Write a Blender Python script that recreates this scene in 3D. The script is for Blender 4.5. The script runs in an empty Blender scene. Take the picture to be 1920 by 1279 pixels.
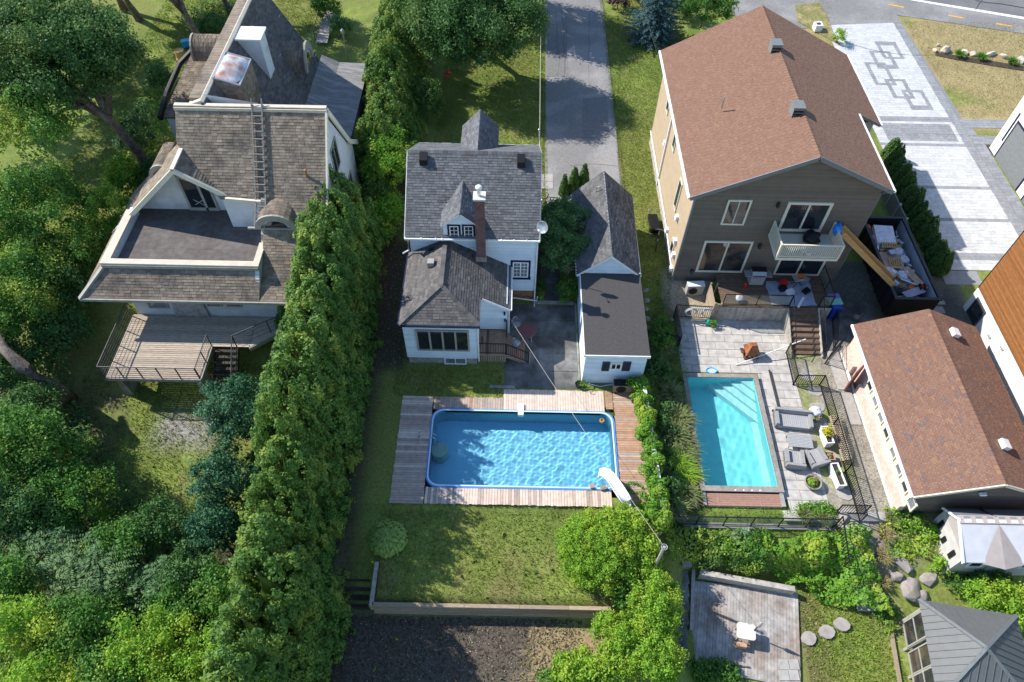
import bpy, math, random
import numpy as np
from mathutils import Vector, Matrix
random.seed(7)
RNG = np.random.default_rng(11)
SC = bpy.context.scene
COL = SC.collection
R = math.radians

# ------------------------------------------------------------------ camera, sky, sun, exposure
CAM_H, FPX, PITCH, ROLL = 33.0, 1331.0, R(52.8), 0.02
_f = Vector((0, math.cos(PITCH), -math.sin(PITCH)))
_u0 = Vector((0, math.sin(PITCH), math.cos(PITCH)))
_r0 = Vector((1, 0, 0))
_r = _r0 * math.cos(ROLL) + _u0 * math.sin(ROLL)
_u = -_r0 * math.sin(ROLL) + _u0 * math.cos(ROLL)
cam = bpy.data.objects.new('camera', bpy.data.cameras.new('camera'))
COL.objects.link(cam)
cam.matrix_world = Matrix(((_r.x, _u.x, -_f.x, 0), (_r.y, _u.y, -_f.y, 0), (_r.z, _u.z, -_f.z, CAM_H), (0, 0, 0, 1)))
cam.data.sensor_width = 36
cam.data.lens = FPX / 1920 * 36
cam.data.clip_end = 2000
SC.camera = cam

SUN_EL, SUN_SHADOW = 40.5, 22.5          # shadows run 22.5 degrees south of east
sd = Vector((-math.cos(R(SUN_SHADOW)) * math.cos(R(SUN_EL)), math.sin(R(SUN_SHADOW)) * math.cos(R(SUN_EL)), math.sin(R(SUN_EL))))
world = bpy.data.worlds.new('World')
SC.world = world
world.use_nodes = True
wn = world.node_tree
sky = wn.nodes.new('ShaderNodeTexSky')
sky.sky_type = 'NISHITA'
sky.sun_disc = False
sky.sun_elevation = R(SUN_EL)
sky.sun_rotation = math.atan2(sd.x, sd.y)
sky.air_density = 1.0
sky.dust_density = 0.1
sky.ozone_density = 2.6
bg = wn.nodes['Background']
bg.inputs['Strength'].default_value = 0.15
wn.links.new(sky.outputs[0], bg.inputs['Color'])
sl = bpy.data.lights.new('sun', 'SUN')
sl.energy = 4.6
sl.angle = R(0.53)
sl.color = (1.0, 0.95, 0.88)
so = bpy.data.objects.new('sun', sl)
COL.objects.link(so)
so.rotation_euler = (-sd).to_track_quat('-Z', 'Y').to_euler()
so.location = sd * 80
SC.view_settings.view_transform = 'Standard'
SC.view_settings.look = 'None'
SC.view_settings.exposure = 0.68
SC.view_settings.gamma = 1
SC.view_settings.use_curve_mapping = False
SC.render.engine = 'CYCLES'
SC.cycles.max_bounces = 7
SC.cycles.diffuse_bounces = 3
SC.cycles.transparent_max_bounces = 10
SC.cycles.caustics_refractive = True
SC.cycles.caustics_reflective = False
SC.cycles.use_denoising = True


def at(px, py, z):
    "photograph pixel on the level plane z -> point in the place (metres)"
    d = _r * (px - 960) - _u * (py - 639.5) + _f * FPX
    return Vector((0, 0, CAM_H)) + d * ((z - CAM_H) / d.z)


def wy(px, py, Y):
    "photograph pixel on the east-west wall plane y = Y -> (x, z)"
    d = _r * (px - 960) - _u * (py - 639.5) + _f * FPX
    p = Vector((0, 0, CAM_H)) + d * (Y / d.y)
    return p.x, p.z


# ------------------------------------------------------------------ materials
MATS = {}


def mat(n, c, r=.8, v=.12, s=5, isl=0, ob=0, b=0, bs=50, sp=.25, me=0, c2=None, c2s=1.2, c2a=(.45, .62), pal=None, st=(1, 1, 1), spots=None):
    "principled material: base colour x fine noise x per-piece variation, optional second pigment in patches"
    m = bpy.data.materials.new(n)
    MATS[n] = m
    m.use_nodes = True
    nt = m.node_tree
    N, L = nt.nodes.new, nt.links.new
    p = nt.nodes['Principled BSDF']
    p.inputs['Roughness'].default_value = r
    p.inputs['Specular IOR Level'].default_value = sp
    p.inputs['Metallic'].default_value = me
    tc = N('ShaderNodeTexCoord')
    mp = N('ShaderNodeMapping')
    mp.inputs['Scale'].default_value = st
    L(tc.outputs['Object'], mp.inputs['Vector'])

    def noise(sc, det=4):
        t = N('ShaderNodeTexNoise')
        t.inputs['Scale'].default_value = sc
        t.inputs['Detail'].default_value = det
        L(mp.outputs[0], t.inputs['Vector'])
        return t

    def mr(src, a, bb, lo=0., hi=1.):
        q = N('ShaderNodeMapRange')
        L(src, q.inputs['Value'])
        q.inputs['From Min'].default_value = lo
        q.inputs['From Max'].default_value = hi
        q.inputs['To Min'].default_value = a
        q.inputs['To Max'].default_value = bb
        return q.outputs[0]

    def mul(col, val):
        q = N('ShaderNodeMix')
        q.data_type = 'RGBA'
        q.blend_type = 'MULTIPLY'
        q.inputs['Factor'].default_value = 1
        L(col, q.inputs['A'])
        L(val, q.inputs['B'])
        return q.outputs['Result']

    geo = N('ShaderNodeNewGeometry')
    if pal:
        cr = N('ShaderNodeValToRGB')
        cr.color_ramp.interpolation = 'CONSTANT'
        els = cr.color_ramp.elements
        els[0].position = 0
        els[0].color = (*pal[0][1], 1)
        els[1].position = pal[1][0]
        els[1].color = (*pal[1][1], 1)
        for q, cc in pal[2:]:
            e = els.new(q)
            e.color = (*cc, 1)
        L(geo.outputs['Random Per Island'], cr.inputs[0])
        col = cr.outputs[0]
    else:
        rgb = N('ShaderNodeRGB')
        rgb.outputs[0].default_value = (*c, 1)
        col = rgb.outputs[0]
    if c2:
        t = noise(c2s, 5)
        q = N('ShaderNodeMix')
        q.data_type = 'RGBA'
        L(mr(t.outputs[0], 0, 1, *c2a), q.inputs['Factor'])
        L(col, q.inputs['A'])
        q.inputs['B'].default_value = (*c2, 1)
        col = q.outputs['Result']
    if v:
        col = mul(col, mr(noise(s, 6).outputs[0], 1 - v * 1.6, 1 + v * 1.6, .25, .75))
    if isl:
        if pal:
            ad = N('ShaderNodeMath')
            ad.operation = 'MULTIPLY'
            L(geo.outputs['Random Per Island'], ad.inputs[0])
            ad.inputs[1].default_value = 37.7
            fr = N('ShaderNodeMath')
            fr.operation = 'FRACT'
            L(ad.outputs[0], fr.inputs[0])
            src = fr.outputs[0]
        else:
            src = geo.outputs['Random Per Island']
        col = mul(col, mr(src, 1 - isl, 1 + isl))
    if ob:
        oi = N('ShaderNodeObjectInfo')
        col = mul(col, mr(oi.outputs['Random'], 1 - ob, 1 + ob))
    if b:
        bp = N('ShaderNodeBump')
        bp.inputs['Strength'].default_value = b
        bp.inputs['Distance'].default_value = .02
        L(noise(bs, 5).outputs[0], bp.inputs['Height'])
        L(bp.outputs[0], p.inputs['Normal'])
    L(col, p.inputs['Base Color'])
    return m


def glass_mat(n, c=(.02, .025, .03)):
    m = mat(n, c, .04, 0, sp=.6)
    return m


def leaf_mat(n, a, bcol, y=None, tr=.32, ns=.5, ya=(.5, .7)):
    "leaf: two greens mixed leaf by leaf, a third pigment in whole branches, light passes through"
    m = bpy.data.materials.new(n)
    MATS[n] = m
    m.use_nodes = True
    nt = m.node_tree
    N, L = nt.nodes.new, nt.links.new
    p = nt.nodes['Principled BSDF']
    p.inputs['Roughness'].default_value = .55
    p.inputs['Specular IOR Level'].default_value = .18
    geo = N('ShaderNodeNewGeometry')
    mx = N('ShaderNodeMix')
    mx.data_type = 'RGBA'
    L(geo.outputs['Random Per Island'], mx.inputs['Factor'])
    mx.inputs['A'].default_value = (*a, 1)
    mx.inputs['B'].default_value = (*bcol, 1)
    col = mx.outputs['Result']
    if y:
        tc = N('ShaderNodeTexCoord')
        t = N('ShaderNodeTexNoise')
        t.inputs['Scale'].default_value = ns
        t.inputs['Detail'].default_value = 3
        L(tc.outputs['Object'], t.inputs['Vector'])
        q = N('ShaderNodeMapRange')
        L(t.outputs[0], q.inputs['Value'])
        q.inputs['From Min'].default_value = ya[0]
        q.inputs['From Max'].default_value = ya[1]
        m2 = N('ShaderNodeMix')
        m2.data_type = 'RGBA'
        L(q.outputs[0], m2.inputs['Factor'])
        L(col, m2.inputs['A'])
        m2.inputs['B'].default_value = (*y, 1)
        col = m2.outputs['Result']
    L(col, p.inputs['Base Color'])
    tl = N('ShaderNodeBsdfTranslucent')
    L(col, tl.inputs['Color'])
    ms = N('ShaderNodeMixShader')
    ms.inputs[0].default_value = tr
    L(p.outputs[0], ms.inputs[1])
    L(tl.outputs[0], ms.inputs[2])
    L(ms.outputs[0], nt.nodes['Material Output'].inputs['Surface'])
    return m


# ------------------------------------------------------------------ mesh helpers
ORIG = {}


def V(*a):
    return Vector(a)


class MB:
    "collects shapes, builds one mesh object"

    def __init__(s):
        s.v, s.f = [], []

    def add(s, vs, fs):
        n = len(s.v)
        s.v += [tuple(q) for q in vs]
        s.f += [tuple(i + n for i in f) for f in fs]
        return s

    def box(s, x0, y0, z0, x1, y1, z1):
        return s.add([(x0, y0, z0), (x1, y0, z0), (x1, y1, z0), (x0, y1, z0), (x0, y0, z1), (x1, y0, z1), (x1, y1, z1), (x0, y1, z1)],
                     [(0, 3, 2, 1), (4, 5, 6, 7), (0, 1, 5, 4), (1, 2, 6, 5), (2, 3, 7, 6), (3, 0, 4, 7)])

    def obox(s, c, sz, rz=0, rx=0, ry=0):
        m = Matrix.Translation(c) @ Matrix.Rotation(rz, 4, 'Z') @ Matrix.Rotation(ry, 4, 'Y') @ Matrix.Rotation(rx, 4, 'X')
        h = [q / 2 for q in sz]
        t = MB().box(-h[0], -h[1], -h[2], h[0], h[1], h[2])
        return s.add([m @ Vector(q) for q in t.v], t.f)

    def bar(s, p, q, w, h, up=(0, 0, 1)):
        p, q = Vector(p), Vector(q)
        d = (q - p).normalized()
        up = Vector(up)
        if abs(d.dot(up)) > .97:
            up = Vector((0, 1, 0))
        a = d.cross(up).normalized()
        b2 = a.cross(d).normalized()
        a, b2 = a * w / 2, b2 * h / 2
        vs = [p - a - b2, p + a - b2, p + a + b2, p - a + b2, q - a - b2, q + a - b2, q + a + b2, q - a + b2]
        return s.add(vs, [(0, 1, 2, 3), (7, 6, 5, 4), (0, 4, 5, 1), (1, 5, 6, 2), (2, 6, 7, 3), (3, 7, 4, 0)])

    def path(s, pts, r, n=6, r2=None, cap=True):
        pts = [Vector(q) for q in pts]
        K = len(pts)
        vs, fs = [], []
        for i, p in enumerate(pts):
            d = (pts[min(i + 1, K - 1)] - pts[max(i - 1, 0)]).normalized()
            up = Vector((0, 0, 1)) if abs(d.z) < .95 else Vector((0, 1, 0))
            a = d.cross(up).normalized()
            b2 = d.cross(a)
            if isinstance(r, (list, tuple)):
                rr = r[i]
            else:
                rr = r if r2 is None else r + (r2 - r) * i / max(K - 1, 1)
            for k in range(n):
                t = 2 * math.pi * k / n
                vs.append(p + a * (rr * math.cos(t)) + b2 * (rr * math.sin(t)))
        for i in range(K - 1):
            for k in range(n):
                fs.append((i * n + k, i * n + (k + 1) % n, (i + 1) * n + (k + 1) % n, (i + 1) * n + k))
        if cap:
            fs.append(tuple(range(n))[::-1])
            fs.append(tuple((K - 1) * n + k for k in range(n)))
        return s.add(vs, fs)

    def tube(s, p, q, r, n=8, r2=None):
        return s.path([p, q], r, n, r2)

    def lathe(s, c, prof, n=16):
        c = Vector(c)
        vs, fs = [], []
        for r_, z in prof:
            for k in range(n):
                t = 2 * math.pi * k / n
                vs.append(c + Vector((r_ * math.cos(t), r_ * math.sin(t), z)))
        for i in range(len(prof) - 1):
            for k in range(n):
                fs.append((i * n + k, i * n + (k + 1) % n, (i + 1) * n + (k + 1) % n, (i + 1) * n + k))
        fs.append(tuple(range(n))[::-1])
        fs.append(tuple((len(prof) - 1) * n + k for k in range(n)))
        return s.add(vs, fs)

    def ext(s, poly, vec):
        "solid from a flat polygon pushed along vec"
        poly = [Vector(q) for q in poly]
        vec = Vector(vec)
        n = len(poly)
        vs = poly + [q + vec for q in poly]
        fs = [tuple(range(n))[::-1], tuple(range(n, 2 * n))]
        for i in range(n):
            j = (i + 1) % n
            fs.append((i, j, j + n, i + n))
        return s.add(vs, fs)

    def poly(s, pts):
        return s.add(pts, [tuple(range(len(pts)))])

    def build(s, name, m, parent=None, smooth=False, **props):
        o = bpy.data.objects.new(name, bpy.data.meshes.new(name))
        org = ORIG.get(parent.name, Vector((0, 0, 0))) if parent else Vector((0, 0, 0))
        me = o.data
        me.from_pydata([(q[0] - org.x, q[1] - org.y, q[2] - org.z) for q in s.v], [], s.f)
        finish(o, m, parent, smooth, props)
        return o


def finish(o, m, parent=None, smooth=False, props=None):
    if isinstance(m, str):
        m = MATS[m]
    o.data.materials.append(m)
    if smooth:
        o.data.polygons.foreach_set('use_smooth', [True] * len(o.data.polygons))
    COL.objects.link(o)
    if parent:
        o.parent = parent
        ORIG[o.name] = ORIG.get(parent.name, Vector((0, 0, 0)))
    for k, val in (props or {}).items():
        o[k] = val
    return o


def tag(o, label=None, cat=None, group=None, kind=None):
    if label:
        o['label'] = label
    if cat:
        o['category'] = cat
    if group:
        o['group'] = group
    if kind:
        o['kind'] = kind
    return o


def thing(name, label, cat, loc, rz=0, group=None, local=False):
    o = bpy.data.objects.new(name, None)
    COL.objects.link(o)
    o.empty_display_size = .2
    o.location = loc
    o.rotation_euler = (0, 0, rz)
    ORIG[o.name] = Vector((0, 0, 0)) if local else Vector(loc)
    return tag(o, label, cat, group)


def copy_tree(o, loc=None, rz=None, label=None, sc=None, parent=None):
    c = o.copy()
    COL.objects.link(c)
    if parent:
        c.parent = parent
    ORIG[c.name] = ORIG.get(o.name, Vector((0, 0, 0)))
    for ch in list(o.children):
        copy_tree(ch, parent=c)
    if loc is not None:
        c.location = loc
    if rz is not None:
        c.rotation_euler = (0, 0, rz)
    if sc is not None:
        c.scale = (sc, sc, sc) if isinstance(sc, (int, float)) else sc
    if label:
        c['label'] = label
    return c


def piece(src, name, loc, parent, rz=0, sc=(1, 1, 1)):
    "one more alike piece that shares the mesh of src"
    o = bpy.data.objects.new(name, src.data)
    COL.objects.link(o)
    o.parent = parent
    o.location = Vector(loc) - ORIG.get(parent.name, Vector((0, 0, 0)))
    o.rotation_euler = (0, 0, rz)
    o.scale = sc
    return o


# ------------------------------------------------------------------ lapped pieces on a plane
def _frame2d(poly):
    "plane frame: ux level, uy up the slope, n outward (polygon counter-clockwise from outside)"
    poly = [Vector(q) for q in poly]
    n = Vector((0, 0, 0))
    for i in range(len(poly)):
        n += (poly[i] - poly[0]).cross(poly[(i + 1) % len(poly)] - poly[0])
    n.normalize()
    ux = Vector((0, 0, 1)).cross(n).normalized()
    uy = n.cross(ux)
    o = min(poly, key=lambda q: q.dot(uy))
    return o, ux, uy, n, [((q - o).dot(ux), (q - o).dot(uy)) for q in poly]


def _span(p2, v):
    xs = []
    for i in range(len(p2)):
        (a, b1), (c, d) = p2[i], p2[(i + 1) % len(p2)]
        if (b1 - v) * (d - v) <= 0 and abs(d - b1) > 1e-9:
            xs.append(a + (c - a) * (v - b1) / (d - b1))
    return (min(xs), max(xs)) if len(xs) > 1 else None


def shingles(mb, poly, course=.15, width=.3, th=.016, seed=1, gap=.012, ragged=0):
    "rows of lapped shingle tabs on a flat convex roof slope; the first edge of poly is the eave, counter-clockwise from outside"
    rg = random.Random(seed)
    o, ux, uy, n, p2 = _frame2d(poly)
    vmax = max(q[1] for q in p2)
    v, row = 0, 0
    while v < vmax - .02:
        v1 = min(v + course, vmax)
        a, b1 = _span(p2, v + 1e-4), _span(p2, v1 - 1e-4)
        if a and b1:
            u = min(a[0], b1[0]) - rg.random() * width
            end = max(a[1], b1[1])
            while u < end:
                w = width * rg.uniform(.75, 1.3)
                l0, r0 = max(u, a[0]), min(u + w - gap, a[1])
                l1, r1 = max(u, b1[0]), min(u + w - gap, b1[1])
                if r0 > l0 + .01 or r1 > l1 + .01:
                    r0, r1 = max(r0, l0), max(r1, l1)
                    t = th * rg.uniform(.55, 1.35)
                    dv = rg.uniform(-ragged, ragged)
                    P = [o + ux * l0 + uy * (v + dv) + n * .002, o + ux * r0 + uy * (v + dv) + n * .002,
                         o + ux * r0 + uy * (v + dv) + n * t, o + ux * r1 + uy * v1 + n * .003,
                         o + ux * l1 + uy * v1 + n * .003, o + ux * l0 + uy * (v + dv) + n * t]
                    mb.add(P, [(0, 1, 2, 5), (5, 2, 3, 4), (1, 3, 2), (0, 5, 4)])
                u += w
        v, row = v1, row + 1
    return mb


def siding(mb, poly, course=.14, out=.026):
    "horizontal lapped boards on a flat upright wall"
    o, ux, uy, n, p2 = _frame2d(poly)
    vmax = max(q[1] for q in p2)
    v = 0
    while v < vmax - .01:
        v1 = min(v + course, vmax)
        a, b1 = _span(p2, v + 1e-4), _span(p2, v1 - 1e-4)
        if a and b1:
            P = [o + ux * a[0] + uy * v, o + ux * a[1] + uy * v, o + ux * a[1] + uy * v + n * out,
                 o + ux * b1[1] + uy * v1 + n * .004, o + ux * b1[0] + uy * v1 + n * .004, o + ux * a[0] + uy * v + n * out]
            mb.add(P, [(0, 1, 2, 5), (5, 2, 3, 4), (1, 3, 2), (0, 5, 4)])
        v = v1
    return mb


def roof_slope(parent, poly, m, deckm, seed, course=.15, width=.3, th=.016, thick=.14, name='roof', lab=None):
    "one slope: solid deck below, lapped shingles on it"
    o, ux, uy, n, p2 = _frame2d(poly)
    d = MB().ext([Vector(q) - n * .004 for q in poly], -n * thick).build(name, deckm, parent)
    s = shingles(MB(), poly, course, width, th, seed).build('shingle_course', m, d, kind='stuff')
    return d


def window(parent, org, ux, w, h, fm, gm='glass', fw=.07, cols=1, rows=1, mull=.05, out=None, depth=.07, name='window', muntin=None, trim=None):
    "framed window standing proud of a wall: org = lower left corner, ux = direction along the wall, outward normal = ux x up"
    org, ux = Vector(org), Vector(ux).normalized()
    uz = Vector((0, 0, 1))
    n = ux.cross(uz)
    f = MB()

    def slab(mb, a, b1, c, d, n0, n1):
        P = [org + ux * a + uz * c + n * n0, org + ux * b1 + uz * c + n * n0, org + ux * b1 + uz * d + n * n0, org + ux * a + uz * d + n * n0]
        mb.ext(P, n * (n1 - n0))
    slab(f, 0, fw, 0, h, 0, depth)
    slab(f, w - fw, w, 0, h, 0, depth)
    slab(f, fw, w - fw, 0, fw, 0, depth)
    slab(f, fw, w - fw, h - fw, h, 0, depth)
    cw = (w - 2 * fw - (cols - 1) * mull) / cols
    rh = (h - 2 * fw - (rows - 1) * mull) / rows
    for i in range(1, cols):
        x = fw + i * cw + (i - 1) * mull
        slab(f, x, x + mull, fw, h - fw, 0, depth * .9)
    for j in range(1, rows):
        for i in range(cols):
            x = fw + i * (cw + mull)
            zz = fw + j * rh + (j - 1) * mull
            slab(f, x, x + cw, zz, zz + mull, 0, depth * .85)
    fo = f.build(name, fm, parent)
    for i in range(cols):
        for j in range(rows):
            x, zz = fw + i * (cw + mull), fw + j * (rh + mull)
            g = MB()
            slab(g, x, x + cw, zz, zz + rh, .006, .03)
            g.build('pane', gm, fo)
            if muntin:
                q = MB()
                mc, mrw = muntin
                for k in range(1, mc):
                    xx = x + cw * k / mc
                    slab(q, xx - .014, xx + .014, zz, zz + rh, .031, .05)
                for k in range(1, mrw):
                    yy = zz + rh * k / mrw
                    slab(q, x, x + cw, yy - .014, yy + .014, .031, .045)
                q.build('muntin', fm, fo)
    if trim:
        t = MB()
        tw = trim[1]
        slab(t, -tw, 0, -tw, h + tw, 0, depth * .6)
        slab(t, w, w + tw, -tw, h + tw, 0, depth * .6)
        slab(t, 0, w, h, h + tw, 0, depth * .6)
        slab(t, -tw * 1.3, w + tw * 1.3, -tw * 1.4, 0, 0, depth * 1.2)
        t.build('trim', trim[0], fo)
    return fo


# ------------------------------------------------------------------ foliage
def leaf_cloud(name, P, Nn, size, m, parent=None, asp=.6, jit=.6, sizevar=.35, rng=RNG, smooth=False, origin=None, props=None, droop=0, tip=None, tri=False):
    "one leaf blade (a folded rhombus) at every point, facing roughly along its normal"
    K = len(P)
    nn = Nn + rng.normal(0, jit, (K, 3))
    nn /= np.linalg.norm(nn, axis=1, keepdims=True) + 1e-9
    if tip is None:
        t = rng.normal(0, 1, (K, 3))
    else:
        t = tip + rng.normal(0, .35, (K, 3))
    t -= nn * (t * nn).sum(1, keepdims=True)
    t /= np.linalg.norm(t, axis=1, keepdims=True) + 1e-9
    b = np.cross(nn, t)
    L = (size * (1 + rng.uniform(-sizevar, sizevar, K)))[:, None]
    W = L * asp
    q4 = 3 if tri else 4
    vs = np.empty((K, q4, 3))
    vs[:, 0] = P - t * L * .5
    vs[:, 1] = P + b * W * .5 + nn * L * .08
    if tri:
        vs[:, 0] -= b * W * .5
        vs[:, 1] = P - t * L * .4 + b * W * .6
        vs[:, 2] = P + t * L * .6
    else:
        vs[:, 2] = P + t * L * .5 - np.array([0, 0, droop]) * L
        vs[:, 3] = P - b * W * .5 + nn * L * .08
    org = np.array(ORIG.get(parent.name, (0, 0, 0))) if parent else np.zeros(3)
    if origin is not None:
        org = np.array(origin)
    vs = vs.reshape(-1, 3) - org
    me = bpy.data.meshes.new(name)
    me.vertices.add(q4 * K)
    me.loops.add(q4 * K)
    me.polygons.add(K)
    me.vertices.foreach_set('co', vs.astype(np.float32).ravel())
    me.loops.foreach_set('vertex_index', np.arange(q4 * K, dtype=np.int32))
    me.polygons.foreach_set('loop_start', np.arange(0, q4 * K, q4, dtype=np.int32))
    me.polygons.foreach_set('loop_total', np.full(K, q4, dtype=np.int32))
    me.update(calc_edges=True)
    o = bpy.data.objects.new(name, me)
    if origin is not None:
        o.location = origin
    return finish(o, m, parent, False, props)


def sphere_pts(centers, radii, dens, rng=RNG, zmin=-.45, inner=.7, cull=True):
    "points on the shells of overlapping clumps, outward normals; points buried inside a neighbour are dropped"
    Ps, Ns = [], []
    C, Rr = np.array(centers), np.array(radii)
    for i in range(len(C)):
        k = max(6, int(dens * 4 * math.pi * Rr[i] ** 2 * .75))
        d = rng.normal(0, 1, (k, 3))
        d /= np.linalg.norm(d, axis=1, keepdims=True)
        d = d[d[:, 2] > zmin]
        rr = Rr[i] * (inner + (1 - inner) * rng.random((len(d), 1)) ** .5)
        p = C[i] + d * rr
        if cull:
            keep = np.ones(len(p), bool)
            near = np.where(np.linalg.norm(C - C[i], axis=1) < Rr + Rr[i])[0]
            for j in near:
                if j != i:
                    keep &= np.linalg.norm(p - C[j], axis=1) > Rr[j] * .72
            p, d = p[keep], d[keep]
        Ps.append(p)
        Ns.append(d)
    return np.concatenate(Ps), np.concatenate(Ns)


def blob_centers(c, r, n, rc, rng=RNG, zlo=-.5, shell=.62):
    "clump centres spread through an ellipsoid"
    out, rad = [], []
    c, r = np.array(c, float), np.array(r, float)
    g = 0
    while len(out) < n and g < n * 40:
        g += 1
        d = rng.normal(0, 1, 3)
        d /= np.linalg.norm(d)
        if d[2] < zlo:
            continue
        q = rng.uniform(shell, 1.0) if rng.random() < .8 else rng.uniform(.2, shell)
        p = c + d * r * q
        rr = rc * rng.uniform(.5, 1.45)
        if all(np.linalg.norm(p - o2) > (rr + r2) * .52 for o2, r2 in zip(out, rad)):
            out.append(p)
            rad.append(rr)
    return out, rad


def leafy(name, label, cat, base, c, r, n, rc, m, leaf=.17, dens=60, trunk=None, group=None, zlo=-.5, barkm='bark', limbs=6, tr=.16, inner=.42, asp=.6, seed=None, jit=.85, droop=0):
    "broad-leaved tree or shrub: root at base, crown ellipsoid centre c, radii r, n clumps"
    rng = np.random.default_rng(seed if seed is not None else int(abs(base[0] * 37 + base[1] * 101) * 10) % 99991)
    t = thing(name, label, cat, base, 0, group)
    big = min(r) > .9
    C, rad = blob_centers(c, r, int(n * (1.7 if big else 1)), rc * (.78 if big else 1), rng, zlo)
    if big:
        leaf, dens = leaf * .82, dens * 1.5
    P, Nn = sphere_pts(C, rad, dens, rng, inner=inner)
    P = P + rng.normal(0, rc * .2, P.shape)
    Nn = Nn + np.array([0, 0, .35])
    leaf_cloud('crown', P, Nn, leaf, m, t, asp=asp, rng=rng, jit=jit, droop=droop)
    core_blobs('light_blocking_core', C, rad, .62, m, t)
    mb = MB()
    pts = trunk or [base, (base[0] + (c[0] - base[0]) * .4, base[1] + (c[1] - base[1]) * .4, base[2] + (c[2] - base[2]) * .5), c]
    pts = [Vector(q) for q in pts]
    mb.path(pts, [tr * (1 - .75 * i / (len(pts) - 1)) for i in range(len(pts))], 8)
    lo = pts[len(pts) // 2]
    for q in C[:limbs]:
        q = Vector(q)
        mid = lo.lerp(q, .5) + Vector((0, 0, .15 * (q - lo).length))
        mb.path([lo, mid, q], [tr * .45, tr * .28, tr * .08], 6)
    mb.build('trunk', barkm, t, True)
    return t


def core_blobs(name, C, rad, f, m, parent):
    "filler added inside a crown: small closed lumps that keep light from passing straight through"
    mb = MB()
    oc = [(1, 0, 0), (0, 1, 0), (-1, 0, 0), (0, -1, 0), (0, 0, 1), (0, 0, -1)]
    fc = [(0, 1, 4), (1, 2, 4), (2, 3, 4), (3, 0, 4), (1, 0, 5), (2, 1, 5), (3, 2, 5), (0, 3, 5)]
    for c, r in zip(C, rad):
        mb.add([(c[0] + q[0] * r * f, c[1] + q[1] * r * f, c[2] + q[2] * r * f) for q in oc], fc)
    return mb.build(name, m, parent, kind='stuff')


def cedar(name, label, cat, base, h, rad, m, leaf=.11, dens=170, group=None, seed=1, lean=(0, 0), lump=.25, top=.12, pw=.75, cl=None):
    "columnar evergreen: tufts of upright sprays all over a tapering cone"
    rng = np.random.default_rng(seed)
    t = thing(name, label, cat, base, 0, group)
    prof = lambda u: rad * ((1 - u) ** pw * (1 - top) + top * np.sqrt(np.maximum(0, 1 - u * u))) * np.minimum(1, .6 + u * 5)
    cr = cl or max(.09, rad * .125)
    k = int(math.pi * rad * h * .95 / (cr * cr * 1.15))
    u = 1 - np.sqrt(rng.random(k * 3))
    u = u[(rng.random(k * 3) < prof(u) / (rad * (1 - u) + .15) + .1)][:k]
    k = len(u)
    a = rng.uniform(0, 2 * math.pi, k)
    rr = np.maximum(prof(u) - cr * .6, 0) * (1 + rng.normal(0, lump * .4, k))
    C = np.stack([base[0] + rr * np.cos(a) + lean[0] * u, base[1] + rr * np.sin(a) + lean[1] * u, base[2] + cr * .5 + u * (h - cr * .8)], 1)
    Rr = cr * rng.uniform(.7, 1.35, k)
    Ps, Ns = [], []
    for c, r_, aa in zip(C, Rr, a):
        n = max(5, int(dens * r_ * r_ * 7))
        d = rng.normal(0, 1, (n, 3)) + np.array([math.cos(aa) * .8, math.sin(aa) * .8, .5])
        d /= np.linalg.norm(d, axis=1, keepdims=True)
        Ps.append(c + d * r_ * (.55 + .45 * rng.random((n, 1))) * np.array([1, 1, 1.9]))
        Ns.append(d)
    P, Nn = np.concatenate(Ps), np.concatenate(Ns)
    tip = Nn * .9 + np.array([0, 0, .7])
    leaf_cloud('crown', P, Nn + np.array([0, 0, .25]), leaf, m, t, asp=.75, jit=.45, rng=rng, tip=tip, tri=True)
    n = 10
    us = np.linspace(0, 1, 7)
    MB().lathe(base, [(max(.03, float(prof(q)) * .66 * (1 - q ** 4) - cr * .3), q * h * .82 + .1) for q in us], n).build('light_blocking_core', m, t)  # closed core added inside the cone to block light
    MB().path([base, (base[0] + lean[0] * .9, base[1] + lean[1] * .9, base[2] + h * .9)], .12, 6, .02).build('trunk', 'bark', t)
    return t


_CED = {}


def cedar_like(key, nproto, label, base, h, rad, m, leaf, dens, group, seed, lump, top, pw, rg):
    "first nproto trees of a kind are grown, the others copy one of them, turned and scaled"
    L_ = _CED.setdefault(key, [])
    if len(L_) < nproto:
        L_.append((cedar('cedar_tree' if 'row' not in key else 'hedge_cedar', label, 'cedar', base, h, rad, m, leaf, dens, group, seed, lump=lump, top=top, pw=pw), h, rad))
        return L_[-1][0]
    src, h0, r0 = L_[rg.randrange(len(L_))]
    return copy_tree(src, base, rg.uniform(0, 6.28), label, (rad / r0, rad / r0, h / h0))
# ------------------------------------------------------------------ material list
mat('white_siding', (.62, .71, .78), .55, .06, 1.2, isl=.08)
mat('white_paint', (.78, .78, .77), .5, .06, 3)
mat('white_plastic', (.80, .80, .80), .35, .03, 3)
mat('navy_paint', (.012, .014, .045), .5, .1)
mat('slate_shutter', (.05, .055, .065), .6, .1)
mat('concrete', (.33, .32, .30), .9, .18, 3, b=.4, c2=(.22, .21, .2), c2s=1.1)
mat('concrete_dark', (.105, .105, .10), .9, .3, 1.6, b=.4, c2=(.21, .21, .20), c2s=.55, ob=.12)
mat('concrete_pale', (.36, .34, .31), .9, .12, 4, b=.3, ob=.08)
mat('patio_slab', (.47, .44, .395), .85, .1, 3, b=.3, ob=.09, c2=(.39, .365, .335), c2s=2)
mat('plywood', (.30, .16, .08), .75, .15, 4)
mat('asphalt', (.21, .203, .195), .95, .14, 9, b=.5, bs=120, c2=(.28, .27, .26), c2s=.35)
mat('asphalt_road', (.15, .15, .15), .95, .1, 9, b=.4, bs=120, c2=(.2, .195, .19), c2s=.2)
mat('road_dark', (.07, .07, .075), .95, .1, 9, b=.3)
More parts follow.
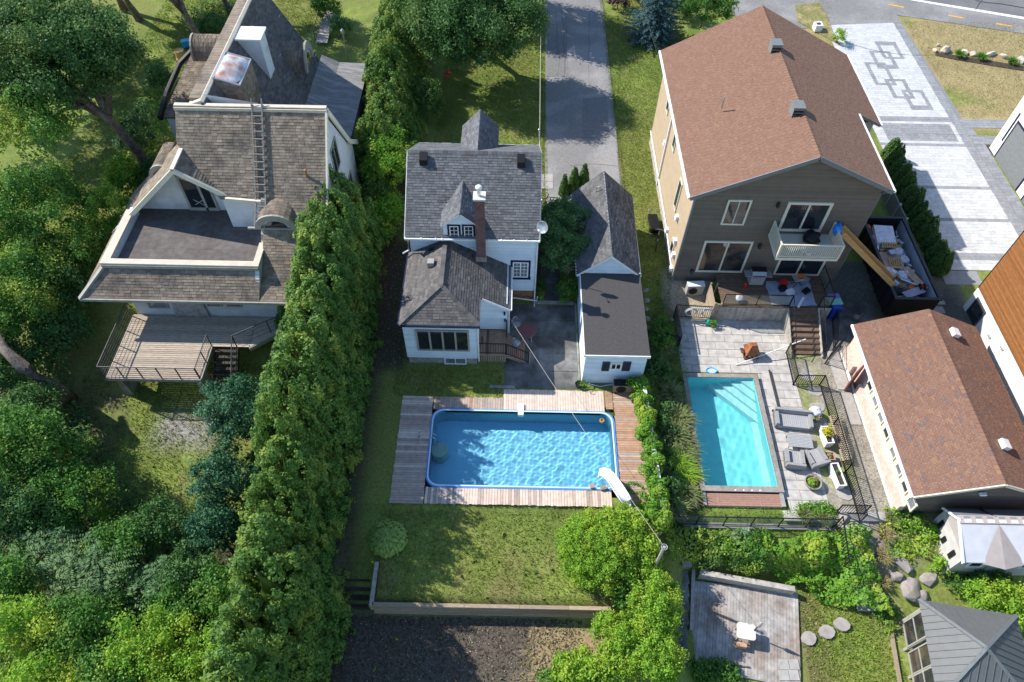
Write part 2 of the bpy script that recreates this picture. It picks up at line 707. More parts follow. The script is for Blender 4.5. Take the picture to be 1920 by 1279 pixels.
mat('white_line', (.75, .75, .72), .7, .12, 8)
mat('yellow_line', (.62, .36, .06), .7, .2, 8)
mat('crack', (.07, .068, .066), .9, 0)
mat('grey_shingle', (.16, .165, .17), .95, .1, 30, isl=.16, pal=[(0, (.098, .1, .105)), (.22, (.127, .129, .134)), (.6, (.145, .147, .153)), (.86, (.112, .115, .12))], c2=(.085, .085, .09), c2s=.8, c2a=(.52, .8))
mat('brown_grey_shingle', (.17, .15, .13), .95, .1, 30, isl=.16, pal=[(0, (.095, .09, .086)), (.3, (.125, .117, .11)), (.62, (.11, .104, .099)), (.85, (.14, .13, .12))])
mat('old_shingle', (0.208, 0.160, 0.112), .95, .16, 3, isl=.14, pal=[(0, (0.187, 0.150, 0.112)), (.25, (0.224, 0.182, 0.136)), (.6, (0.250, 0.204, 0.153)), (.88, (0.208, 0.160, 0.116))], c2=(0.104, 0.089, 0.076), c2s=.7, c2a=(.5, .74))
mat('red_brown_shingle', (.3, .15, .1), .95, .08, 30, isl=.06, pal=[(0, (.198, .112, .078)), (.34, (.19, .106, .073)), (.6, (.205, .117, .081)), (.85, (.212, .122, .08)), (.96, (.182, .108, .08))])
mat('pool_house_shingle', (.3, .15, .1), .95, .08, 30, isl=.07, pal=[(0, (.20, .111, .077)), (.34, (.19, .104, .072)), (.6, (.208, .117, .08)), (.86, (.235, .132, .08)), (.94, (.145, .103, .09))])
mat('roof_deck', (.10, .085, .07), .9, .1)
mat('garage_shingle', (.15, .15, .15), .95, .12, 30, isl=.16, pal=[(0, (.1, .1, .102)), (.3, (.135, .133, .13)), (.7, (.118, .116, .114))], c2=(.07, .07, .07), c2s=.9, c2a=(.5, .7))
mat('felt_roof', (.07, .066, .064), .9, .1, 8, b=.4, bs=200)
mat('membrane_roof', (.115, .10, .092), .9, .16, 3, b=.3, c2=(.14, .125, .115), c2s=.8)
mat('dark_metal', (.02, .02, .022), .45, .1, me=.3)
mat('black_metal', (.012, .012, .014), .4, .1, sp=.4)
mat('galvanised', (.5, .5, .5), .35, .1, me=.8)
mat('chrome', (.7, .7, .7), .15, .02, me=1)
mat('chimney_brick', (.16, .088, .085), .85, .2, 8, b=.4, c2=(.12, .07, .07), c2s=3)
mat('mortar_cap', (.6, .58, .53), .85, .1)
mat('deck_pine', (.44, .33, .26), .8, .12, 4, ob=.14, b=.3, bs=30, c2=(.38, .31, .27), c2s=.9)
mat('deck_new', (.62, .49, .40), .75, .1, 4, ob=.1, b=.2, bs=30)
mat('deck_warm', (.40, .245, .16), .8, .12, 4, ob=.14, b=.3, bs=30)
mat('deck_grey', (.40, .33, .255), .9, .2, 3, ob=.15, b=.4, bs=30, st=(1, 8, 1))
mat('deck_silver', (.36, .335, .31), .9, .2, 4, ob=.13, b=.4, bs=30, c2=(.26, .21, .17), c2s=.6)
mat('deck_brown', (.14, .095, .065), .8, .15, 4, ob=.15, b=.3)
mat('timber', (.34, .27, .19), .85, .18, 4, ob=.15, b=.4, st=(1, 6, 6))
mat('timber_dark', (.055, .045, .04), .9, .25, 4, ob=.25, b=.4)
mat('timber_weathered', (.36, .33, .29), .9, .2, 4, ob=.15, b=.4)
mat('lumber', (.52, .32, .12), .7, .12, 3, st=(1, 5, 5))
mat('pool_wall', (.14, .38, .5), .5, .05)
mat('pool_blue', (.24, .68, .92), .5, .03, 2)
mat('pool_rail', (.55, .72, .85), .35, .03)
mat('pool_rail_blue', (.09, .26, .62), .35, .05)
mat('fibreglass', (.24, .82, .83), .35, .04, 3)
mat('fibreglass_pale', (.46, .86, .87), .35, .03, 3)
mat('coping', (.27, .24, .21), .85, .14, 6, ob=.1, b=.3)
mat('composite', (.33, .19, .14), .65, .08, 6, ob=.05)
mat('tan_siding', (.145, .12, .096), .7, .06, 2, isl=.12)
mat('cream_siding', (.38, .295, .195), .75, .05, 3, isl=.04)
mat('cream_trim', (.64, .60, .48), .6, .05)
mat('grey_fascia', (.17, .18, .18), .6, .06)
mat('stone_base', (.42, .36, .31), .9, .2, 6, b=.5)
mat('stucco_white', (.60, .62, .63), .9, .06, 2, b=.3, bs=80, c2=(.5, .5, .48), c2s=.7)
mat('stucco_cream', (.56, .50, .40), .85, .08, 3)
mat('stucco_bright', (.74, .72, .68), .85, .05, 3, b=.2)
mat('pink_stone', (.60, .47, .40), .85, .12, 5, c2=(.55, .40, .33), c2s=2)
mat('wood_slat', (.27, .115, .04), .6, .15, 3, ob=.2, st=(6, 1, 6))
mat('grey_trim', (.33, .31, .27), .7, .1, 4)
mat('glass', (.015, .02, .026), .03, 0, sp=.9)
mat('glass_curtain', (.16, .18, .20), .06, .3, 2, sp=.8)
mat('glass_warm', (.10, .078, .055), .05, .4, .8, sp=.9, c2=(.025, .027, .032), c2s=.7, c2a=(.40, .56))
mat('bark', (.13, .10, .08), .95, .3, 8, b=.8, bs=20, c2=(.2, .17, .14), c2s=2)
mat('soil', (.06, .045, .033), .95, .3, 8, b=.6)
mat('mulch', (.028, .026, .026), .95, .3, 10, isl=.5, b=.5)
mat('gravel', (.3, .28, .26), .9, .2, 10, isl=.35)
mat('rock', (.32, .28, .245), .9, .25, 2.5, b=.7, bs=12, c2=(.22, .2, .18), c2s=1.2)
mat('rock_pale', (.55, .5, .43), .9, .2, 4, b=.5, bs=20, c2=(.5, .34, .2), c2s=1.5)
mat('paver_light', (.49, .49, .485), .85, .08, 5, isl=.10, b=.2)
mat('paver_dark', (.25, .255, .265), .85, .1, 5, isl=.12, b=.2)
mat('paver_joint', (.22, .215, .21), .95, .1)
mat('standing_seam', (.12, .125, .125), .5, .06, 4)
mat('red_brown_paint', (.22, .075, .075), .55, .1)
mat('rust', (.16, .075, .045), .9, .35, 6, b=.5, c2=(.06, .045, .04), c2s=4)
mat('orange_plastic', (.75, .16, .03), .45, .1)
mat('red_plastic', (.55, .03, .02), .4, .1)
mat('blue_plastic', (.02, .07, .45), .4, .15)
mat('blue_tarp', (.03, .25, .75), .5, .2, 6)
mat('teal_plastic', (.03, .36, .62), .4, .1)
mat('mint_plastic', (.25, .62, .5), .4, .1)
mat('violet_plastic', (.24, .18, .5), .4, .1)
mat('bag_black', (.012, .012, .014), .3, .2, 4, b=.8, bs=8)
mat('bag_white', (.66, .66, .70), .4, .15, 4, b=.8, bs=8)
mat('cardboard', (.42, .30, .19), .85, .15, 4)
mat('drop_cloth', (.30, .33, .40), .8, .15, 2, b=.4, bs=6)
mat('wicker_grey', (.30, .295, .29), .7, .12, 20, b=.6, bs=90)
mat('aluminium_grey', (.36, .355, .35), .5, .06, 6)
mat('cushion_grey', (.12, .12, .13), .9, .1)
mat('terracotta', (.42, .24, .16), .85, .1)
mat('stone_pot', (.25, .23, .2), .9, .2, 8)
mat('canvas_white', (.58, .58, .6), .8, .05, 2)
mat('canvas_taupe', (.40, .35, .32), .85, .06, 3)
mat('canvas_slate', (.17, .19, .23), .75, .06, 3)
mat('canvas_cream', (.66, .62, .54), .85, .06, 3)
mat('wire', (.03, .03, .03), .6, 0)
mat('pale_wire', (.5, .47, .42), .6, .1)
mat('hose', (.42, .5, .52), .5, .05)
mat('hose_green', (.04, .36, .26), .5, .1)
mat('metal_roof_old', (.20, .19, .18), .7, .15, 2, c2=(.28, .27, .26), c2s=.7, st=(1, 4, 1))
mat('skylight_dome', (.62, .60, .60), .08, .2, 2, sp=.8, c2=(.45, .22, .14), c2s=1.1)
mat('red_leaf', (.5, .04, .04), .6, .2)
mat('metal_silver', (.45, .47, .5), .3, .05, me=.6)

leaf_mat('cedar_leaf', (0.052, 0.135, 0.026), (0.151, 0.265, 0.049), (0.292, 0.367, 0.065), .28, .6, (.5, .68))
leaf_mat('cedar_deep', (.04, .105, .025), (.11, .20, .042), (.19, .27, .05), .25, .5, (.52, .72))
leaf_mat('maple_leaf', (0.040, 0.116, 0.034), (0.116, 0.232, 0.059), (0.202, 0.279, 0.070), .32, .3, (.52, .72))
leaf_mat('forest_leaf', (0.056, 0.175, 0.031), (0.147, 0.301, 0.051), (0.322, 0.420, 0.063), .36, .35, (.47, .66))
leaf_mat('sumac_leaf', (0.048, 0.126, 0.042), (0.120, 0.228, 0.078), (0.204, 0.312, 0.120), .3, .5, (.5, .7))
leaf_mat('blue_leaf', (0.034, 0.108, 0.054), (0.072, 0.186, 0.084), (0.102, 0.216, 0.114), .25, .4, (.5, .7))
leaf_mat('lime_leaf', (0.165, 0.344, 0.036), (0.316, 0.509, 0.055), (0.495, 0.564, 0.069), .4, .5, (.47, .67))
leaf_mat('vine_leaf', (0.094, 0.253, 0.026), (0.198, 0.385, 0.044), (0.330, 0.440, 0.055), .36, .8, (.5, .64))
leaf_mat('yew_leaf', (0.060, 0.160, 0.051), (0.160, 0.288, 0.089), (0.276, 0.255, 0.149), .22, .7, (.55, .72))
leaf_mat('spruce_leaf', (0.033, 0.083, 0.094), (0.099, 0.182, 0.187), (0.050, 0.121, 0.132), .15, .8)
leaf_mat('hosta_leaf', (0.240, 0.360, 0.070), (0.360, 0.480, 0.130), None, .32)
leaf_mat('grass_blade', (0.120, 0.190, 0.030), (0.230, 0.280, 0.055), (0.310, 0.280, 0.090), .35, .35, (.5, .68))
leaf_mat('dry_blade', (0.260, 0.220, 0.090), (0.400, 0.330, 0.170), (0.140, 0.190, 0.040), .3, .22, (.5, .62))
leaf_mat('plume_grass', (0.140, 0.200, 0.055), (0.280, 0.310, 0.130), (0.350, 0.320, 0.180), .35, .6, (.5, .7))
leaf_mat('gold_leaf', (0.450, 0.420, 0.030), (0.600, 0.520, 0.050), None, .3)


# ------------------------------------------------------------------ terrain
def ss(a, b, x):
    t = np.clip((x - a) / (b - a), 0, 1)
    return t * t * (3 - 2 * t)


def vnoise(x, y, sc, seed=0):
    r = np.random.default_rng(seed).random((256, 256))
    x, y = np.asarray(x) / sc + 1000, np.asarray(y) / sc + 1000
    xi, yi = np.floor(x).astype(int), np.floor(y).astype(int)
    fx, fy = x - xi, y - yi
    fx, fy = fx * fx * (3 - 2 * fx), fy * fy * (3 - 2 * fy)
    g = lambda i, j: r[i % 256, j % 256]
    return (g(xi, yi) * (1 - fx) + g(xi + 1, yi) * fx) * (1 - fy) + (g(xi, yi + 1) * (1 - fx) + g(xi + 1, yi + 1) * fx) * fy


def fbm(x, y, sc, seed=0):
    return (vnoise(x, y, sc, seed) + .5 * vnoise(x, y, sc / 2.1, seed + 1) + .25 * vnoise(x, y, sc / 4.3, seed + 2)) / 1.75


def inside(x, y, x0, y0, x1, y1, m=.05):
    return ss(x0 - m, x0 + m, x) * ss(x1 + m, x1 - m, x) * ss(y0 - m, y0 + m, y) * ss(y1 + m, y1 - m, y)


def gz(x, y, cut=True):
    x, y = np.asarray(x, float), np.asarray(y, float)
    # middle lot
    mid = -.28 * ss(14.9, 14.6, y) - 1.0 * ss(10.08, 9.95, y)
    st = inside(x, y, -8, 9.6, -6.25, 13.4, .1)
    mid = mid * (1 - st) + st * (-.28 - 1.05 * ss(13.2, 9.8, y))
    # west lot falls away to the south
    west = -1.75 * ss(29, 22, y) - .8 * ss(20, 10, y)
    # east lot: sunken patio, lower terraces
    east = -.62 * ss(30.2, 29.0, y) * ss(27.6, 26.2, x)
    sth = -.42 * ss(14.75, 14.5, y) - 1.0 * ss(12.7, 12.2, y)
    slope = -1.45 * ss(15.2, 9.8, y)
    k = ss(16.1, 16.5, x)
    east = east + sth * (1 - k) + slope * k
    wW = ss(-8.2, -10.2, x)
    wE = ss(7.3, 9.3, x)
    z = mid * (1 - wW) * (1 - wE) + west * wW + east * wE
    z = z + .035 * (fbm(x, y, 1.3, 5) - .5) + .10 * (fbm(x, y, 6, 9) - .5) * wW
    if cut:
        z = np.where((x > -4.4) & (x < 5.8) & (y > 15.55) & (y < 20.45), -2.3, z)
        z = np.where((x > 9.75) & (x < 14.0) & (y > 15.9) & (y < 23.1), -2.6, z)
    return z


def build_ground():
    def axis(a, b, lo, hi, s):
        mid = np.arange(a, b + s / 2, s)
        out = [hi]
        e = []
        q, d = mid[-1], s
        while q < hi:
            d *= 1.35
            q += d
            e.append(q)
        w = []
        q, d = mid[0], s
        while q > lo:
            d *= 1.35
            q -= d
            w.append(q)
        return np.array(w[::-1] + list(mid) + e)
    xs, ys = axis(-34, 42, -500, 500, .28), axis(3, 70, -200, 700, .28)
    X, Y = np.meshgrid(xs, ys, indexing='ij')
    Z = gz(X, Y)
    nx, ny = len(xs), len(ys)
    idx = np.arange(nx * ny).reshape(nx, ny)
    F = np.stack([idx[:-1, :-1], idx[1:, :-1], idx[1:, 1:], idx[:-1, 1:]], -1).reshape(-1, 4)
    me = bpy.data.meshes.new('ground')
    K = nx * ny
    me.vertices.add(K)
    me.vertices.foreach_set('co', np.stack([X, Y, Z], -1).reshape(-1, 3).astype(np.float32).ravel())
    me.loops.add(F.size)
    me.loops.foreach_set('vertex_index', F.astype(np.int32).ravel())
    me.polygons.add(len(F))
    me.polygons.foreach_set('loop_start', np.arange(0, F.size, 4, dtype=np.int32))
    me.polygons.foreach_set('loop_total', np.full(len(F), 4, dtype=np.int32))
    me.update(calc_edges=True)
    # pigments by region
    x, y = X.ravel(), Y.ravel()
    n1, n2, n3 = fbm(x, y, 2.2, 21), fbm(x, y, .7, 31), fbm(x, y, 5, 41)
    green, lush, dry = np.array([.20, .235, .05]), np.array([.125, .18, .036]), np.array([.31, .25, .12])
    soil, mulch, gravel, straw = np.array([.06, .045, .032]), np.array([.095, .079, .06]), np.array([.27, .25, .235]), np.array([.33, .24, .14])
    c = green * (1 - n1[:, None]) + lush * n1[:, None]
    c = c * (.65 + .7 * n2[:, None]) * (.8 + .4 * fbm(x, y, .45, 51)[:, None])
    c = c + (ss(.62, .8, fbm(x, y, 1.1, 61)) * .35)[:, None] * (np.array([.26, .2, .1]) - c)

    def mixin(c, w, col):
        return c * (1 - w[:, None]) + w[:, None] * col
    # worn patches in the lower lawn
    c = mixin(c, ss(.45, .7, n1) * .75 * inside(x, y, -6.2, 9.9, 5, 14.7, .4) * ss(13.5, 10.5, y), np.array([.20, .16, .075]))
    c = mixin(c, ss(.5, .7, n3) * .6, np.array([.17, .17, .045]))
    # mulch below the retaining wall, straw at its east edge
    c = mixin(c, inside(x, y, -8.2, -5, 3.4, 9.98, .5) * ss(2.9 + 1.2 * 1, 1.6, x + (n2 - .5) * 2 + (9.5 - y) * .35), mulch)
    c = mixin(c, ss(.9, 1.9, x + (n2 - .5) * 1.6 + (9.5 - y) * .3) * inside(x, y, 0, 3, 7, 9.3, .4), straw * .9)
    # bare strip between the cedar hedge and the white house
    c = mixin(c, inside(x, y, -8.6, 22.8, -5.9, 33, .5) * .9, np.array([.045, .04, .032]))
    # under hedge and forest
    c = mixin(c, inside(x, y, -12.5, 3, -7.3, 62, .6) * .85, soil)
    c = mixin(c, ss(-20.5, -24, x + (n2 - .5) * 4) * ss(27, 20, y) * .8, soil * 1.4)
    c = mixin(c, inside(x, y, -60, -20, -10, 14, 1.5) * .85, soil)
    # gravel by the pier of the old deck
    c = mixin(c, np.clip(inside(x, y, -19.8, 18.6, -16.2, 21.0, .8) * (1.4 * n2 + .1), 0, 1), gravel)
    # dry lawn by the road
    c = mixin(c, inside(x, y, 33.6, 46, 80, 75, .6) * ss(.30, .56, n3 + .12 * n2), dry * (.8 + .4 * n2[:, None]))
    c = mixin(c, inside(x, y, 24, 58, 29.5, 80, .5) * ss(.35, .6, n3 + .2 * n2) * .7, dry)
    # gravel walk and beds of the east lot
    c = mixin(c, inside(x, y, 15.5, 14.2, 19.6, 25, .25) * .9, gravel * np.array([1.05, 1, .9]) * (.6 + .8 * n2[:, None]))
    c = mixin(c, inside(x, y, 16.2, 14.2, 18.2, 25, .3) * ss(.42, .55, n1) * .7, green)
    c = mixin(c, inside(x, y, 9.4, 27.3, 12.4, 31, .3) * .8, np.array([.38, .30, .24]))
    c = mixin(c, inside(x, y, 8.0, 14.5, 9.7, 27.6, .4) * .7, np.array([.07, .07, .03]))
    c = mixin(c, inside(x, y, 17.8, 8.5, 24, 14.8, .8) * ss(.35, .6, n1), np.array([.26, .22, .16]))
    c = mixin(c, inside(x, y, 14, 3, 18.2, 11.2, .3) * .5, np.array([.2, .22, .05]))
    c = mixin(c, inside(x, y, 13.8, 7, 15.2, 11.4, .4) * .7, np.array([.14, .10, .06]))
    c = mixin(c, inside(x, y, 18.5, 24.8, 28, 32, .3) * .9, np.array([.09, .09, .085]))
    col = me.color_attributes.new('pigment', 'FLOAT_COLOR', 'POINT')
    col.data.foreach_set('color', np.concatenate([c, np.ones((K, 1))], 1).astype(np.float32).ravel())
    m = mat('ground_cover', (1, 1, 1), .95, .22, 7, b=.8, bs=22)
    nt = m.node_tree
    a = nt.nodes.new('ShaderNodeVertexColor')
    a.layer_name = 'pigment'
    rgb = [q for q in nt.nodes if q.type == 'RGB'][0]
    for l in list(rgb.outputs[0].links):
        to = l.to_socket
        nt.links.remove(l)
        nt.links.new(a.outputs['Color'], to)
    o = bpy.data.objects.new('ground', me)
    finish(o, m, None, True, {'kind': 'structure'})


build_ground()


def scatter(name, regions, dens, size, m, asp=.16, up=.8, holes=(), keep=None, lift=.5, seed=3):
    "blades of grass over rectangles of ground"
    rng = np.random.default_rng(seed)
    ps = []
    for x0, y0, x1, y1 in regions:
        k = int((x1 - x0) * (y1 - y0) * dens)
        ps.append(np.stack([rng.uniform(x0, x1, k), rng.uniform(y0, y1, k)], 1))
    p = np.concatenate(ps)
    ok = np.ones(len(p), bool)
    for x0, y0, x1, y1 in holes:
        ok &= ~((p[:, 0] > x0) & (p[:, 0] < x1) & (p[:, 1] > y0) & (p[:, 1] < y1))
    if keep is not None:
        ok &= keep(p[:, 0], p[:, 1])
    p = p[ok]
    z = gz(p[:, 0], p[:, 1], False)
    P = np.stack([p[:, 0], p[:, 1], z + size * lift * .8], 1)
    k = len(P)
    a = rng.uniform(0, 6.28, k)
    Nn = np.stack([np.cos(a), np.sin(a), np.full(k, .35)], 1)
    tip = np.stack([rng.normal(0, .5, k), rng.normal(0, .5, k), np.full(k, up)], 1)
    return leaf_cloud(name, P, Nn, size, m, asp=asp * 1.3, jit=.25, rng=rng, tip=tip, tri=True, props={'kind': 'stuff'})


tuft = lambda x, y: fbm(x, y, 1.6, 77) + .3 * RNG.random(len(x)) > .52
scatter('grass', [(-6.3, 9.95, 5, 14.8), (-6.5, 21.1, -.45, 23.0), (-6, 36.6, 2.0, 58), (7.6, 26, 9.9, 62), (9.9, 44.4, 14.5, 66), (1.0, 29, 2.1, 41), (1.95, 36, 2.3, 66), (7.4, 36, 7.75, 66)], 210, .13, 'grass_blade', seed=3)
scatter('grass', [(-32, 26, -18, 64), (-25, 8, -12, 24)], 140, .16, 'grass_blade', seed=4, keep=tuft, holes=[(-22.5, 30, -10, 50)])
scatter('dry_grass', [(34.6, 47.8, 46, 62), (25.4, 62, 28.5, 72)], 60, .13, 'dry_blade', seed=5)
scatter('weeds', [(14.2, 4, 18.4, 11.6), (8.3, 12.6, 16.2, 14.4)], 120, .1, 'lime_leaf', asp=.5, seed=6, keep=tuft)
scatter('grass', [(13.9, 4, 18.4, 12.2)], 260, .12, 'grass_blade', seed=8)


def flecks(name, x0, y0, x1, y1, n, size, m, seed, keep=None):
    "loose chips, dead leaves and twigs lying on the ground"
    rng = np.random.default_rng(seed)
    x, y = rng.uniform(x0, x1, n), rng.uniform(y0, y1, n)
    if keep is not None:
        k = keep(x, y)
        x, y = x[k], y[k]
    P = np.stack([x, y, gz(x, y, False) + .02], 1)
    return leaf_cloud(name, P, np.tile([0, 0, 1.], (len(x), 1)), size, m, asp=.45, jit=.3, rng=rng, sizevar=.6, props={'kind': 'stuff'})


mat('chip_pale', (.26, .22, .17), .9, .2, 4, isl=.5)
mat('chip_dark', (.075, .058, .042), .9, .2, 4, isl=.5)
mat('dead_leaf', (.28, .17, .08), .9, .2, 4, isl=.4)
flecks('mulch_chips', -8, 3, 3.5, 9.8, 2600, .07, 'chip_pale', 1)
flecks('mulch_chips', -8, 3, 3.5, 9.8, 9000, .1, 'chip_dark', 2)
flecks('dead_leaves', -34, 26, -18, 62, 2500, .12, 'dead_leaf', 3, lambda x, y: fbm(x, y, 3, 91) > .5)
flecks('dead_leaves', -8.4, 22, -6, 33, 700, .09, 'dead_leaf', 4)
flecks('dead_leaves', -6, 10, 5, 14.6, 260, .08, 'dead_leaf', 5)
flecks('straw', 0, 3, 6, 9.5, 2600, .16, 'dry_blade', 6, lambda x, y: x + (9.5 - y) * .3 > 1.2)
flecks('gravel_chips', 16, 14.5, 19.5, 25, 5000, .07, 'gravel', 7, lambda x, y: x > 18)
scatter('weed_tufts', [(-6.1, 10.1, 5, 14.6), (-24, 12, -13, 22), (-32, 30, -18, 62)], 1.6, .24, 'forest_leaf', asp=.4, seed=16)

scatter('weed_tufts', [(-7.5, 3, 2.5, 9.6)], 1.2, .2, 'forest_leaf', asp=.4, seed=17)
# ------------------------------------------------------------------ sky is the world; roads, drives, patios
def sheet(name, pts, th, m, parent=None, **props):
    return MB().ext([Vector(q) - Vector((0, 0, th)) for q in pts], (0, 0, th)).build(name, m, parent, **props)


def A(z, *pts):
    return [at(x, y, z) for x, y in pts]


road = sheet('road', A(.035, (1250, -70), (1386, 34), (1440, 60), (1572, 46), (1690, 42), (1682, 28), (1920, 63), (2020, 78), (2020, -70)), .08, 'asphalt', kind='structure')
sheet('carriageway', A(.043, (1660, -60), (1709, -1), (1829, 19), (1920, 33), (2020, 50), (2020, -60)), .02, 'asphalt_road', road)
sheet('white_line', A(.052, (1706, 0), (1829, 21), (1920, 36), (2020, 52), (2020, 48), (1920, 32), (1829, 17), (1712, -2)), .012, 'white_line', road)
for a, b in (((1666, 8.5), (1695, 14)), ((1778, 29), (1808, 34.5)), ((1868, 44.5), (1898, 49.5)), ((1960, 60), (1990, 65))):
    p, q = at(*a, .045), at(*b, .045)
    MB().bar(p, q, .22, .012).build('lane_dash', 'yellow_line', road)
MB().path(A(.05, (1800, -8), (1842, 4), (1880, 8), (1925, 16)), .05, 4).build('crack', 'crack', road)
MB().path(A(.05, (1829, 19), (1835, 8), (1842, 0)), .03, 4).build('crack', 'crack', road)
island = sheet('verge', A(.10, (1491, 10), (1536, 4), (1551, 30), (1562, 60), (1575, 84), (1515, 50), (1496, 40)), .12, 'grass_verge' if 'grass_verge' in MATS else mat('grass_verge', (.2, .19, .07), .95, .25, 4, b=.6, c2=(.34, .27, .13), c2s=.6), kind='structure')

drive = sheet('driveway', [(2.15, 35.6, .03), (7.5, 35.6, .03), (7.5, 41, .03), (7.72, 66, .03), (7.9, 74, .03), (2.55, 74, .03), (2.4, 60, .03), (2.15, 42, .03)], .07, 'asphalt', kind='structure')
rc = random.Random(5)
for px in (1052, 1064, 1040, 1108):
    pts, x = [], px
    for y in range(18, 150, 9):
        x += rc.uniform(-1.8, 1.8)
        pts.append(at(x, y, .033))
    MB().path(pts, .011, 4).build('crack', 'crack', drive)
MB().path([(7.45, 41, .034), (5.6, 41.2, .034), (3.9, 40.9, .034)], .012, 4).build('crack', 'crack', drive)

mat('asphalt_mended', (.185, .178, .172), .95, .16, 6, b=.5, bs=120)
for pts in (((4.9, 44, .034), (7.0, 44.2, .034), (7.1, 49.5, .034), (5.2, 49.2, .034)), ((2.4, 52, .034), (4.2, 52.2, .034), (4.1, 58.5, .034), (2.5, 58.4, .034))):
    sheet('asphalt_patch', pts, .01, 'asphalt_mended', drive)
# slab walk beside the white house and the dark patio behind it
pat = thing('patio', None, None, (1.6, 24.6, 0))
pat['kind'] = 'structure'
for i in range(3):
    for j in range(5):
        x0, y0 = -.38 + i * 1.38, 21.75 + j * 1.22
        MB().box(x0, y0, -.25, x0 + 1.36, y0 + 1.2, .015 + .008 * ((i * 3 + j * 5) % 3)).build('slab', 'concrete_dark', pat)
MB().box(3.76, 21.8, -.25, 3.86, 28, .04).build('edging', 'concrete', pat)
for k in range(6):
    MB().box(1.65, 28.2 + k * 1.0, -.1, 2.9, 29.15 + k * 1.0, .03).build('slab', 'concrete_dark', pat)
MB().box(1.25, 27.9, -.2, 3.7, 28.1, .12).build('kerb', 'concrete', pat)
for x in (1.5, 2.1):
    for k in range(2):
        MB().box(x, 38.4 + k * .8, -.1, x + .56, 39.16 + k * .8, .05).build('paving_slab', 'concrete_pale', pat)

# paver drive of the modern house
pav = thing('paver_driveway', None, None, (31, 46, 0))
pav['kind'] = 'structure'
MB().ext([(27.2, 31.4, -.06), (34.9, 31.4, -.06), (34.3, 62, -.06), (27.2, 62, -.06)], (0, 0, .07)).build('bedding', 'paver_joint', pav)
rects = []
Z1 = lambda x, y: at(1480 + x / 4.264, y / 4.264, .03)
for tl, br in (((685, 338), (925, 475)), ((635, 405), (880, 550)), ((597, 495), (865, 685)), ((755, 630), (1010, 790)), ((890, 712), (1155, 875))):
    a, b = Z1(*tl), Z1(*br)
    tr_ = Z1(tl[0] + 172, tl[1])
    rects.append((a.x, b.y, b.x, a.y))
bandsY = []
Z2 = lambda y: at(1700, 200 + y / 3.997, .03).y
for y0, y1 in ((82, 105), (278, 300), (594, 618), (834, 862), (1092, 1130)):
    bandsY.append((Z2(y1), Z2(y0)))
inner = (at(1664, 263, .03).x + .1, Z2(256), at(1797, 263, .03).x, Z2(124))
ring = (inner[0] - .5, inner[1] - .35, inner[2] + .5, inner[3] + .35)


def paver_dark(x, y):
    for x0, y0, x1, y1 in rects:
        if x0 < x < x1 and y0 < y < y1 and not (x0 + .32 < x < x1 - .32 and y0 + .45 < y < y1 - .45):
            return True
    if any(a < y < b for a, b in bandsY):
        return True
    if x > 33.55:
        return True
    return inner[0] < x < inner[2] and inner[1] < y < inner[3]


lm, dm = MB(), MB()
y, row = 31.45, 0
rp = random.Random(3)
while y < 61.9:
    x = 27.25 - rp.random() * .5
    h = .3
    while x < 34.2:
        w = rp.choice((.3, .45, .6))
        x1 = min(x + w, 34.22)
        xs = [max(x, 27.22)]
        # split at pattern borders so that bands keep straight edges
        cuts = sorted(c for c in [33.55] + ([inner[0], inner[2]] if inner[1] < y + .15 < inner[3] else []) + [q for r4 in rects if r4[1] < y + .15 < r4[3] for q in (r4[0], r4[0] + .32, r4[2] - .32, r4[2])] if xs[0] + .05 < c < x1 - .05)
        for c in cuts + [x1]:
            if c - xs[0] > .04:
                cx = (xs[0] + c) / 2
                k = dm if paver_dark(cx, y + h / 2) else lm
                z = .03 + rp.uniform(-.002, .002)
                a, b, c2, d2 = xs[0] + .006, y + .006, c - .006, y + h - .006
                k.add([(a, b, z), (c2, b, z), (c2, d2, z), (a, d2, z), (a, b, .005), (c2, b, .005), (c2, d2, .005), (a, d2, .005)],
                      [(0, 1, 2, 3), (0, 4, 5, 1), (1, 5, 6, 2), (2, 6, 7, 3), (3, 7, 4, 0)])
            xs[0] = c
        x = x1
        if x1 >= 34.2:
            break
    y += h
lm.build('light_paver', 'paver_light', pav, kind='stuff')
dm.build('dark_paver', 'paver_dark', pav, kind='stuff')
# walks branching off to the modern house
wk = MB()
for (x0, y0, x1, y1) in ((34.3, Z2(148), 40, Z2(84)), (34.3, Z2(268), 40, Z2(206)), (34.3, 33, 35.1, Z2(268)), (34.3, Z2(206), 34.9, Z2(148))):
    yy = y0
    while yy < y1 - .05:
        xx = x0
        while xx < x1 - .05:
            w = rp.choice((.45, .6, .75))
            e = min(xx + w, x1)
            wk.box(xx + .006, yy + .006, -.05, e - .006, min(yy + .3, y1) - .006, .03)
            xx = e
        yy += .3
walk = wk.build('walk_paver', 'paver_dark', pav, kind='stuff')
MB().box(34.95, Z2(350), -.05, 36.2, Z2(275), .02).build('planting_bed', 'soil', pav)

# ------------------------------------------------------------------ white house in the middle
H = thing('white_house', 'small white clapboard house with grey shingle roof and navy window trim', 'house', (-2.3, 28, 0))


def wall(par, poly, m='white_siding', course=.13, name='wall', back=.12):
    o, ux, uy, n, p2 = _frame2d(poly)
    d = MB().ext([Vector(q) - n * .002 for q in poly], -n * back).build(name, m, par)
    siding(MB(), poly, course).build('clapboard', m, d, kind='stuff')
    return d


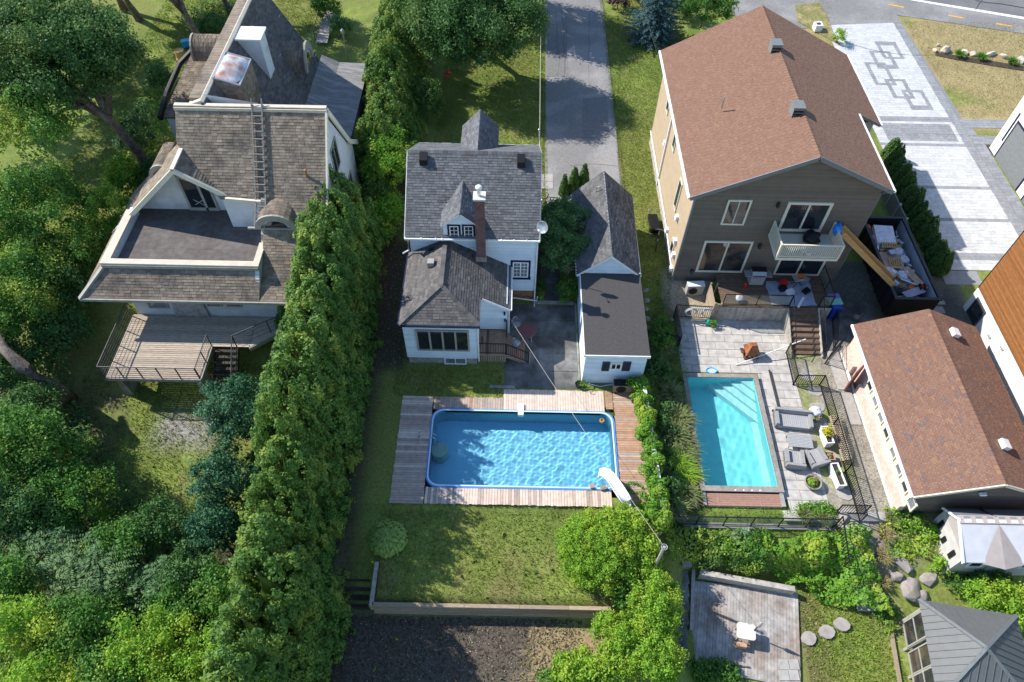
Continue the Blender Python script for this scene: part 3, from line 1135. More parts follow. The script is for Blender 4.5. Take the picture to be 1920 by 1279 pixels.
YS = 28.3
wall(H, [(-5.8, YS, .8), (1.25, YS, .8), (1.25, YS, 5.5), (-5.8, YS, 5.5)])
wall(H, [(1.25, YS, .8), (1.25, 35.9, .8), (1.25, 35.9, 5.5), (1.25, 32.1, 7.9), (1.25, YS, 5.5)])
wall(H, [(-5.8, 35.9, .8), (-5.8, YS, .8), (-5.8, YS, 5.5), (-5.8, 32.1, 7.9), (-5.8, 35.9, 5.5)])
wall(H, [(1.25, 35.9, .8), (-5.8, 35.9, .8), (-5.8, 35.9, 5.5), (1.25, 35.9, 5.5)])
MB().box(-5.75, YS + .04, -.3, 1.2, 35.85, .8).build('foundation', 'plywood', H)
roof_slope(H, [(-6.0, 28.0, 5.38), (1.42, 28.0, 5.38), (1.42, 32.1, 8.0), (-6.0, 32.1, 8.0)], 'grey_shingle', 'roof_deck', 1, .15, .26, .02)
roof_slope(H, [(1.42, 36.2, 5.38), (-6.0, 36.2, 5.38), (-6.0, 32.1, 8.0), (1.42, 32.1, 8.0)], 'grey_shingle', 'roof_deck', 2, .15, .26, .02)
rid = MB()
for k in range(30):
    x = -6 + k * 7.42 / 30
    rid.ext([(x, 31.95, 7.93), (x, 32.1, 8.04), (x, 32.26, 7.94), (x, 32.1, 8.02)], (.235, 0, .006))
rid.build('ridge_cap', 'grey_shingle', H)
for a, b, z in (((-6.02, 27.95, 5.28), (1.44, 27.95, 5.28), 0), ((-6.02, 36.25, 5.28), (1.44, 36.25, 5.28), 0)):
    MB().bar(a, b, .11, .1).build('gutter', 'white_paint', H)
for x in (-5.97, -5.1, -4.3, -3.95, -1.4, -.7, 0, .7, 1.38):
    MB().box(x - .03, 27.86, 5.24, x + .03, 28.02, 5.36).build('gutter_bracket', 'white_paint', H)
for s in (-1, 1):
    x = -5.98 if s < 0 else 1.4
    for (ya, za, yb, zb) in ((28.0, 5.36, 32.1, 7.98), (36.2, 5.36, 32.1, 7.98)):
        MB().bar((x + .03 * s, ya, za - .1), (x + .03 * s, yb, zb - .1), .05, .18).build('bargeboard', 'white_paint', H)
MB().path([(1.34, 27.95, 5.2), (1.31, 28.2, 4.9), (1.31, 28.2, .3), (1.31, 27.6, .12)], .045, 6).build('downpipe', 'white_paint', H)
MB().path([(-5.93, 27.95, 5.2), (-5.9, 28.15, 4.9), (-5.9, 28.15, 4.2), (-6.25, 28.0, 4.05)], .06, 8).build('downpipe', 'galvanised', H)
MB().path([(-.05, 28.1, .32), (1.45, 28.0, .2), (1.5, 28.25, .3)], .045, 6).build('drain_pipe', 'white_paint', H)
for px, py in ((795, 305), (977, 309)):
    c = at(px, py, 7.55)
    vz = 5.38 + (c.y - 28) * .639
    MB().ext([(c.x - .22, c.y - .25, vz - .2), (c.x + .22, c.y - .25, vz - .2), (c.x + .22, c.y + .25, vz), (c.x - .22, c.y + .25, vz)], (0, 0, .42)).build('roof_vent', 'dark_metal', H)
# dormer
dl, dz0 = wy(833, 449, 28.12)
dr, _ = wy(892, 450, 28.12)
ax, az = wy(862, 399, 28.1)
_, ez = wy(829, 420, 28.1)
dor = wall(H, [(dl, 28.14, dz0 - .05), (dr, 28.14, dz0 - .05), (dr, 28.14, ez), (ax, 28.14, az - .12), (dl, 28.14, ez)], course=.3, name='dormer')
rb = 32.1 - (8.0 - az) * 4.1 / 2.62            # ridge meets the main roof here
eb = 32.1 - (8.0 - ez) * 4.1 / 2.62
MB().ext([(dl, 28.2, dz0), (dl, 28.2, ez), (dl, eb, ez), (dl, 28.25, dz0)], (.06, 0, 0)).build('dormer_cheek', 'white_siding', H)
MB().ext([(dr - .06, 28.2, dz0), (dr - .06, 28.2, ez), (dr - .06, eb, ez), (dr - .06, 28.25, dz0)], (.06, 0, 0)).build('dormer_cheek', 'white_siding', H)
ov = .14
sl_ = (az - ez) / (ax - dl)
for s in (-1, 1):
    ex = ax + s * (ax - dl + ov)
    exz = az - sl_ * (ax - dl + ov)
    ebb = 32.1 - (8.0 - exz) * 4.1 / 2.62
    q = [(ex, 28.0, exz), (ex, ebb, exz), (ax, rb, az), (ax, 28.0, az)] if s > 0 else [(ex, ebb, exz), (ex, 28.0, exz), (ax, 28.0, az), (ax, rb, az)]
    roof_slope(H, q, 'grey_shingle', 'white_paint', 3 + s, .14, .24, .018, .07, name='dormer_roof')
for cx in (844, 871):
    x0, z0 = wy(cx, 446, 28.14)
    x1, _ = wy(cx + 17, 446, 28.14)
    _, z1 = wy(cx, 423, 28.14)
    window(H, (x0, 28.14, z0), (1, 0, 0), x1 - x0, z1 - z0, 'white_paint', fw=.055, muntin=(2, 3), trim=('navy_paint', .11), depth=.06)
# window of the rear wall
x0, z0 = wy(961, 518, YS)
x1, _ = wy(990, 518, YS)
_, z1 = wy(961, 490, YS)
window(H, (x0, YS - .02, z0), (1, 0, 0), x1 - x0, z1 - z0, 'white_paint', 'glass_curtain', fw=.07, cols=2, mull=.07, muntin=(2, 4), trim=('navy_paint', .12))
# chimney
ch = MB().box(-2.06, 27.5, 4.2, -1.56, 27.98, 8.55).build('chimney', 'chimney_brick', H)
MB().box(-2.13, 27.42, 8.55, -1.49, 28.06, 8.66).build('chimney_cap', 'mortar_cap', ch)
MB().lathe((-1.83, 27.72, 8.68), [(.09, 0), (.09, .42), (.16, .44), (.18, .56), (.05, .62)], 14).build('flue', 'white_paint', ch, True)
MB().box(-2.1, 27.42, 4.1, -1.5, 27.6, 4.45).build('flashing', 'galvanised', ch)
MB().bar((-2.95, 29.6, az + .05), (-2.95, 29.6, az + .55), .02, .02).build('aerial', 'wire', H)
# front gable beyond the ridge
g1, g2, gx = -3.25, -1.05, -2.15
for s, q in ((0, [(g1, 36.4, 6.55), (g1, 33.2, 6.55), (gx, 31.95, 7.75), (gx, 36.4, 7.75)]), (1, [(g2, 33.2, 6.55), (g2, 36.4, 6.55), (gx, 36.4, 7.75), (gx, 31.95, 7.75)])):
    roof_slope(H, q, 'grey_shingle', 'white_paint', 7 + s, .15, .26, .02, .08, name='gable_roof')
MB().ext([(g1 + .15, 36.1, 5), (g2 - .15, 36.1, 5), (g2 - .15, 36.1, 6.6), (gx, 36.1, 7.65), (g1 + .15, 36.1, 6.6)], (0, -.1, 0)).build('gable_wall', 'white_siding', H)
# rear extension
EY = 23.32
wall(H, [(-5.84, EY, .62), (-1.92, EY, .62), (-1.92, EY, 3.75), (-5.84, EY, 3.75)])
wall(H, [(-1.92, EY, .62), (-1.92, 25.3, .62), (-1.92, 25.3, 3.8), (-1.92, EY, 3.75)])
wall(H, [(-5.84, 28.3, .62), (-5.84, EY, .62), (-5.84, EY, 3.75), (-5.84, 28.3, 3.75)])
wall(H, [(-1.92, 25.3, .8), (-.3, 25.3, .8), (-.3, 25.3, 3.0), (-1.92, 25.3, 3.8)])
wall(H, [(-.3, 25.3, .3), (-.3, 28.3, .3), (-.3, 28.3, 3.05), (-.3, 25.3, 3.05)])
MB().box(-5.8, EY + .05, -.4, -1.96, 28.2, .62).build('foundation', 'concrete', H)
RX, RZ, EZ = -3.8, 5.0, 3.82
XE = -.14
ezE = RZ - (RX - XE) * -1 * 0 - (XE - RX) * (RZ - EZ) / (-1.72 - RX)
roof_slope(H, [(-5.96, 28.3, EZ), (-5.96, 23.12, EZ), (RX, 24.86, RZ), (RX, 28.3, RZ)], 'brown_grey_shingle', 'roof_deck', 11, .15, .28, .018)
roof_slope(H, [(-5.96, 23.12, EZ), (-1.72, 23.12, EZ), (RX, 24.86, RZ)], 'brown_grey_shingle', 'roof_deck', 12, .15, .28, .018)
roof_slope(H, [(-1.72, 23.12, EZ), (-1.72, 25.06, EZ), (RX, 25.06, RZ), (RX, 24.86, RZ)], 'brown_grey_shingle', 'roof_deck', 13, .15, .28, .018)
roof_slope(H, [(XE, 25.06, ezE), (XE, 28.3, ezE), (RX, 28.3, RZ), (RX, 25.06, RZ)], 'brown_grey_shingle', 'roof_deck', 14, .15, .28, .018)
hip = MB()
for (a, b) in (((-1.72, 23.12, EZ), (RX, 24.86, RZ)), ((-5.96, 23.12, EZ), (RX, 24.86, RZ)), ((RX, 24.86, RZ), (RX, 28.3, RZ))):
    a, b = Vector(a), Vector(b)
    n = int((b - a).length / .2)
    for k in range(n):
        p = a.lerp(b, k / n) + Vector((0, 0, .02 + .006 * (k % 2)))
        q = a.lerp(b, (k + 1) / n) + Vector((0, 0, .028))
        hip.bar(p, q, .24, .02)
hip.build('hip_cap', 'brown_grey_shingle', H)
for a, b in (((-5.98, 23.07, EZ - .1), (-1.7, 23.07, EZ - .1)), ((XE + .06, 25.0, ezE - .08), (XE + .06, 28.3, ezE - .08)), ((-6.02, 23.1, EZ - .1), (-6.02, 28.2, EZ - .1))):
    MB().bar(a, b, .09, .1).build('gutter', 'white_paint' if a[1] > 24 else 'navy_paint', H)
MB().bar((-1.68, 25.02, EZ - .1), (XE, 25.02, ezE - .1), .05, .14).build('bargeboard', 'white_paint', H)
MB().path([(-1.8, 23.1, EZ - .15), (-1.84, 23.26, EZ - .4), (-1.84, 23.26, .4)], .04, 6).build('downpipe', 'white_paint', H)
MB().path([(-.05, 25.1, ezE - .1), (-.2, 25.24, ezE - .3), (-.2, 25.24, .5)], .04, 6).build('downpipe', 'white_paint', H)
c = at(808, 494, 4.75)
MB().box(c.x - .18, c.y - .18, 4.4, c.x + .18, c.y + .18, 4.95).build('roof_vent', 'grey_trim', H)
MB().ext([(-4.75, 27.75, 4.3), (-4.45, 27.75, 4.45), (-4.45, 27.9, 4.45), (-4.75, 27.9, 4.3)], (0, 0, .3)).build('flashing', 'dark_metal', H)
x0, z0 = wy(784, 655, EY)
x1, _ = wy(881, 655, EY)
_, z1 = wy(784, 617, EY)
window(H, (x0, EY, z0), (1, 0, 0), x1 - x0, z1 - z0, 'grey_trim', fw=.09, cols=4, mull=.1, depth=.1)
x0, z0 = wy(834, 681, EY)
x1, _ = wy(875, 681, EY)
_, z1 = wy(834, 669, EY)
window(H, (x0, EY, z0), (1, 0, 0), x1 - x0, z1 - z0, 'white_paint', 'glass_curtain', fw=.06, cols=2, mull=.05, depth=.08)
for px in (761, 880):
    x, z = wy(px, 606, EY)
    MB().obox((x, EY - .1, z), (.14, .1, .08)).obox((x + .06, EY - .16, z - .05), (.08, .1, .08), .3).build('floodlight', 'white_plastic', H)
MB().obox((-.45, 25.22, 2.3), (.1, .12, .2)).build('wall_lamp', 'black_metal', H)
MB().obox((-.42, 25.22, 1.7), (.1, .1, .16)).build('wall_lamp', 'black_metal', H)
# rear porch with steps
P = thing('porch', 'small pine porch with black railing and stairs beside the house extension', 'porch', (-1.1, 24.3, 0))
for k in range(11):
    x = -1.9 + k * .145
    MB().box(x, 23.5, .72, x + .135, 25.25, .76).build('plank', 'deck_brown' if k == 3 else 'deck_warm', P)
for k in range(12):
    MB().box(-1.88 + k * .132, 23.53, -.1, -1.88 + k * .132 + .1, 23.56, .7).build('skirt_slat', 'timber', P)
MB().box(-1.9, 23.56, .56, -.3, 23.62, .72).build('beam', 'timber', P)
MB().box(-1.9, 23.5, .66, -.3, 23.53, .72).build('fascia', 'deck_warm', P)
for k in range(5):
    x = -.3 + k * .26
    MB().box(x, 23.5, .56 - k * .16, x + .28, 25.0 - .05 * k, .6 - k * .16).build('tread', 'deck_warm', P)
for y in (23.5, 24.9):
    MB().ext([(-.3, y, .7), (1.0, y, -.08), (1.0, y, -.25), (-.3, y, .45)], (0, .05, 0)).build('stringer', 'timber', P)
MB().box(.98, 23.46, -.1, 1.08, 23.56, 1.0).build('post', 'timber', P)


def railing(par, a, b, h=.95, step=.12, m='black_metal', r=.012, bot=.1, tw=.05, post=True, name='baluster'):
    "straight run between two foot points: top and bottom rail, posts, balusters"
    a, b = Vector(a), Vector(b)
    up = Vector((0, 0, h))
    MB().bar(a + up, b + up, tw, .04).build('top_rail', m, par)
    MB().bar(a + Vector((0, 0, bot)), b + Vector((0, 0, bot)), tw * .7, .03).build('bottom_rail', m, par)
    if post:
        for q in (a, b):
            MB().bar(q - Vector((0, 0, .05)), q + up * 1.02, .055, .055).build('post', m, par)
    n = max(2, int((b - a).length / step))
    src = None
    for k in range(1, n):
        p = a.lerp(b, k / n)
        if src is None:
            org = ORIG[par.name]
            src = MB().box(-r, -r, bot, r, r, h).build(name, m, None)
            src.parent = par
            src.location = p - org
        else:
            piece(src, name, p, par)


railing(P, (-1.88, 23.53, .76), (-.34, 23.53, .76), step=.13)
railing(P, (-.3, 23.53, .72), (.95, 23.53, -.02), step=.13)
railing(P, (-.33, 25.2, .76), (-.33, 24.75, .76))
MB().obox((-1.7, 24.5, .775), (.12, .5, .02), .1).build('red_ribbon', 'red_brown_paint', P)

# satellite dish on the eave
D = thing('satellite_dish', 'grey satellite dish on the right-hand eave corner of the white house', 'satellite dish', (1.4, 28.0, 5.3))
dish = MB().lathe((0, 0, 0), [(.02, 0), (.18, .025), (.30, .075), (.34, .105), (.345, .10), (.30, .062), (.18, .01), (.02, -.015)], 20)
mtx = Matrix.Translation((1.55, 27.95, 6.35)) @ Matrix.Rotation(R(-35), 4, 'Z') @ Matrix.Rotation(R(62), 4, 'X')
dish.v = [tuple(mtx @ Vector(q)) for q in dish.v]
dish.build('reflector', 'metal_silver', D, True)
MB().path([(1.4, 28.0, 5.25), (1.42, 28.05, 5.9), (1.55, 27.98, 6.3)], .025, 6).build('mast', 'white_paint', D)
MB().path([(1.55, 27.9, 6.1), (1.3, 27.5, 6.5)], .015, 5).obox((1.3, 27.5, 6.52), (.07, .12, .07), .5).build('feed_arm', 'white_paint', D)

# garage
G = thing('garage', 'narrow white garage, half shingle gable and half flat felt roof', 'garage', (5.6, 28, 0))
wall(G, [(3.95, 22.25, -.15), (7.22, 22.25, -.15), (7.22, 22.25, 2.68), (3.95, 22.25, 2.68)])
wall(G, [(3.95, 34.9, 0), (3.95, 22.25, 0), (3.95, 22.25, 2.68), (3.95, 34.9, 2.68)])
wall(G, [(7.22, 22.25, 0), (7.22, 34.9, 0), (7.22, 34.9, 2.68), (7.22, 22.25, 2.68)])
sx, sz = wy(1147, 487, 28.0)
wall(G, [(3.8, 28.06, 2.7), (7.35, 28.06, 2.7), (5.5, 28.06, 4.15)], name='gable', course=.16)
wall(G, [(7.22, 34.9, 0), (3.95, 34.9, 0), (3.95, 34.9, 2.7), (5.5, 34.9, 4.05), (7.22, 34.9, 2.7)], course=.16)
d = MB().box(3.86, 22.12, 2.68, 7.32, 28.1, 2.76).build('flat_roof', 'felt_roof', G)
for k in range(1, 4):
    MB().box(3.86 + k * .88, 22.14, 2.76, 3.95 + k * .88, 28.0, 2.766).build('felt_lap', 'felt_roof', d)
MB().box(3.84, 22.08, 2.6, 7.34, 22.13, 2.77).build('drip_edge', 'white_paint', d)
MB().box(3.83, 22.08, 2.6, 3.87, 28.0, 2.77).build('drip_edge', 'white_paint', d)
MB().box(3.86, 28.0, 2.6, 7.34, 28.05, 2.8).build('flashing', 'white_paint', d)
roof_slope(G, [(3.55, 34.9, 2.62), (3.62, 27.92, 2.62), (5.5, 27.92, 4.28), (5.5, 35.2, 4.28)], 'garage_shingle', 'white_paint', 21, .14, .26, .02)
roof_slope(G, [(7.42, 27.92, 2.62), (7.48, 34.9, 2.62), (5.5, 35.2, 4.28), (5.5, 27.92, 4.28)], 'garage_shingle', 'white_paint', 22, .14, .26, .02)
MB().path([(5.0, 33.7, 3.8), (5.0, 33.7, 4.3), (5.15, 33.7, 4.35), (5.2, 33.7, 4.2)], .03, 6).build('vent_pipe', 'galvanised', G)
x0, z0 = wy(1143, 691, 22.25)
x1, _ = wy(1164, 691, 22.25)
_, z1 = wy(1143, 679, 22.25)
window(G, (x0, 22.23, z0), (1, 0, 0), x1 - x0, z1 - z0, 'white_paint', fw=.07, cols=2, mull=.06)
for a, b in ((1127, 1141), (1165, 1180)):
    xa, za = wy(a, 694, 22.25)
    xb, _ = wy(b, 694, 22.25)
    _, zb = wy(a, 677, 22.25)
    s = MB().box(xa, 22.18, za, xb, 22.23, zb).build('shutter', 'slate_shutter', G)
    for k in range(9):
        z = za + .05 + k * (zb - za - .1) / 9
        MB().obox(((xa + xb) / 2, 22.17, z), (xb - xa - .08, .015, .05), rx=.5).build('louvre', 'slate_shutter', s)
MB().box(3.9, 23.0, 1.0, 3.94, 23.9, 2.2).build('side_panel', 'white_paint', G)
MB().obox((3.9, 26.0, 2.4), (.1, .12, .12)).build('wall_lamp', 'black_metal', G)

# ------------------------------------------------------------------ pool deck, board by board
DK = thing('pool_deck', 'weathered pine deck of separate boards framing the blue rectangular pool', 'deck', (0, 18, 0))
rb_ = random.Random(9)


def boards(par, x0, y0, x1, y1, along, w, z, m, ms=None, jag=.04, name='plank', gap=.012, th=.035):
    "boards side by side over a rectangle; along = axis the boards run in"
    lo, hi = (x0, x1) if along == 'y' else (y0, y1)
    n = round((hi - lo) / w)
    w = (hi - lo) / n
    for k in range(n):
        a, b = lo + k * w + gap / 2, lo + (k + 1) * w - gap / 2
        e0, e1 = rb_.uniform(0, jag), rb_.uniform(0, jag)
        zz = z + rb_.uniform(-.004, .004)
        q = MB().box(a, y0 + e0, zz - th, b, y1 - e1, zz) if along == 'y' else MB().box(x0 + e0, a, zz - th, x1 - e1, b, zz)
        mm = m if not ms or rb_.random() > ms[1] else ms[0]
        q.build(name, mm, par)


boards(DK, -4.2, 20.28, -.42, 21.12, 'y', .14, .02, 'deck_pine', ('deck_warm', .1))
boards(DK, -.40, 20.28, 5.12, 21.68, 'y', .14, .02, 'deck_new', ('deck_warm', .1))
boards(DK, -4.2, 14.8, 5.15, 15.72, 'y', .14, .02, 'deck_new', ('deck_pine', .3))
boards(DK, -5.95, 14.8, -4.24, 21.12, 'x', .14, .02, 'deck_pine', ('deck_new', .2))
boards(DK, 5.62, 15.1, 7.05, 21.9, 'x', .14, .015, 'deck_warm', ('deck_pine', .25))
boards(DK, 5.18, 20.5, 5.6, 21.7, 'x', .14, .018, 'deck_warm')
for x0, y0, x1, y1 in ((-5.9, 14.84, 5.1, 14.88), (-5.9, 21.02, -.45, 21.06), (-5.9, 14.88, -5.86, 21.02)):
    MB().box(x0, y0, -.32, x1, y1, -.02).build('rim_joist', 'timber_dark', DK)
MB().box(-1.2, 21.72, -.05, 0.2, 21.9, .06).build('kerb_stone', 'concrete', pat)


def rrect(x0, y0, x1, y1, r, n=7):
    out = []
    for cx, cy, a in ((x1 - r, y1 - r, 0), (x0 + r, y1 - r, 90), (x0 + r, y0 + r, 180), (x1 - r, y0 + r, 270)):
        for k in range(n + 1):
            t = R(a + 90 * k / n)
            out.append((cx + r * math.cos(t), cy + r * math.sin(t)))
    return out


def ringsolid(mb, a, b, z0, z1):
    n = len(a)
    vs = [(*q, z1) for q in a] + [(*q, z1) for q in b] + [(*q, z0) for q in a] + [(*q, z0) for q in b]
    fs = []
    for i in range(n):
        j = (i + 1) % n
        fs += [(i, j, n + j, n + i), (2 * n + i, i, n + i, 3 * n + i)[::-1] if 0 else (2 * n + j, 2 * n + i, 3 * n + i, 3 * n + j),
               (i, 2 * n + i, 2 * n + j, j), (n + j, 3 * n + j, 3 * n + i, n + i)]
    return mb.add(vs, fs)


PL = thing('swimming_pool', 'blue vinyl-lined rectangular pool with rounded corners inside the pine deck', 'pool', (.7, 18, 0))
inn, out_ = rrect(-4.12, 15.83, 5.42, 20.2, .55), rrect(-4.26, 15.69, 5.60, 20.34, .66)
mid_ = rrect(-4.19, 15.76, 5.5, 20.27, .6)
ringsolid(MB(), mid_, inn, -.14, .075).build('rim', 'pool_rail', PL)
ringsolid(MB(), out_, mid_, -.14, .05).build('rim_rail', 'pool_rail_blue', PL)
n = len(inn)
wl = MB()
for i in range(n):
    j = (i + 1) % n
    wl.add([(*inn[i], -1.45), (*inn[j], -1.45), (*inn[j], .04), (*inn[i], .04)], [(0, 3, 2, 1)])
wl.build('liner_wall', 'pool_wall', PL)
fl = rrect(-4.12, 15.83, 5.42, 20.2, .55)
MB().poly([(*q, -1.42) for q in fl]).build('pool_floor', 'pool_blue', PL)
# ------------------------------------------------------------------ old stucco house on the left
L = thing('stucco_house', 'old white stucco house with steep brown shingled roofs, roof terrace and tall white chimney', 'house', (-17, 33, 0))
LX0, LX1 = -18.95, -10.6
prof = [(25.4, 2.7), (27.5, 3.85), (30.3, 5.75), (33.9, 9.3)]


def lz(y):
    for (a, b), (c, d) in zip(prof, prof[1:]):
        if y <= c:
            return b + (d - b) * (y - a) / (c - a)
    return prof[-1][1]


def ly(z):
    for (a, b), (c, d) in zip(prof, prof[1:]):
        if z <= d:
            return a + (c - a) * (z - b) / (d - b)


def slope(poly, seed, name='roof', m='old_shingle', **k):
    return roof_slope(L, poly, m, 'roof_deck', seed, .165, .3, .018, .12, name)


TE = -14.1
slope([(TE, 25.4, 2.7), (LX1, 25.4, 2.7), (LX1, 27.5, 3.85), (TE, 27.5, 3.85)], 31)
slope([(TE, 27.5, 3.85), (LX1, 27.5, 3.85), (LX1, 30.3, 5.75), (TE, 30.3, 5.75)], 32)
slope([(LX0, 32.45, lz(32.45)), (-16.6, 30.3, 5.75), (LX1, 30.3, 5.75), (LX1, 33.9, 9.3), (LX0, 33.9, 9.3)], 33)
# north slope with bell-cast foot
for i, ((a, b), (c, d)) in enumerate((((38.9, 3.4), (37.2, 4.8)), ((37.2, 4.8), (33.9, 9.3)))):
    slope([(LX1, a, b), (LX0, a, b), (LX0, c, d), (LX1, c, d)], 34 + i)
MB().bar((LX0 - .05, 33.75, 9.2), (LX1 + .05, 33.75, 9.2), .06, .22).bar((LX0 - .05, 33.95, 9.36), (LX1 + .05, 33.95, 9.36), .26, .06).build('ridge_board', 'stucco_cream', L)
pr = [(25.3, 2.6)] + prof[1:] + [(37.2, 4.7), (39.0, 3.3)]
for (a, b), (c, d) in zip(pr, pr[1:]):
    MB().bar((LX1 + .04, a, b - .08), (LX1 + .04, c, d - .08), .1, .3).build('bargeboard', 'cream_trim', L)
MB().ext([(LX1 - .12, 26, -1), (LX1 - .12, 38.2, -1), (LX1 - .12, 38.2, 3.6), (LX1 - .12, 37.0, 4.7), (LX1 - .12, 33.9, 8.9), (LX1 - .12, 30.3, 5.4), (LX1 - .12, 27.5, 3.5), (LX1 - .12, 26, 2.8)], (-.2, 0, 0)).build('gable_wall', 'stucco_white', L)
window(L, (LX1 - .12, 33.2, 5.0), (0, 1, 0), 1.5, 1.9, 'grey_trim', cols=2)
window(L, (LX1 - .12, 31.0, 1.6), (0, 1, 0), .9, 1.5, 'grey_trim', cols=1)
window(L, (LX1 - .12, 35.4, 1.6), (0, 1, 0), 1.0, 1.4, 'grey_trim', cols=2)
MB().box(LX0 + .05, 33.9, 2, LX0 + .25, 38.4, 3.4).ext([(LX0 + .1, 32.4, 2), (LX0 + .1, 38.3, 2), (LX0 + .1, 38.3, 3.6), (LX0 + .1, 33.9, 8.9), (LX0 + .1, 32.4, 7.3)], (.15, 0, 0)).build('gable_wall', 'stucco_white', L)
# terrace in the roof
TF, TC = 3.65, 4.2
MB().box(-22.3, 26.9, 3.3, TE - .2, 31.75, TF).build('terrace_floor', 'membrane_roof', L)
for y in (28.4, 29.9):
    MB().box(-21.9, y, TF, TE - .3, y + .07, TF + .006).build('felt_lap', 'membrane_roof', L)
slope([(-24.05, 25.4, 2.7), (TE, 25.4, 2.7), (TE, 26.75, 3.95), (-22.75, 26.75, 3.95)], 36)
slope([(-24.05, 31.0, 2.7), (-24.05, 25.4, 2.7), (-22.75, 26.75, 3.95), (-22.75, 31.0, 3.95)], 37)
AX, AZ = -18.72, 7.6
slope([(-24.05, 34.2, 2.7), (-24.05, 30.75, 2.7), (AX, 30.65, AZ), (AX, 34.2, AZ)], 38)
slope([(-16.45, 30.55, 5.95), (-18.72, 32.3, AZ), (AX, 30.6, AZ)], 39)
MB().bar((AX, 30.5, AZ + .03), (AX, 32.3, AZ + .06), .22, .08).build('ridge_cap', 'cream_trim', L)
MB().bar((-24.1, 25.38, 2.66), (-22.7, 26.7, 3.93), .22, .14).bar((-24.1, 25.33, 2.62), (LX1, 25.33, 2.62), .08, .18).build('fascia', 'grey_trim', L)
for a, b in (((-24.05, 30.6, 2.62), (AX, 30.55, AZ - .1)), ((AX, 30.55, AZ - .1), (-16.3, 30.5, 5.8)), ((-16.3, 30.3, 5.75), (-14.25, 30.1, 5.75))):
    MB().bar(a, b, .14, .26).build('bargeboard', 'cream_trim', L)
MB().ext([(-22.4, 31.7, TF), (-16.5, 31.7, TF), (-16.5, 31.7, 5.75), (AX, 31.7, AZ - .2), (-22.4, 31.7, 4.1)], (0, .2, 0)).build('terrace_wall', 'stucco_white', L)
MB().ext([(-16.5, 30.3, TF), (TE - .15, 30.3, TF), (TE - .15, 30.3, 5.72), (-16.5, 30.3, 5.72)], (0, .15, 0)).box(-16.5, 30.45, TF, -16.35, 31.7, 5.7).build('terrace_wall', 'stucco_white', L)
MB().ext([(TE - .2, 26.3, 2.6), (TE - .2, 25.5, 2.75), (TE - .2, 26.75, 4.0), (TE - .2, 28.4, 4.05), (TE - .2, 30.4, 5.8), (TE - .2, 30.4, TF - .6)], (.22, 0, 0)).build('wing_wall', 'stucco_white', L)
MB().box(-22.7, 27.05, 3.2, -22.35, 31.3, TC - .1).box(-22.7, 26.75, 3.2, TE - .2, 27.05, TC - .1).build('parapet', 'stucco_white', L)
cp = MB().box(-22.8, 26.67, TC - .1, TE + .05, 27.05, TC)
cp.box(-22.8, 27.05, TC - .1, -22.33, 31.0, TC).box(TE - .3, 27.05, TC - .1, TE + .05, 28.5, TC)
cp.ext([(TE - .2, 28.5, TC - .1), (TE - .2, 30.35, 5.8), (TE - .2, 30.35, 5.9), (TE - .2, 28.5, TC)], (.25, 0, 0))
cp.build('parapet_cap', 'stucco_cream', L)
MB().box(-22.75, 26.6, TC - .3, TE + .02, 26.67, TC - .1).build('fascia', 'grey_trim', L)
# slanting-topped terrace door
df = MB()
dx0, dx1 = -19.4, -17.65
top = lambda x: 6.15 - (x - dx0) * .42


def quad(mb, x0, x1, z0, zt0, zt1, y, d):
    mb.ext([(x0, y, z0), (x1, y, z0), (x1, y, zt1), (x0, y, zt0)], (0, -d, 0))


for a, b in ((dx0, dx0 + .14), ((dx0 + dx1) / 2 + .12, (dx0 + dx1) / 2 + .26), (dx1 - .12, dx1)):
    quad(df, a, b, TF, top(a), top(b), 31.7, .09)
df.box(dx0 + .14, 31.61, TF, dx1 - .12, 31.7, TF + .22)
df.ext([(dx0, 31.7, top(dx0)), (dx0, 31.7, top(dx0) + .14), (dx1, 31.7, top(dx1) + .14), (dx1, 31.7, top(dx1))], (0, -.1, 0))
dfo = df.build('terrace_door', 'grey_trim', L)
mx_ = (dx0 + dx1) / 2 + .12
for a, b in ((dx0 + .14, mx_), (mx_ + .14, dx1 - .12)):
    g = MB()
    quad(g, a, b, TF + .22, top(a), top(b), 31.69, .03)
    g.build('pane', 'glass', dfo)
MB().bar((-18.95, 31.63, 4.1), (-18.35, 31.63, 4.5), .03, .02).bar((-18.95, 31.63, 4.5), (-18.4, 31.63, 4.05), .03, .02).build('curtain_tie', 'canvas_white', dfo)


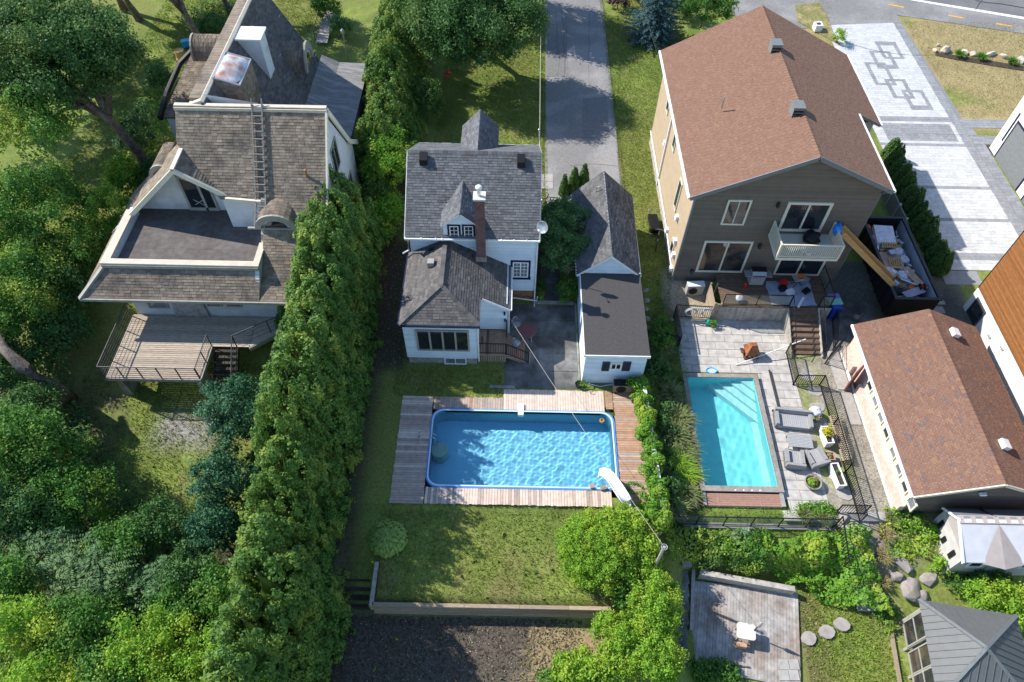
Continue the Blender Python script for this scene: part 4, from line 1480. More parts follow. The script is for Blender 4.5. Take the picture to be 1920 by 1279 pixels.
def barrel(x0, x1, yb, r, h, z0, name, axis, front, seed):
    "round-topped dormer: shingled half barrel with an arched front"
    n = 12
    arc = [(-r * math.cos(math.pi * k / n), h * math.sin(math.pi * k / n)) for k in range(n + 1)]
    mbd, sh = MB(), MB()
    rg = random.Random(seed)
    if axis == 'x':
        pt = lambda u, w, t: (t, yb + u, z0 + w)
    else:
        pt = lambda u, w, t: (yb + u, t, z0 + w)
    a0 = [pt(u * .97, w * .97, x0) for u, w in arc]
    vec = Vector(pt(0, 0, x1)) - Vector(pt(0, 0, x0))
    mbd.ext(a0, vec)
    body = mbd.build(name, 'stucco_white', L)
    for k in range(n):
        t = 0.
        while t < 1:
            t1 = min(1, t + rg.uniform(.1, .2) / vec.length * 1.6)
            A0, B0 = Vector(pt(*arc[k], x0)), Vector(pt(*arc[k + 1], x0))
            lift = 1 + rg.uniform(0, .012)
            q = [A0 + vec * t, B0 + vec * t, B0 + vec * (t1 - .01), A0 + vec * (t1 - .01)]
            cc = Vector(pt(0, 0, x0)) + vec * .5
            sh.add([*q], [(0, 1, 2, 3)])
            nn = (q[1] - q[0]).cross(q[2] - q[0]).normalized()
            if nn.z < 0:
                nn = -nn
            sh.add([v + nn * rg.uniform(.012, .022) for v in q], [(0, 1, 2, 3)])
            t = t1
    sh.build('shingle_course', 'old_shingle', body, kind='stuff')
    fr = MB()
    fd = Vector(front) * .12
    ao, ai = [Vector(pt(u * 1.04, w * 1.06, x0)) for u, w in arc], [Vector(pt(u * .74, w * .7, x0)) for u, w in arc]
    for k in range(n):
        fr.ext([ao[k], ao[k + 1], ai[k + 1], ai[k]], fd)
    fr.build('arched_trim', 'grey_trim', body)
    g = MB().ext([Vector(pt(u * .55, w * .5 + .04, x0)) for u, w in arc], Vector(front) * .04)
    g.build('pane', 'glass', body)
    return body


barrel(29.0, 30.9, -13.35, 1.15, .98, 4.85, 'eyebrow_dormer', 'y', (0, -1, 0), 3)
MB().bar((-14.95, 28.93, 4.9), (-12.0, 28.93, 4.9), .12, .1).build('dormer_sill', 'grey_trim', L)
# north wing
NX, NZ = -17.4, 9.5
NY0, NY1 = 34.4, 47.4
slope([(-14.4, 36, 3.9), (-14.4, NY1, 3.9), (NX, NY1, NZ), (NX, 33.9, NZ)], 41, m='brown_grey_shingle')
slope([(-21.0, NY1, 5.2), (-21.0, 34.2, 5.2), (-18.2, 34.2, 9.3), (-18.2, NY1, 9.3)], 42)
MB().ext([(-18.25, 34, 9.32), (NX - .1, 34, 9.58), (NX + .05, 34, 9.5), (NX + .05, 34, 9.3), (-18.25, 34, 9.2)], (0, NY1 - 34, 0)).build('ridge_cap', 'stucco_cream', L)
for k in range(46):
    MB().box(-18.22, 34.3 + k * .285, 9.33, NX - .12, 34.3 + k * .285 + .27, 9.56).build('ridge_shingle', 'old_shingle', L) if k % 1 == 0 else None
MB().ext([(-14.42, 36.5, 3.92), (-14.42, 48.1, 3.92), (-13.2, 48.1, 3.35), (-13.2, 36.5, 3.35)], (0, 0, .06)).build('metal_roof', 'metal_roof_old', L)
MB().ext([(-13.2, 36.5, 3.35), (-13.2, 48.1, 3.35), (-11.1, 48.4, 3.1), (-11.1, 36.5, 3.1)], (0, 0, .06)).build('metal_roof', 'metal_roof_old', L)
MB().box(-20.8, 34.2, -.5, -14.6, 47.2, 4.0).ext([(-20.8, 47.2, 4), (-14.6, 47.2, 4), (NX, 47.2, 9.2), (-18.2, 47.2, 9.0), (-20.8, 47.2, 5)], (0, -.2, 0)).box(-14.6, 36.6, -.5, -11.4, 48, 3.1).build('wing_body', 'stucco_white', L)
barrel(-14.4, -17.0, 44.7, 1.1, 1.5, 5.35, 'round_dormer', 'x', (1, 0, 0), 5)
barrel(-22.1, -18.6, 45.3, 1.0, 1.3, 5.6, 'round_dormer', 'x', (-1, 0, 0), 6)
# chimney
chl = MB().ext([(-17.25, 40.75, 5.8), (-15.85, 40.75, 5.8), (-15.85, 41.95, 5.8), (-17.25, 41.95, 5.8)], (0, 0, 3.5)).build('chimney', 'stucco_white', L)
MB().box(-17.42, 40.6, 9.3, -15.72, 42.1, 9.42).build('chimney_cap', 'white_paint', chl)
# skylight box
skb = MB().ext([(-17.35, 36.1, 8.6), (-15.95, 36.1, 6.5), (-15.95, 36.1, 9.2), (-17.35, 36.1, 9.65)], (0, 2.7, 0)).build('skylight_box', 'roof_deck', L)
shingles(MB(), [(-15.95, 36.1, 6.4), (-15.95, 38.8, 6.4), (-15.95, 38.8, 9.15), (-15.95, 36.1, 9.15)], .15, .3, .018, 8).build('shingle_course', 'old_shingle', skb, kind='stuff')
shingles(MB(), [(-17.3, 36.1, 9.0), (-15.95, 36.1, 6.5), (-15.95, 36.1, 9.15), (-17.3, 36.1, 9.6)], .15, .3, .018, 9).build('shingle_course', 'old_shingle', skb, kind='stuff')
dome = MB()
nn_ = 6
for i in range(nn_ + 1):
    for j in range(nn_ + 1):
        a, b = i / nn_, j / nn_
        hh = .28 * (1 - (2 * a - 1) ** 4) * (1 - (2 * b - 1) ** 4)
        dome.v.append((-17.3 + a * 1.3, 36.15 + b * 2.6, 9.66 - a * .45 + hh))
for i in range(nn_):
    for j in range(nn_):
        q = i * (nn_ + 1) + j
        dome.f.append((q, q + nn_ + 1, q + nn_ + 2, q + 1))
dome.build('skylight_dome', 'skylight_dome', skb, True)
MB().bar((-17.35, 36.12, 9.66), (-15.93, 36.12, 9.2), .1, .06).bar((-17.35, 38.78, 9.66), (-15.93, 38.78, 9.2), .1, .06).bar((-17.32, 36.1, 9.66), (-17.32, 38.8, 9.66), .1, .06).bar((-15.95, 36.1, 9.2), (-15.95, 38.8, 9.2), .1, .06).build('skylight_frame', 'metal_silver', skb)
MB().ext([(-17.2, 35.0, 8.2), (-15.9, 35.0, 8.2), (-14.6, 34.6, 8.6), (-17.6, 34.6, 9.1)], (0, 0, .5)).build('white_flashing', 'white_paint', L)
zs = lambda x: NZ - (x - NX) * (NZ - 3.9) / 3.0
for x, y in ((-16.4, 46.4), (-15.9, 43.2), (-14.9, 46.6), (-15.3, 39.0), (-15.0, 37.6), (-14.75, 44.6), (-14.7, 38.5), (-14.7, 46.9), (-14.8, 41.5)):
    z = zs(x)
    MB().path([(x, y, z + .05), (x + .1, y, z + .06), (x + .12, y + .25, z + .02), (x + .16, y + .3, z + .12)], .022, 5).build('snow_hook', 'galvanised', L)
MB().tube((-16.85, 42.8, 8.3), (-16.85, 42.8, 8.95), .07).lathe((-16.85, 42.8, 8.95), [(.11, 0), (.11, .08), (.02, .14)], 10).build('copper_vent', 'plywood', L)
vy = ly(6.6)
c = at(576, 320, 6.9)
MB().tube((c.x, ly(6.7), 6.6), (c.x, ly(6.7), 7.1), .07).lathe((c.x, ly(6.7), 7.1), [(.10, 0), (.10, .08), (.02, .13)], 10).build('copper_vent', 'plywood', L)
# low west roof
roof_slope(L, [(-24.3, 41.3, 3.2), (-19.4, 41.3, 3.2), (-19.4, 47.2, 4.9), (-23.2, 47.2, 4.9)], 'old_shingle', 'roof_deck', 51, .16, .3, .018)
MB().path([(-24.4, 41.2, 3.2), (-24.5, 43.5, 3.6), (-24.1, 46, 4.3), (-23.0, 47.5, 4.9)], .22, 6).build('rolled_edge', 'dark_metal', L)
MB().box(-24.2, 41.6, -.5, -19.4, 47.2, 3.1).build('west_wing', 'stucco_white', L)
barrel(33.2, 35.4, -21.0, .8, .9, 4.8, 'round_dormer', 'y', (0, -1, 0), 7)
# storey below the eave
MB().box(-22.05, 26.3, -2, -10.8, 33.8, 2.75).build('wall', 'stucco_white', L)
for a, b, z0, z1 in ((-21.2, -20.0, .9, 2.1), (-17.75, -16.85, 1.15, 2.2), (-16.6, -15.7, 1.15, 2.2)):
    window(L, (a, 26.3, z0), (1, 0, 0), b - a, z1 - z0, 'grey_trim', 'glass_curtain', fw=.1, cols=1)
sh_ = MB()
pts = []
rg = random.Random(4)
for i in range(9):
    for j in range(6):
        pts.append((-19.75 + i * .24 + rg.uniform(-.03, .03), 26.18 + rg.uniform(-.07, .05), .33 + j * .42 + (rg.uniform(-.1, .1) if j == 0 else 0)))
sh_.add(pts, [(i * 6 + j, (i + 1) * 6 + j, (i + 1) * 6 + j + 1, i * 6 + j + 1) for i in range(8) for j in range(5)])
sh_.build('plastic_sheet', mat('plastic_sheet', (.36, .33, .31), .5, .25, 4), L, True)
# ladder hooked over the ridge
LD = thing('roof_ladder', 'grey aluminium ladder lying up the brown shingled roof, hooked over its ridge', 'ladder', (-14.6, 29, 5))
mat('ladder_grey', (.22, .205, .185), .6, .15)
lt, lb = at(479, 203, 9.45), at(486, 411, 5.3)
lx0, lx1 = lt.x, lt.x
pl = [(33.9, 9.45), (30.3, 5.9), (29.0, 5.02)]
for s in (-.28, .28):
    MB().bar((lt.x + s, 33.9, 9.45), (lt.x + s + .1, 30.3, 5.92), .07, .09).bar((lt.x + s + .1, 30.3, 5.92), (lt.x + s + .13, 28.9, 5.0), .07, .09).bar((lt.x + s, 33.9, 9.45), (lt.x + s, 34.3, 9.1), .06, .08).bar((lt.x + s, 33.8, 9.4), (lt.x + s, 34.1, 9.75), .06, .08).build('rail', 'ladder_grey', LD)
src = None
for k in range(17):
    t = k / 16
    yy = 33.75 - t * 4.75
    zz = (9.3 + (yy - 33.75) * .97 + .04) if yy > 30.3 else (5.92 + (yy - 30.3) * .68)
    if src is None:
        src = MB().box(-.28, -.03, -.025, .28, .03, .025).build('rung', 'ladder_grey', None)
        src.parent = LD
        src.location = Vector((lt.x + .1 * t, yy, zz)) - ORIG[LD.name]
    else:
        piece(src, 'rung', (lt.x + .13 * t, yy, zz), LD)

# raised deck of the old house
OD = thing('raised_deck', 'old weathered grey raised deck with tube railings on tall concrete piers', 'deck', (-19.7, 24, .3))
boards(OD, -22.35, 21.75, -17.2, 24.0, 'x', .145, .3, 'deck_grey', jag=.05, gap=.024)
boards(OD, -22.35, 24.0, -15.0, 26.25, 'x', .145, .3, 'deck_grey', jag=.05, gap=.024)
MB().ext([(-15.0, 24.0, .3), (-12.2, 26.2, .3), (-15.0, 26.2, .3)], (0, 0, -.05)).build('landing', 'deck_grey', OD)
MB().box(-22.4, 21.7, .02, -17.15, 21.78, .27).box(-22.4, 21.78, .02, -22.32, 26.2, .27).box(-17.2, 21.78, .02, -17.12, 24.0, .27).bar((-15.0, 23.95, .15), (-12.2, 26.2, .15), .08, .25).build('rim_joist', 'timber_weathered', OD)
for x in (-21.95, -17.45):
    MB().ext([(x - .12, 21.9, .02), (x + .12, 21.9, .02), (x + .3, 21.9, -2.4), (x - .3, 21.9, -2.4)], (0, .8, 0)).build('pier', 'concrete', OD)
MB().box(-20.2, 25.4, -2, -19.9, 25.7, .02).box(-15.3, 25.2, -2, -15.0, 25.5, .02).build('pier', 'concrete', OD)
for k in range(9):
    z = .12 - k * .2
    MB().box(-17.0, 23.75 - k * .27, z - .04, -15.75, 24.02 - k * .27, z).build('tread', 'timber_dark', OD)
for x in (-17.05, -15.72):
    MB().ext([(x, 24, .25), (x, 21.5, -1.65), (x, 21.5, -1.9), (x, 24, -.05)], (.06, 0, 0)).build('stringer', 'timber_dark', OD)


def tube_rail(par, a, b, h=1.0, bars=4, posts=4, m='galvanised', wires=True):
    a, b = Vector(a), Vector(b)
    up = Vector((0, 0, h))
    MB().tube(a + up, b + up, .035, 6).build('top_rail', m, par)
    for k in range(bars):
        q = Vector((0, 0, h * (k + .4) / (bars + .2)))
        MB().tube(a + q, b + q, .012, 5).build('rail_bar', m, par)
    for k in range(posts):
        p = a.lerp(b, k / (posts - 1))
        MB().bar(p, p + up, .05, .05).build('rail_post', m, par)


mat('rail_steel', (.11, .10, .095), .6, .2, 5, me=.2)
tube_rail(OD, (-22.4, 26.1, .3), (-22.4, 21.75, .3), 1.05, 5, 5, 'rail_steel')
tube_rail(OD, (-22.4, 21.72, .3), (-17.15, 21.72, .3), 1.05, 5, 6, 'rail_steel')
tube_rail(OD, (-17.12, 21.72, .3), (-17.12, 24.0, .3), 1.05, 5, 3, 'rail_steel')
tube_rail(OD, (-15.7, 24.0, .3), (-12.3, 26.2, .3), 1.05, 3, 3, 'rail_steel')
tube_rail(OD, (-15.7, 24.0, .3), (-15.7, 21.5, -1.6), 1.0, 2, 3, 'rail_steel')

# ------------------------------------------------------------------ big tan house on the right
T = thing('tan_house', 'big two-storey tan sided house with reddish brown gable roof, cream trim and rear balcony', 'house', (15, 36, 0))
YT, YO = 30.1, 29.75
rx, rz = wy(1539, 294, YO)
wx_, wz_ = wy(1294, 370, YO)
ex_, ez_ = wy(1676, 358, YO)
ry1 = at(1444, 10.5, rz).y
mw = (rz - wz_) / (rx - wx_)
me_ = (rz - ez_) / (ex_ - rx)
x2 = 22.0
z2_ = rz - me_ * (x2 - rx)
yN = at(1248, 95, wz_).y
YJ = 36.6
R1 = roof_slope(T, [(wx_, yN, wz_), (wx_, YO, wz_), (rx, YO, rz), (rx, ry1, rz)], 'red_brown_shingle', 'grey_fascia', 61, .125, .27, .014)
roof_slope(T, [(ex_, YO, ez_), (ex_, YJ, ez_), (rx, YJ, rz), (rx, YO, rz)], 'red_brown_shingle', 'grey_fascia', 62, .125, .27, .014)
roof_slope(T, [(x2, YJ, z2_), (x2, yN, z2_), (rx, ry1, rz), (rx, YJ, rz)], 'red_brown_shingle', 'grey_fascia', 63, .125, .27, .014)
rc2 = MB()
n = int((ry1 - YO) / .25)
for k in range(n):
    y = YO + k * (ry1 - YO) / n
    for s in (-1, 1):
        m_ = mw if s < 0 else me_
        rc2.add([(rx, y, rz + .025), (rx, y + .24, rz + .02), (rx + s * .17, y + .24, rz + .018 - .17 * m_), (rx + s * .17, y, rz + .028 - .17 * m_)], [(0, 1, 2, 3)])
rc2.build('ridge_cap', 'red_brown_shingle', T, kind='stuff')
for a, b in (((wx_, YO - .03, wz_ - .1), (rx, YO - .03, rz - .1)), ((rx, YO - .03, rz - .1), (ex_, YO - .03, ez_ - .1))):
    MB().bar(a, b, .06, .24).build('bargeboard', 'grey_fascia', T)
for a, b in (((wx_ - .06, YO - .05, wz_ - .05), (wx_ - .06, yN, wz_ - .05)), ((ex_ + .06, YO - .05, ez_ - .05), (ex_ + .06, YJ, ez_ - .05)), ((x2 + .06, YJ, z2_ - .05), (x2 + .06, yN, z2_ - .05))):
    MB().bar(a, b, .12, .12).build('gutter', 'white_paint', T)
wW, wE = wx_ + .42, ex_ - .4
gt = [(wW, YT, -.6), (wE, YT, -.6), (wE, YT, ez_ - .0), (rx, YT, rz - .2), (wW, YT, wz_ - .0)]
wall(T, gt, 'tan_siding', .12)
wall(T, [(wW, yN - .4, .3), (wW, YT, .3), (wW, YT, wz_), (wW, yN - .4, wz_)], 'cream_siding', .12)
MB().box(wW - .06, YT + .05, -.7, wW + .1, yN - .5, .35).build('stone_plinth', 'stone_base', T)
wall(T, [(wE, YT, -.6), (wE, YJ + 1, -.6), (wE, YJ + 1, ez_), (wE, YT, ez_)], 'tan_siding', .12)
MB().box(wE, YJ + .3, 2.6, x2 - .3, yN - .4, z2_).box(wE, YJ + 2.5, -.1, x2 - .3, yN - .4, 2.6).build('porch_block', 'stone_base', T)
MB().box(x2 - .55, YJ + .3, -.1, x2 - .3, YJ + .6, 2.6).build('porch_post', 'white_paint', T)
MB().ext([(wW, yN - .4, 0), (wE, yN - .4, 0), (wE, yN - .4, 7), (rx, yN - .4, rz - .3), (wW, yN - .4, 7)], (0, -.2, 0)).build('north_wall', 'cream_siding', T)
MB().bar((wW - .02, YT - .02, -.6), (wW - .02, YT - .02, wz_), .12, .12).build('corner_trim', 'grey_fascia', T)


def twin(px0, px1, pyb, pyt, gm='glass_warm', **k):
    x0, z0 = wy(px0, pyb, YT)
    x1, _ = wy(px1, pyb, YT)
    _, z1 = wy(px0 + 8, pyt, YT)
    return window(T, (x0, YT - .02, z0), (1, 0, 0), x1 - x0, z1 - z0, 'cream_trim', gm, **k)


twin(1350, 1394, 420, 373, cols=2, fw=.11)
twin(1456, 1538, 431, 377, 'glass', cols=2, fw=.16, mull=.1, depth=.09)
twin(1303, 1391, 508, 450, cols=2, fw=.13, mull=.1)
twin(1448, 1535, 514, 470, 'glass', cols=2, fw=.13, mull=.1)
for py0, py1 in ((297, 313), (345, 372), (385, 412)):
    z = 4.6
for y0, z0, h in ((40.2, 4.9, 1.5), (36.6, 4.7, 1.6), (33.0, 3.0, 2.2), (31.4, .6, 1.2)):
    window(T, (wW - .02, y0 + .7, z0), (0, -1, 0), .75, h, 'cream_trim', fw=.08, cols=1)
for y, z in ((39.0, 3.6), (32.2, 3.3), (30.9, 1.4), (31.3, 2.2), (33.6, .9), (30.6, .5)):
    MB().obox((wW - .1, y, z), (.2, .3, .34)).obox((wW - .18, y, z - .1), (.06, .34, .1)).build('utility_box', 'white_plastic', T)
MB().path([(wW - .08, 44, .9), (wW - .08, 34, .85), (wW - .08, 30.4, .5)], .05, 6).build('conduit', 'white_plastic', T)
MB().path([(wx_ - .05, yN - 5.6, wz_ - .1), (wW - .1, yN - 5.6, wz_ - .6), (wW - .1, yN - 5.6, .3)], .06, 6).build('downpipe', 'white_plastic', T)
MB().path([(ex_ + .05, YO + .1, ez_ - .1), (wE + .1, YT + .1, ez_ - .6), (wE + .1, YT + .1, 0)], .06, 6).build('downpipe', 'grey_fascia', T)
for px, py, h in ((1455, 83, .55), (1496, 200, .55)):
    c = at(px, py, rz + .2)
    v = MB().box(c.x - .28, c.y - .33, rz - .55, c.x + .28, c.y + .33, rz + .3).box(c.x - .34, c.y - .38, rz + .3, c.x + .34, c.y + .38, rz + .36).build('roof_vent', 'grey_fascia', T)
    for k in range(3):
        MB().box(c.x - .26, c.y - .36, rz - .3 + k * .18, c.x + .26, c.y - .331, rz - .2 + k * .18).build('louvre', 'black_metal', v)
c = at(1355, 195, rz - 1.2)
MB().tube((c.x, c.y, c.z - .3), (c.x, c.y, c.z + .45), .05).build('vent_pipe', 'galvanised', T)
for x, z in ((11.0, .9), (14.6, 6.4), (14.5, 3.2)):
    MB().obox((x, YT - .1, z), (.14, .16, .3)).lathe((x, YT - .14, z + .15), [(.1, 0), (.02, .1)], 8).build('wall_lantern', 'black_metal', T)
# balcony
BZ, BY, BX0, BX1 = 4.2, 28.1, 14.75, 18.25
B = MB().box(BX0, BY, BZ - .18, BX1, YT - .02, BZ).build('balcony', 'cream_trim', T)
for x in (BX0 + .04, BX1 - .04):
    for y in (BY + .04, YT - .12):
        MB().box(x - .05, y - .05, BZ, x + .05, y + .05, BZ + 1.05).build('post', 'cream_trim', B)


def bal_run(par, a, b, z0, h, m='cream_trim', step=.11):
    a, b = Vector(a), Vector(b)
    MB().bar(a + V(0, 0, z0 + h), b + V(0, 0, z0 + h), .08, .06).build('handrail', m, par)
    MB().bar(a + V(0, 0, z0 + .1), b + V(0, 0, z0 + .1), .05, .05).build('bottom_rail', m, par)
    n = int((b - a).length / step)
    src = None
    for k in range(1, n):
        p = a.lerp(b, k / n) + V(0, 0, z0)
        if src is None:
            src = MB().box(-.018, -.018, .1, .018, .018, h).build('baluster', m, None)
            src.parent = par
            src.location = p - ORIG[par.name]
        else:
            piece(src, 'baluster', p, par)


bal_run(B, (BX0 + .05, BY + .04, 0), (BX1 - .05, BY + .04, 0), BZ, 1.0)
bal_run(B, (BX1 - .04, BY + .05, 0), (BX1 - .04, YT - .15, 0), BZ, 1.0)
bal_run(B, (BX0 + .04, BY + .05, 0), (BX0 + .04, YT - .15, 0), BZ, 1.0)
MB().box(BX0 + .06, BY + .1, BZ + .12, BX0 + .08, YT - .2, BZ + .98).build('side_panel', 'canvas_taupe', B)
for y in (BY + .3, YT - .4):
    MB().box(BX0 + .1, y - .05, BZ - .4, BX1 - .1, y + .05, BZ - .18).build('joist', 'tan_siding', B)
# rear deck
DZ = .75
TD = thing('rear_deck', 'raised brown deck with glass railing behind the tan house', 'deck', (15, 28.5, DZ))
boards(TD, 12.45, 27.48, 18.9, 30.05, 'x', .145, DZ, 'deck_brown', jag=.03)
n = 30
for k in range(n):
    x = 12.45 + k * (16.45 - 12.45) / n
    MB().box(x, 27.4, -.6, x + .122, 27.44, DZ - .03).build('skirt_board', 'timber_weathered', TD)
for k in range(6):
    x = 18.22 + k * .13
    MB().box(x, 27.4, -.6, x + .12, 27.44, DZ - .03).build('skirt_board', 'timber_weathered', TD)
MB().box(12.4, 27.36, DZ - .06, 16.45, 27.5, DZ + .012).build('edge_board', 'deck_brown', TD)
ns = 8
for k in range(ns):
    z = DZ - (k + 1) * (DZ + .6) / (ns + .5)
    y = 27.42 - k * .31
    MB().box(16.48, y - .33, z - .05, 18.18, y, z).build('tread', 'deck_brown', TD)
    MB().box(16.5, y - .03, z - .02, 18.16, y, z + .14).build('riser', 'deck_warm' if k > 4 else 'deck_brown', TD)
for x in (16.4, 18.2):
    MB().ext([(x, 27.42, DZ), (x, 27.42, -.62), (x, 24.7, -.62), (x, 24.7, -.45)], (.05, 0, 0)).build('stringer', 'timber_weathered', TD)
m = glass_mat('rail_glass', (.5, .52, .5))
nt = m.node_tree
tb, mxs = nt.nodes.new('ShaderNodeBsdfTransparent'), nt.nodes.new('ShaderNodeMixShader')
tb.inputs[0].default_value = (.82, .85, .83, 1)
mxs.inputs[0].default_value = .13
nt.links.new(tb.outputs[0], mxs.inputs[1])
nt.links.new(nt.nodes['Principled BSDF'].outputs[0], mxs.inputs[2])
nt.links.new(mxs.outputs[0], nt.nodes['Material Output'].inputs[0])


def glass_run(par, a, b, n, h=.95):
    a, b = Vector(a), Vector(b)
    MB().bar(a + V(0, 0, h), b + V(0, 0, h), .05, .04).build('top_rail', 'black_metal', par)
    MB().bar(a + V(0, 0, .08), b + V(0, 0, .08), .04, .03).build('bottom_rail', 'black_metal', par)
    for k in range(n + 1):
        p = a.lerp(b, k / n)
        MB().bar(p, p + V(0, 0, h), .05, .05).build('rail_post', 'black_metal', par)
    for k in range(n):
        p, q = a.lerp(b, (k + .04) / n), a.lerp(b, (k + .96) / n)
        t = (q - p).cross(V(0, 0, 1)).normalized() * .01
        MB().ext([p + V(0, 0, .12) + t, q + V(0, 0, .12) + t, q + V(0, 0, h - .05) + t, p + V(0, 0, h - .05) + t], -2 * t).build('glass_panel', 'rail_glass', par)


glass_run(TD, (12.5, 27.5, DZ), (16.45, 27.5, DZ), 2)
glass_run(TD, (18.22, 27.5, DZ), (18.88, 27.5, DZ), 1)
glass_run(TD, (18.88, 27.52, DZ), (18.88, 30.0, DZ), 2)
for x in (16.45, 18.2):
    MB().path([(x, 27.45, DZ), (x, 27.45, DZ + .95), (x, 24.9, .42), (x, 24.9, -.6)], .025, 6).build('handrail', 'black_metal', TD)
# pine planter box at the deck corner
PB = thing('pine_planter', 'tall open pine planter box at the left corner of the rear deck', 'planter', (12.2, 27.9, -.6))
for k in range(5):
    MB().box(12.05, 27.42, -.6 + k * .3, 12.4, 27.46, -.32 + k * .3).build('plank', 'timber', PB)
    MB().box(12.0, 27.46, -.6 + k * .3, 12.05, 29.0, -.32 + k * .3).build('plank', 'timber', PB)
for x, y in ((12.02, 27.42), (12.4, 27.42), (12.02, 29.0), (12.4, 29.0)):
    MB().box(x - .03, y - .03, -.6, x + .05, y + .05, 1.0).build('post', 'timber', PB)
# ------------------------------------------------------------------ pool house
PZ = -.62
PH = thing('pool_house', 'low pool house with reddish brown shingle roof and a row of small cream windows', 'building', (22.5, 20, PZ))
pe, pr_, yS, yN_ = 1.6, 3.1, 14.95, 25.5
xw, xr, xe = 19.4, 23.0, 26.4
roof_slope(PH, [(xw, yN_, pe), (xw, yS, pe), (xr, yS, pr_), (xr, yN_, pr_)], 'pool_house_shingle', 'white_paint', 71, .13, .24, .016)
roof_slope(PH, [(xe, yS, pe), (xe, yN_, pe), (xr, yN_, pr_), (xr, yS, pr_)], 'pool_house_shingle', 'white_paint', 72, .13, .24, .016)
rcap = MB()
for k in range(42):
    y = yS + k * .25
    for s in (-1, 1):
        rcap.add([(xr, y, pr_ + .025), (xr, y + .24, pr_ + .02), (xr + s * .17, y + .24, pr_ - .05), (xr + s * .17, y, pr_ - .043)], [(0, 1, 2, 3)])
rcap.build('ridge_cap', 'pool_house_shingle', PH, kind='stuff')
MB().bar((xw - .05, yS - .02, pe - .05), (xw - .05, yN_, pe - .05), .1, .14).build('gutter', 'white_paint', PH)
for a, b in (((xw, yS - .03, pe - .08), (xr, yS - .03, pr_ - .08)), ((xr, yS - .03, pr_ - .08), (xe, yS - .03, pe - .08))):
    MB().bar(a, b, .06, .18).build('bargeboard', 'cream_trim', PH)
MB().ext([(19.75, 15.15, PZ), (26.1, 15.15, PZ), (26.1, 15.15, pe - .1), (xr, 15.15, pr_ - .25), (19.75, 15.15, pe - .1)], (0, 10.1, 0)).build('wall', 'tan_siding', PH)
siding(MB(), [(19.75, 15.14, PZ), (26.1, 15.14, PZ), (26.1, 15.14, pe - .1), (xr, 15.14, pr_ - .25), (19.75, 15.14, pe - .1)], .13).build('clapboard', 'tan_siding', PH, kind='stuff')
MB().box(19.45, 15.1, PZ - .1, 19.74, 22.4, .15).build('stone_panel', 'pink_stone', PH)
MB().box(19.45, 23.6, PZ - .1, 19.74, 25.2, .15).build('stone_panel', 'pink_stone', PH)
MB().box(19.40, 15.05, PZ - .3, 19.5, 25.2, PZ + .1).build('plinth', 'white_paint', PH)
MB().box(19.66, 15.1, .15, 19.76, 22.4, .42).build('sill_band', 'cream_trim', PH)
MB().box(19.7, 15.1, .42, 19.76, 22.4, 1.5).build('window_band', 'stucco_cream', PH)
MB().box(19.7, 23.6, .15, 19.76, 25.2, 1.5).build('window_band', 'stucco_cream', PH)
MB().box(19.7, 22.4, PZ, 19.75, 23.6, 1.5).build('doorway', 'pink_stone', PH)
for k, y in enumerate((22.2, 21.2, 20.2, 19.25, 18.1, 17.15, 16.2, 15.3)):
    window(PH, (19.70, y, .5), (0, -1, 0), .66, .72, 'cream_trim', 'glass_curtain' if k % 3 else 'glass', fw=.08)
MB().obox((19.25, 22.75, .35), (.95, .07, 1.9), rz=.75).build('open_door', 'red_brown_paint', PH)
for y, x in ((24.1, 24.0), (17.2, 23.9)):
    v = MB().obox((x + .1, y, pe + (xe - x) * .44 + .15), (.42, .5, .24), ry=.4).build('roof_vent', 'white_plastic', PH)
MB().obox((22.6, 15.0, 1.9), (.3, .14, .14)).build('security_lamp', 'white_plastic', PH)

# ------------------------------------------------------------------ modern white house at the right edge
MH = thing('modern_house', 'modern white stucco house clad in brown wood slats with dark garage doors', 'house', (30, 28, 0))
WXl = 27.55
MB().box(WXl, 12, -1, 36, 28.4, 1.75).build('lower_wall', 'stucco_bright', MH)
wz0 = 1.75
body = MB().box(WXl + .06, 12, wz0, 36, 28.35, 7.2).build('upper_storey', 'timber_dark', MH)
k, z = 0, wz0
while z < 7.1:
    MB().box(WXl, 11.9, z, WXl + .06, 28.42, z + .115).build('wood_slat', 'wood_slat', MH)
    MB().box(WXl, 28.35, z, 36, 28.42, z + .115).build('wood_slat', 'wood_slat', MH)
    z += .14
window(MH, (WXl - .01, 27.9, .1), (0, -1, 0), 1.2, 1.35, 'slate_shutter', fw=.09, cols=1, rows=2)
for y, z in ((25.4, .9), (24.2, 1.35)):
    MB().obox((WXl - .05, y, z), (.1, .25, .06)).path([(WXl - .08, y, z), (WXl - .1, y - .1, z - .4)], .012, 4).build('outdoor_tap', 'metal_silver', MH)
GX = 35.25
MB().box(GX, 28.4, 0, 46, 44.0, 6.5).build('garage_wing', 'stucco_bright', MH)
for y0, y1 in ((39.3, 42.9), (34.9, 38.2)):
    f = MB().box(GX - .02, y0 - .15, 0, GX + .06, y0, 3.1).box(GX - .02, y1, 0, GX + .06, y1 + .15, 3.1).box(GX - .02, y0, 2.95, GX + .06, y1, 3.1).build('door_surround', 'navy_paint', MH)
    for j in range(5):
        MB().box(GX - .03, y0 + .01, .03 + j * .585, GX + .02, y1 - .01, .03 + j * .585 + .57).build('door_panel', 'grey_fascia', f)
MB().box(GX - .03, 43.2, 1.2, GX, 43.35, 3.5).build('slot_window', 'navy_paint', MH)
for k in range(3):
    for j in range(7):
        MB().box(GX - .015, 28.5 + j * 1.7, 3.3 + k * .75, GX, 28.5 + j * 1.7 + 1.68, 3.3 + k * .75 + .73).build('stone_panel', 'stucco_bright', MH)

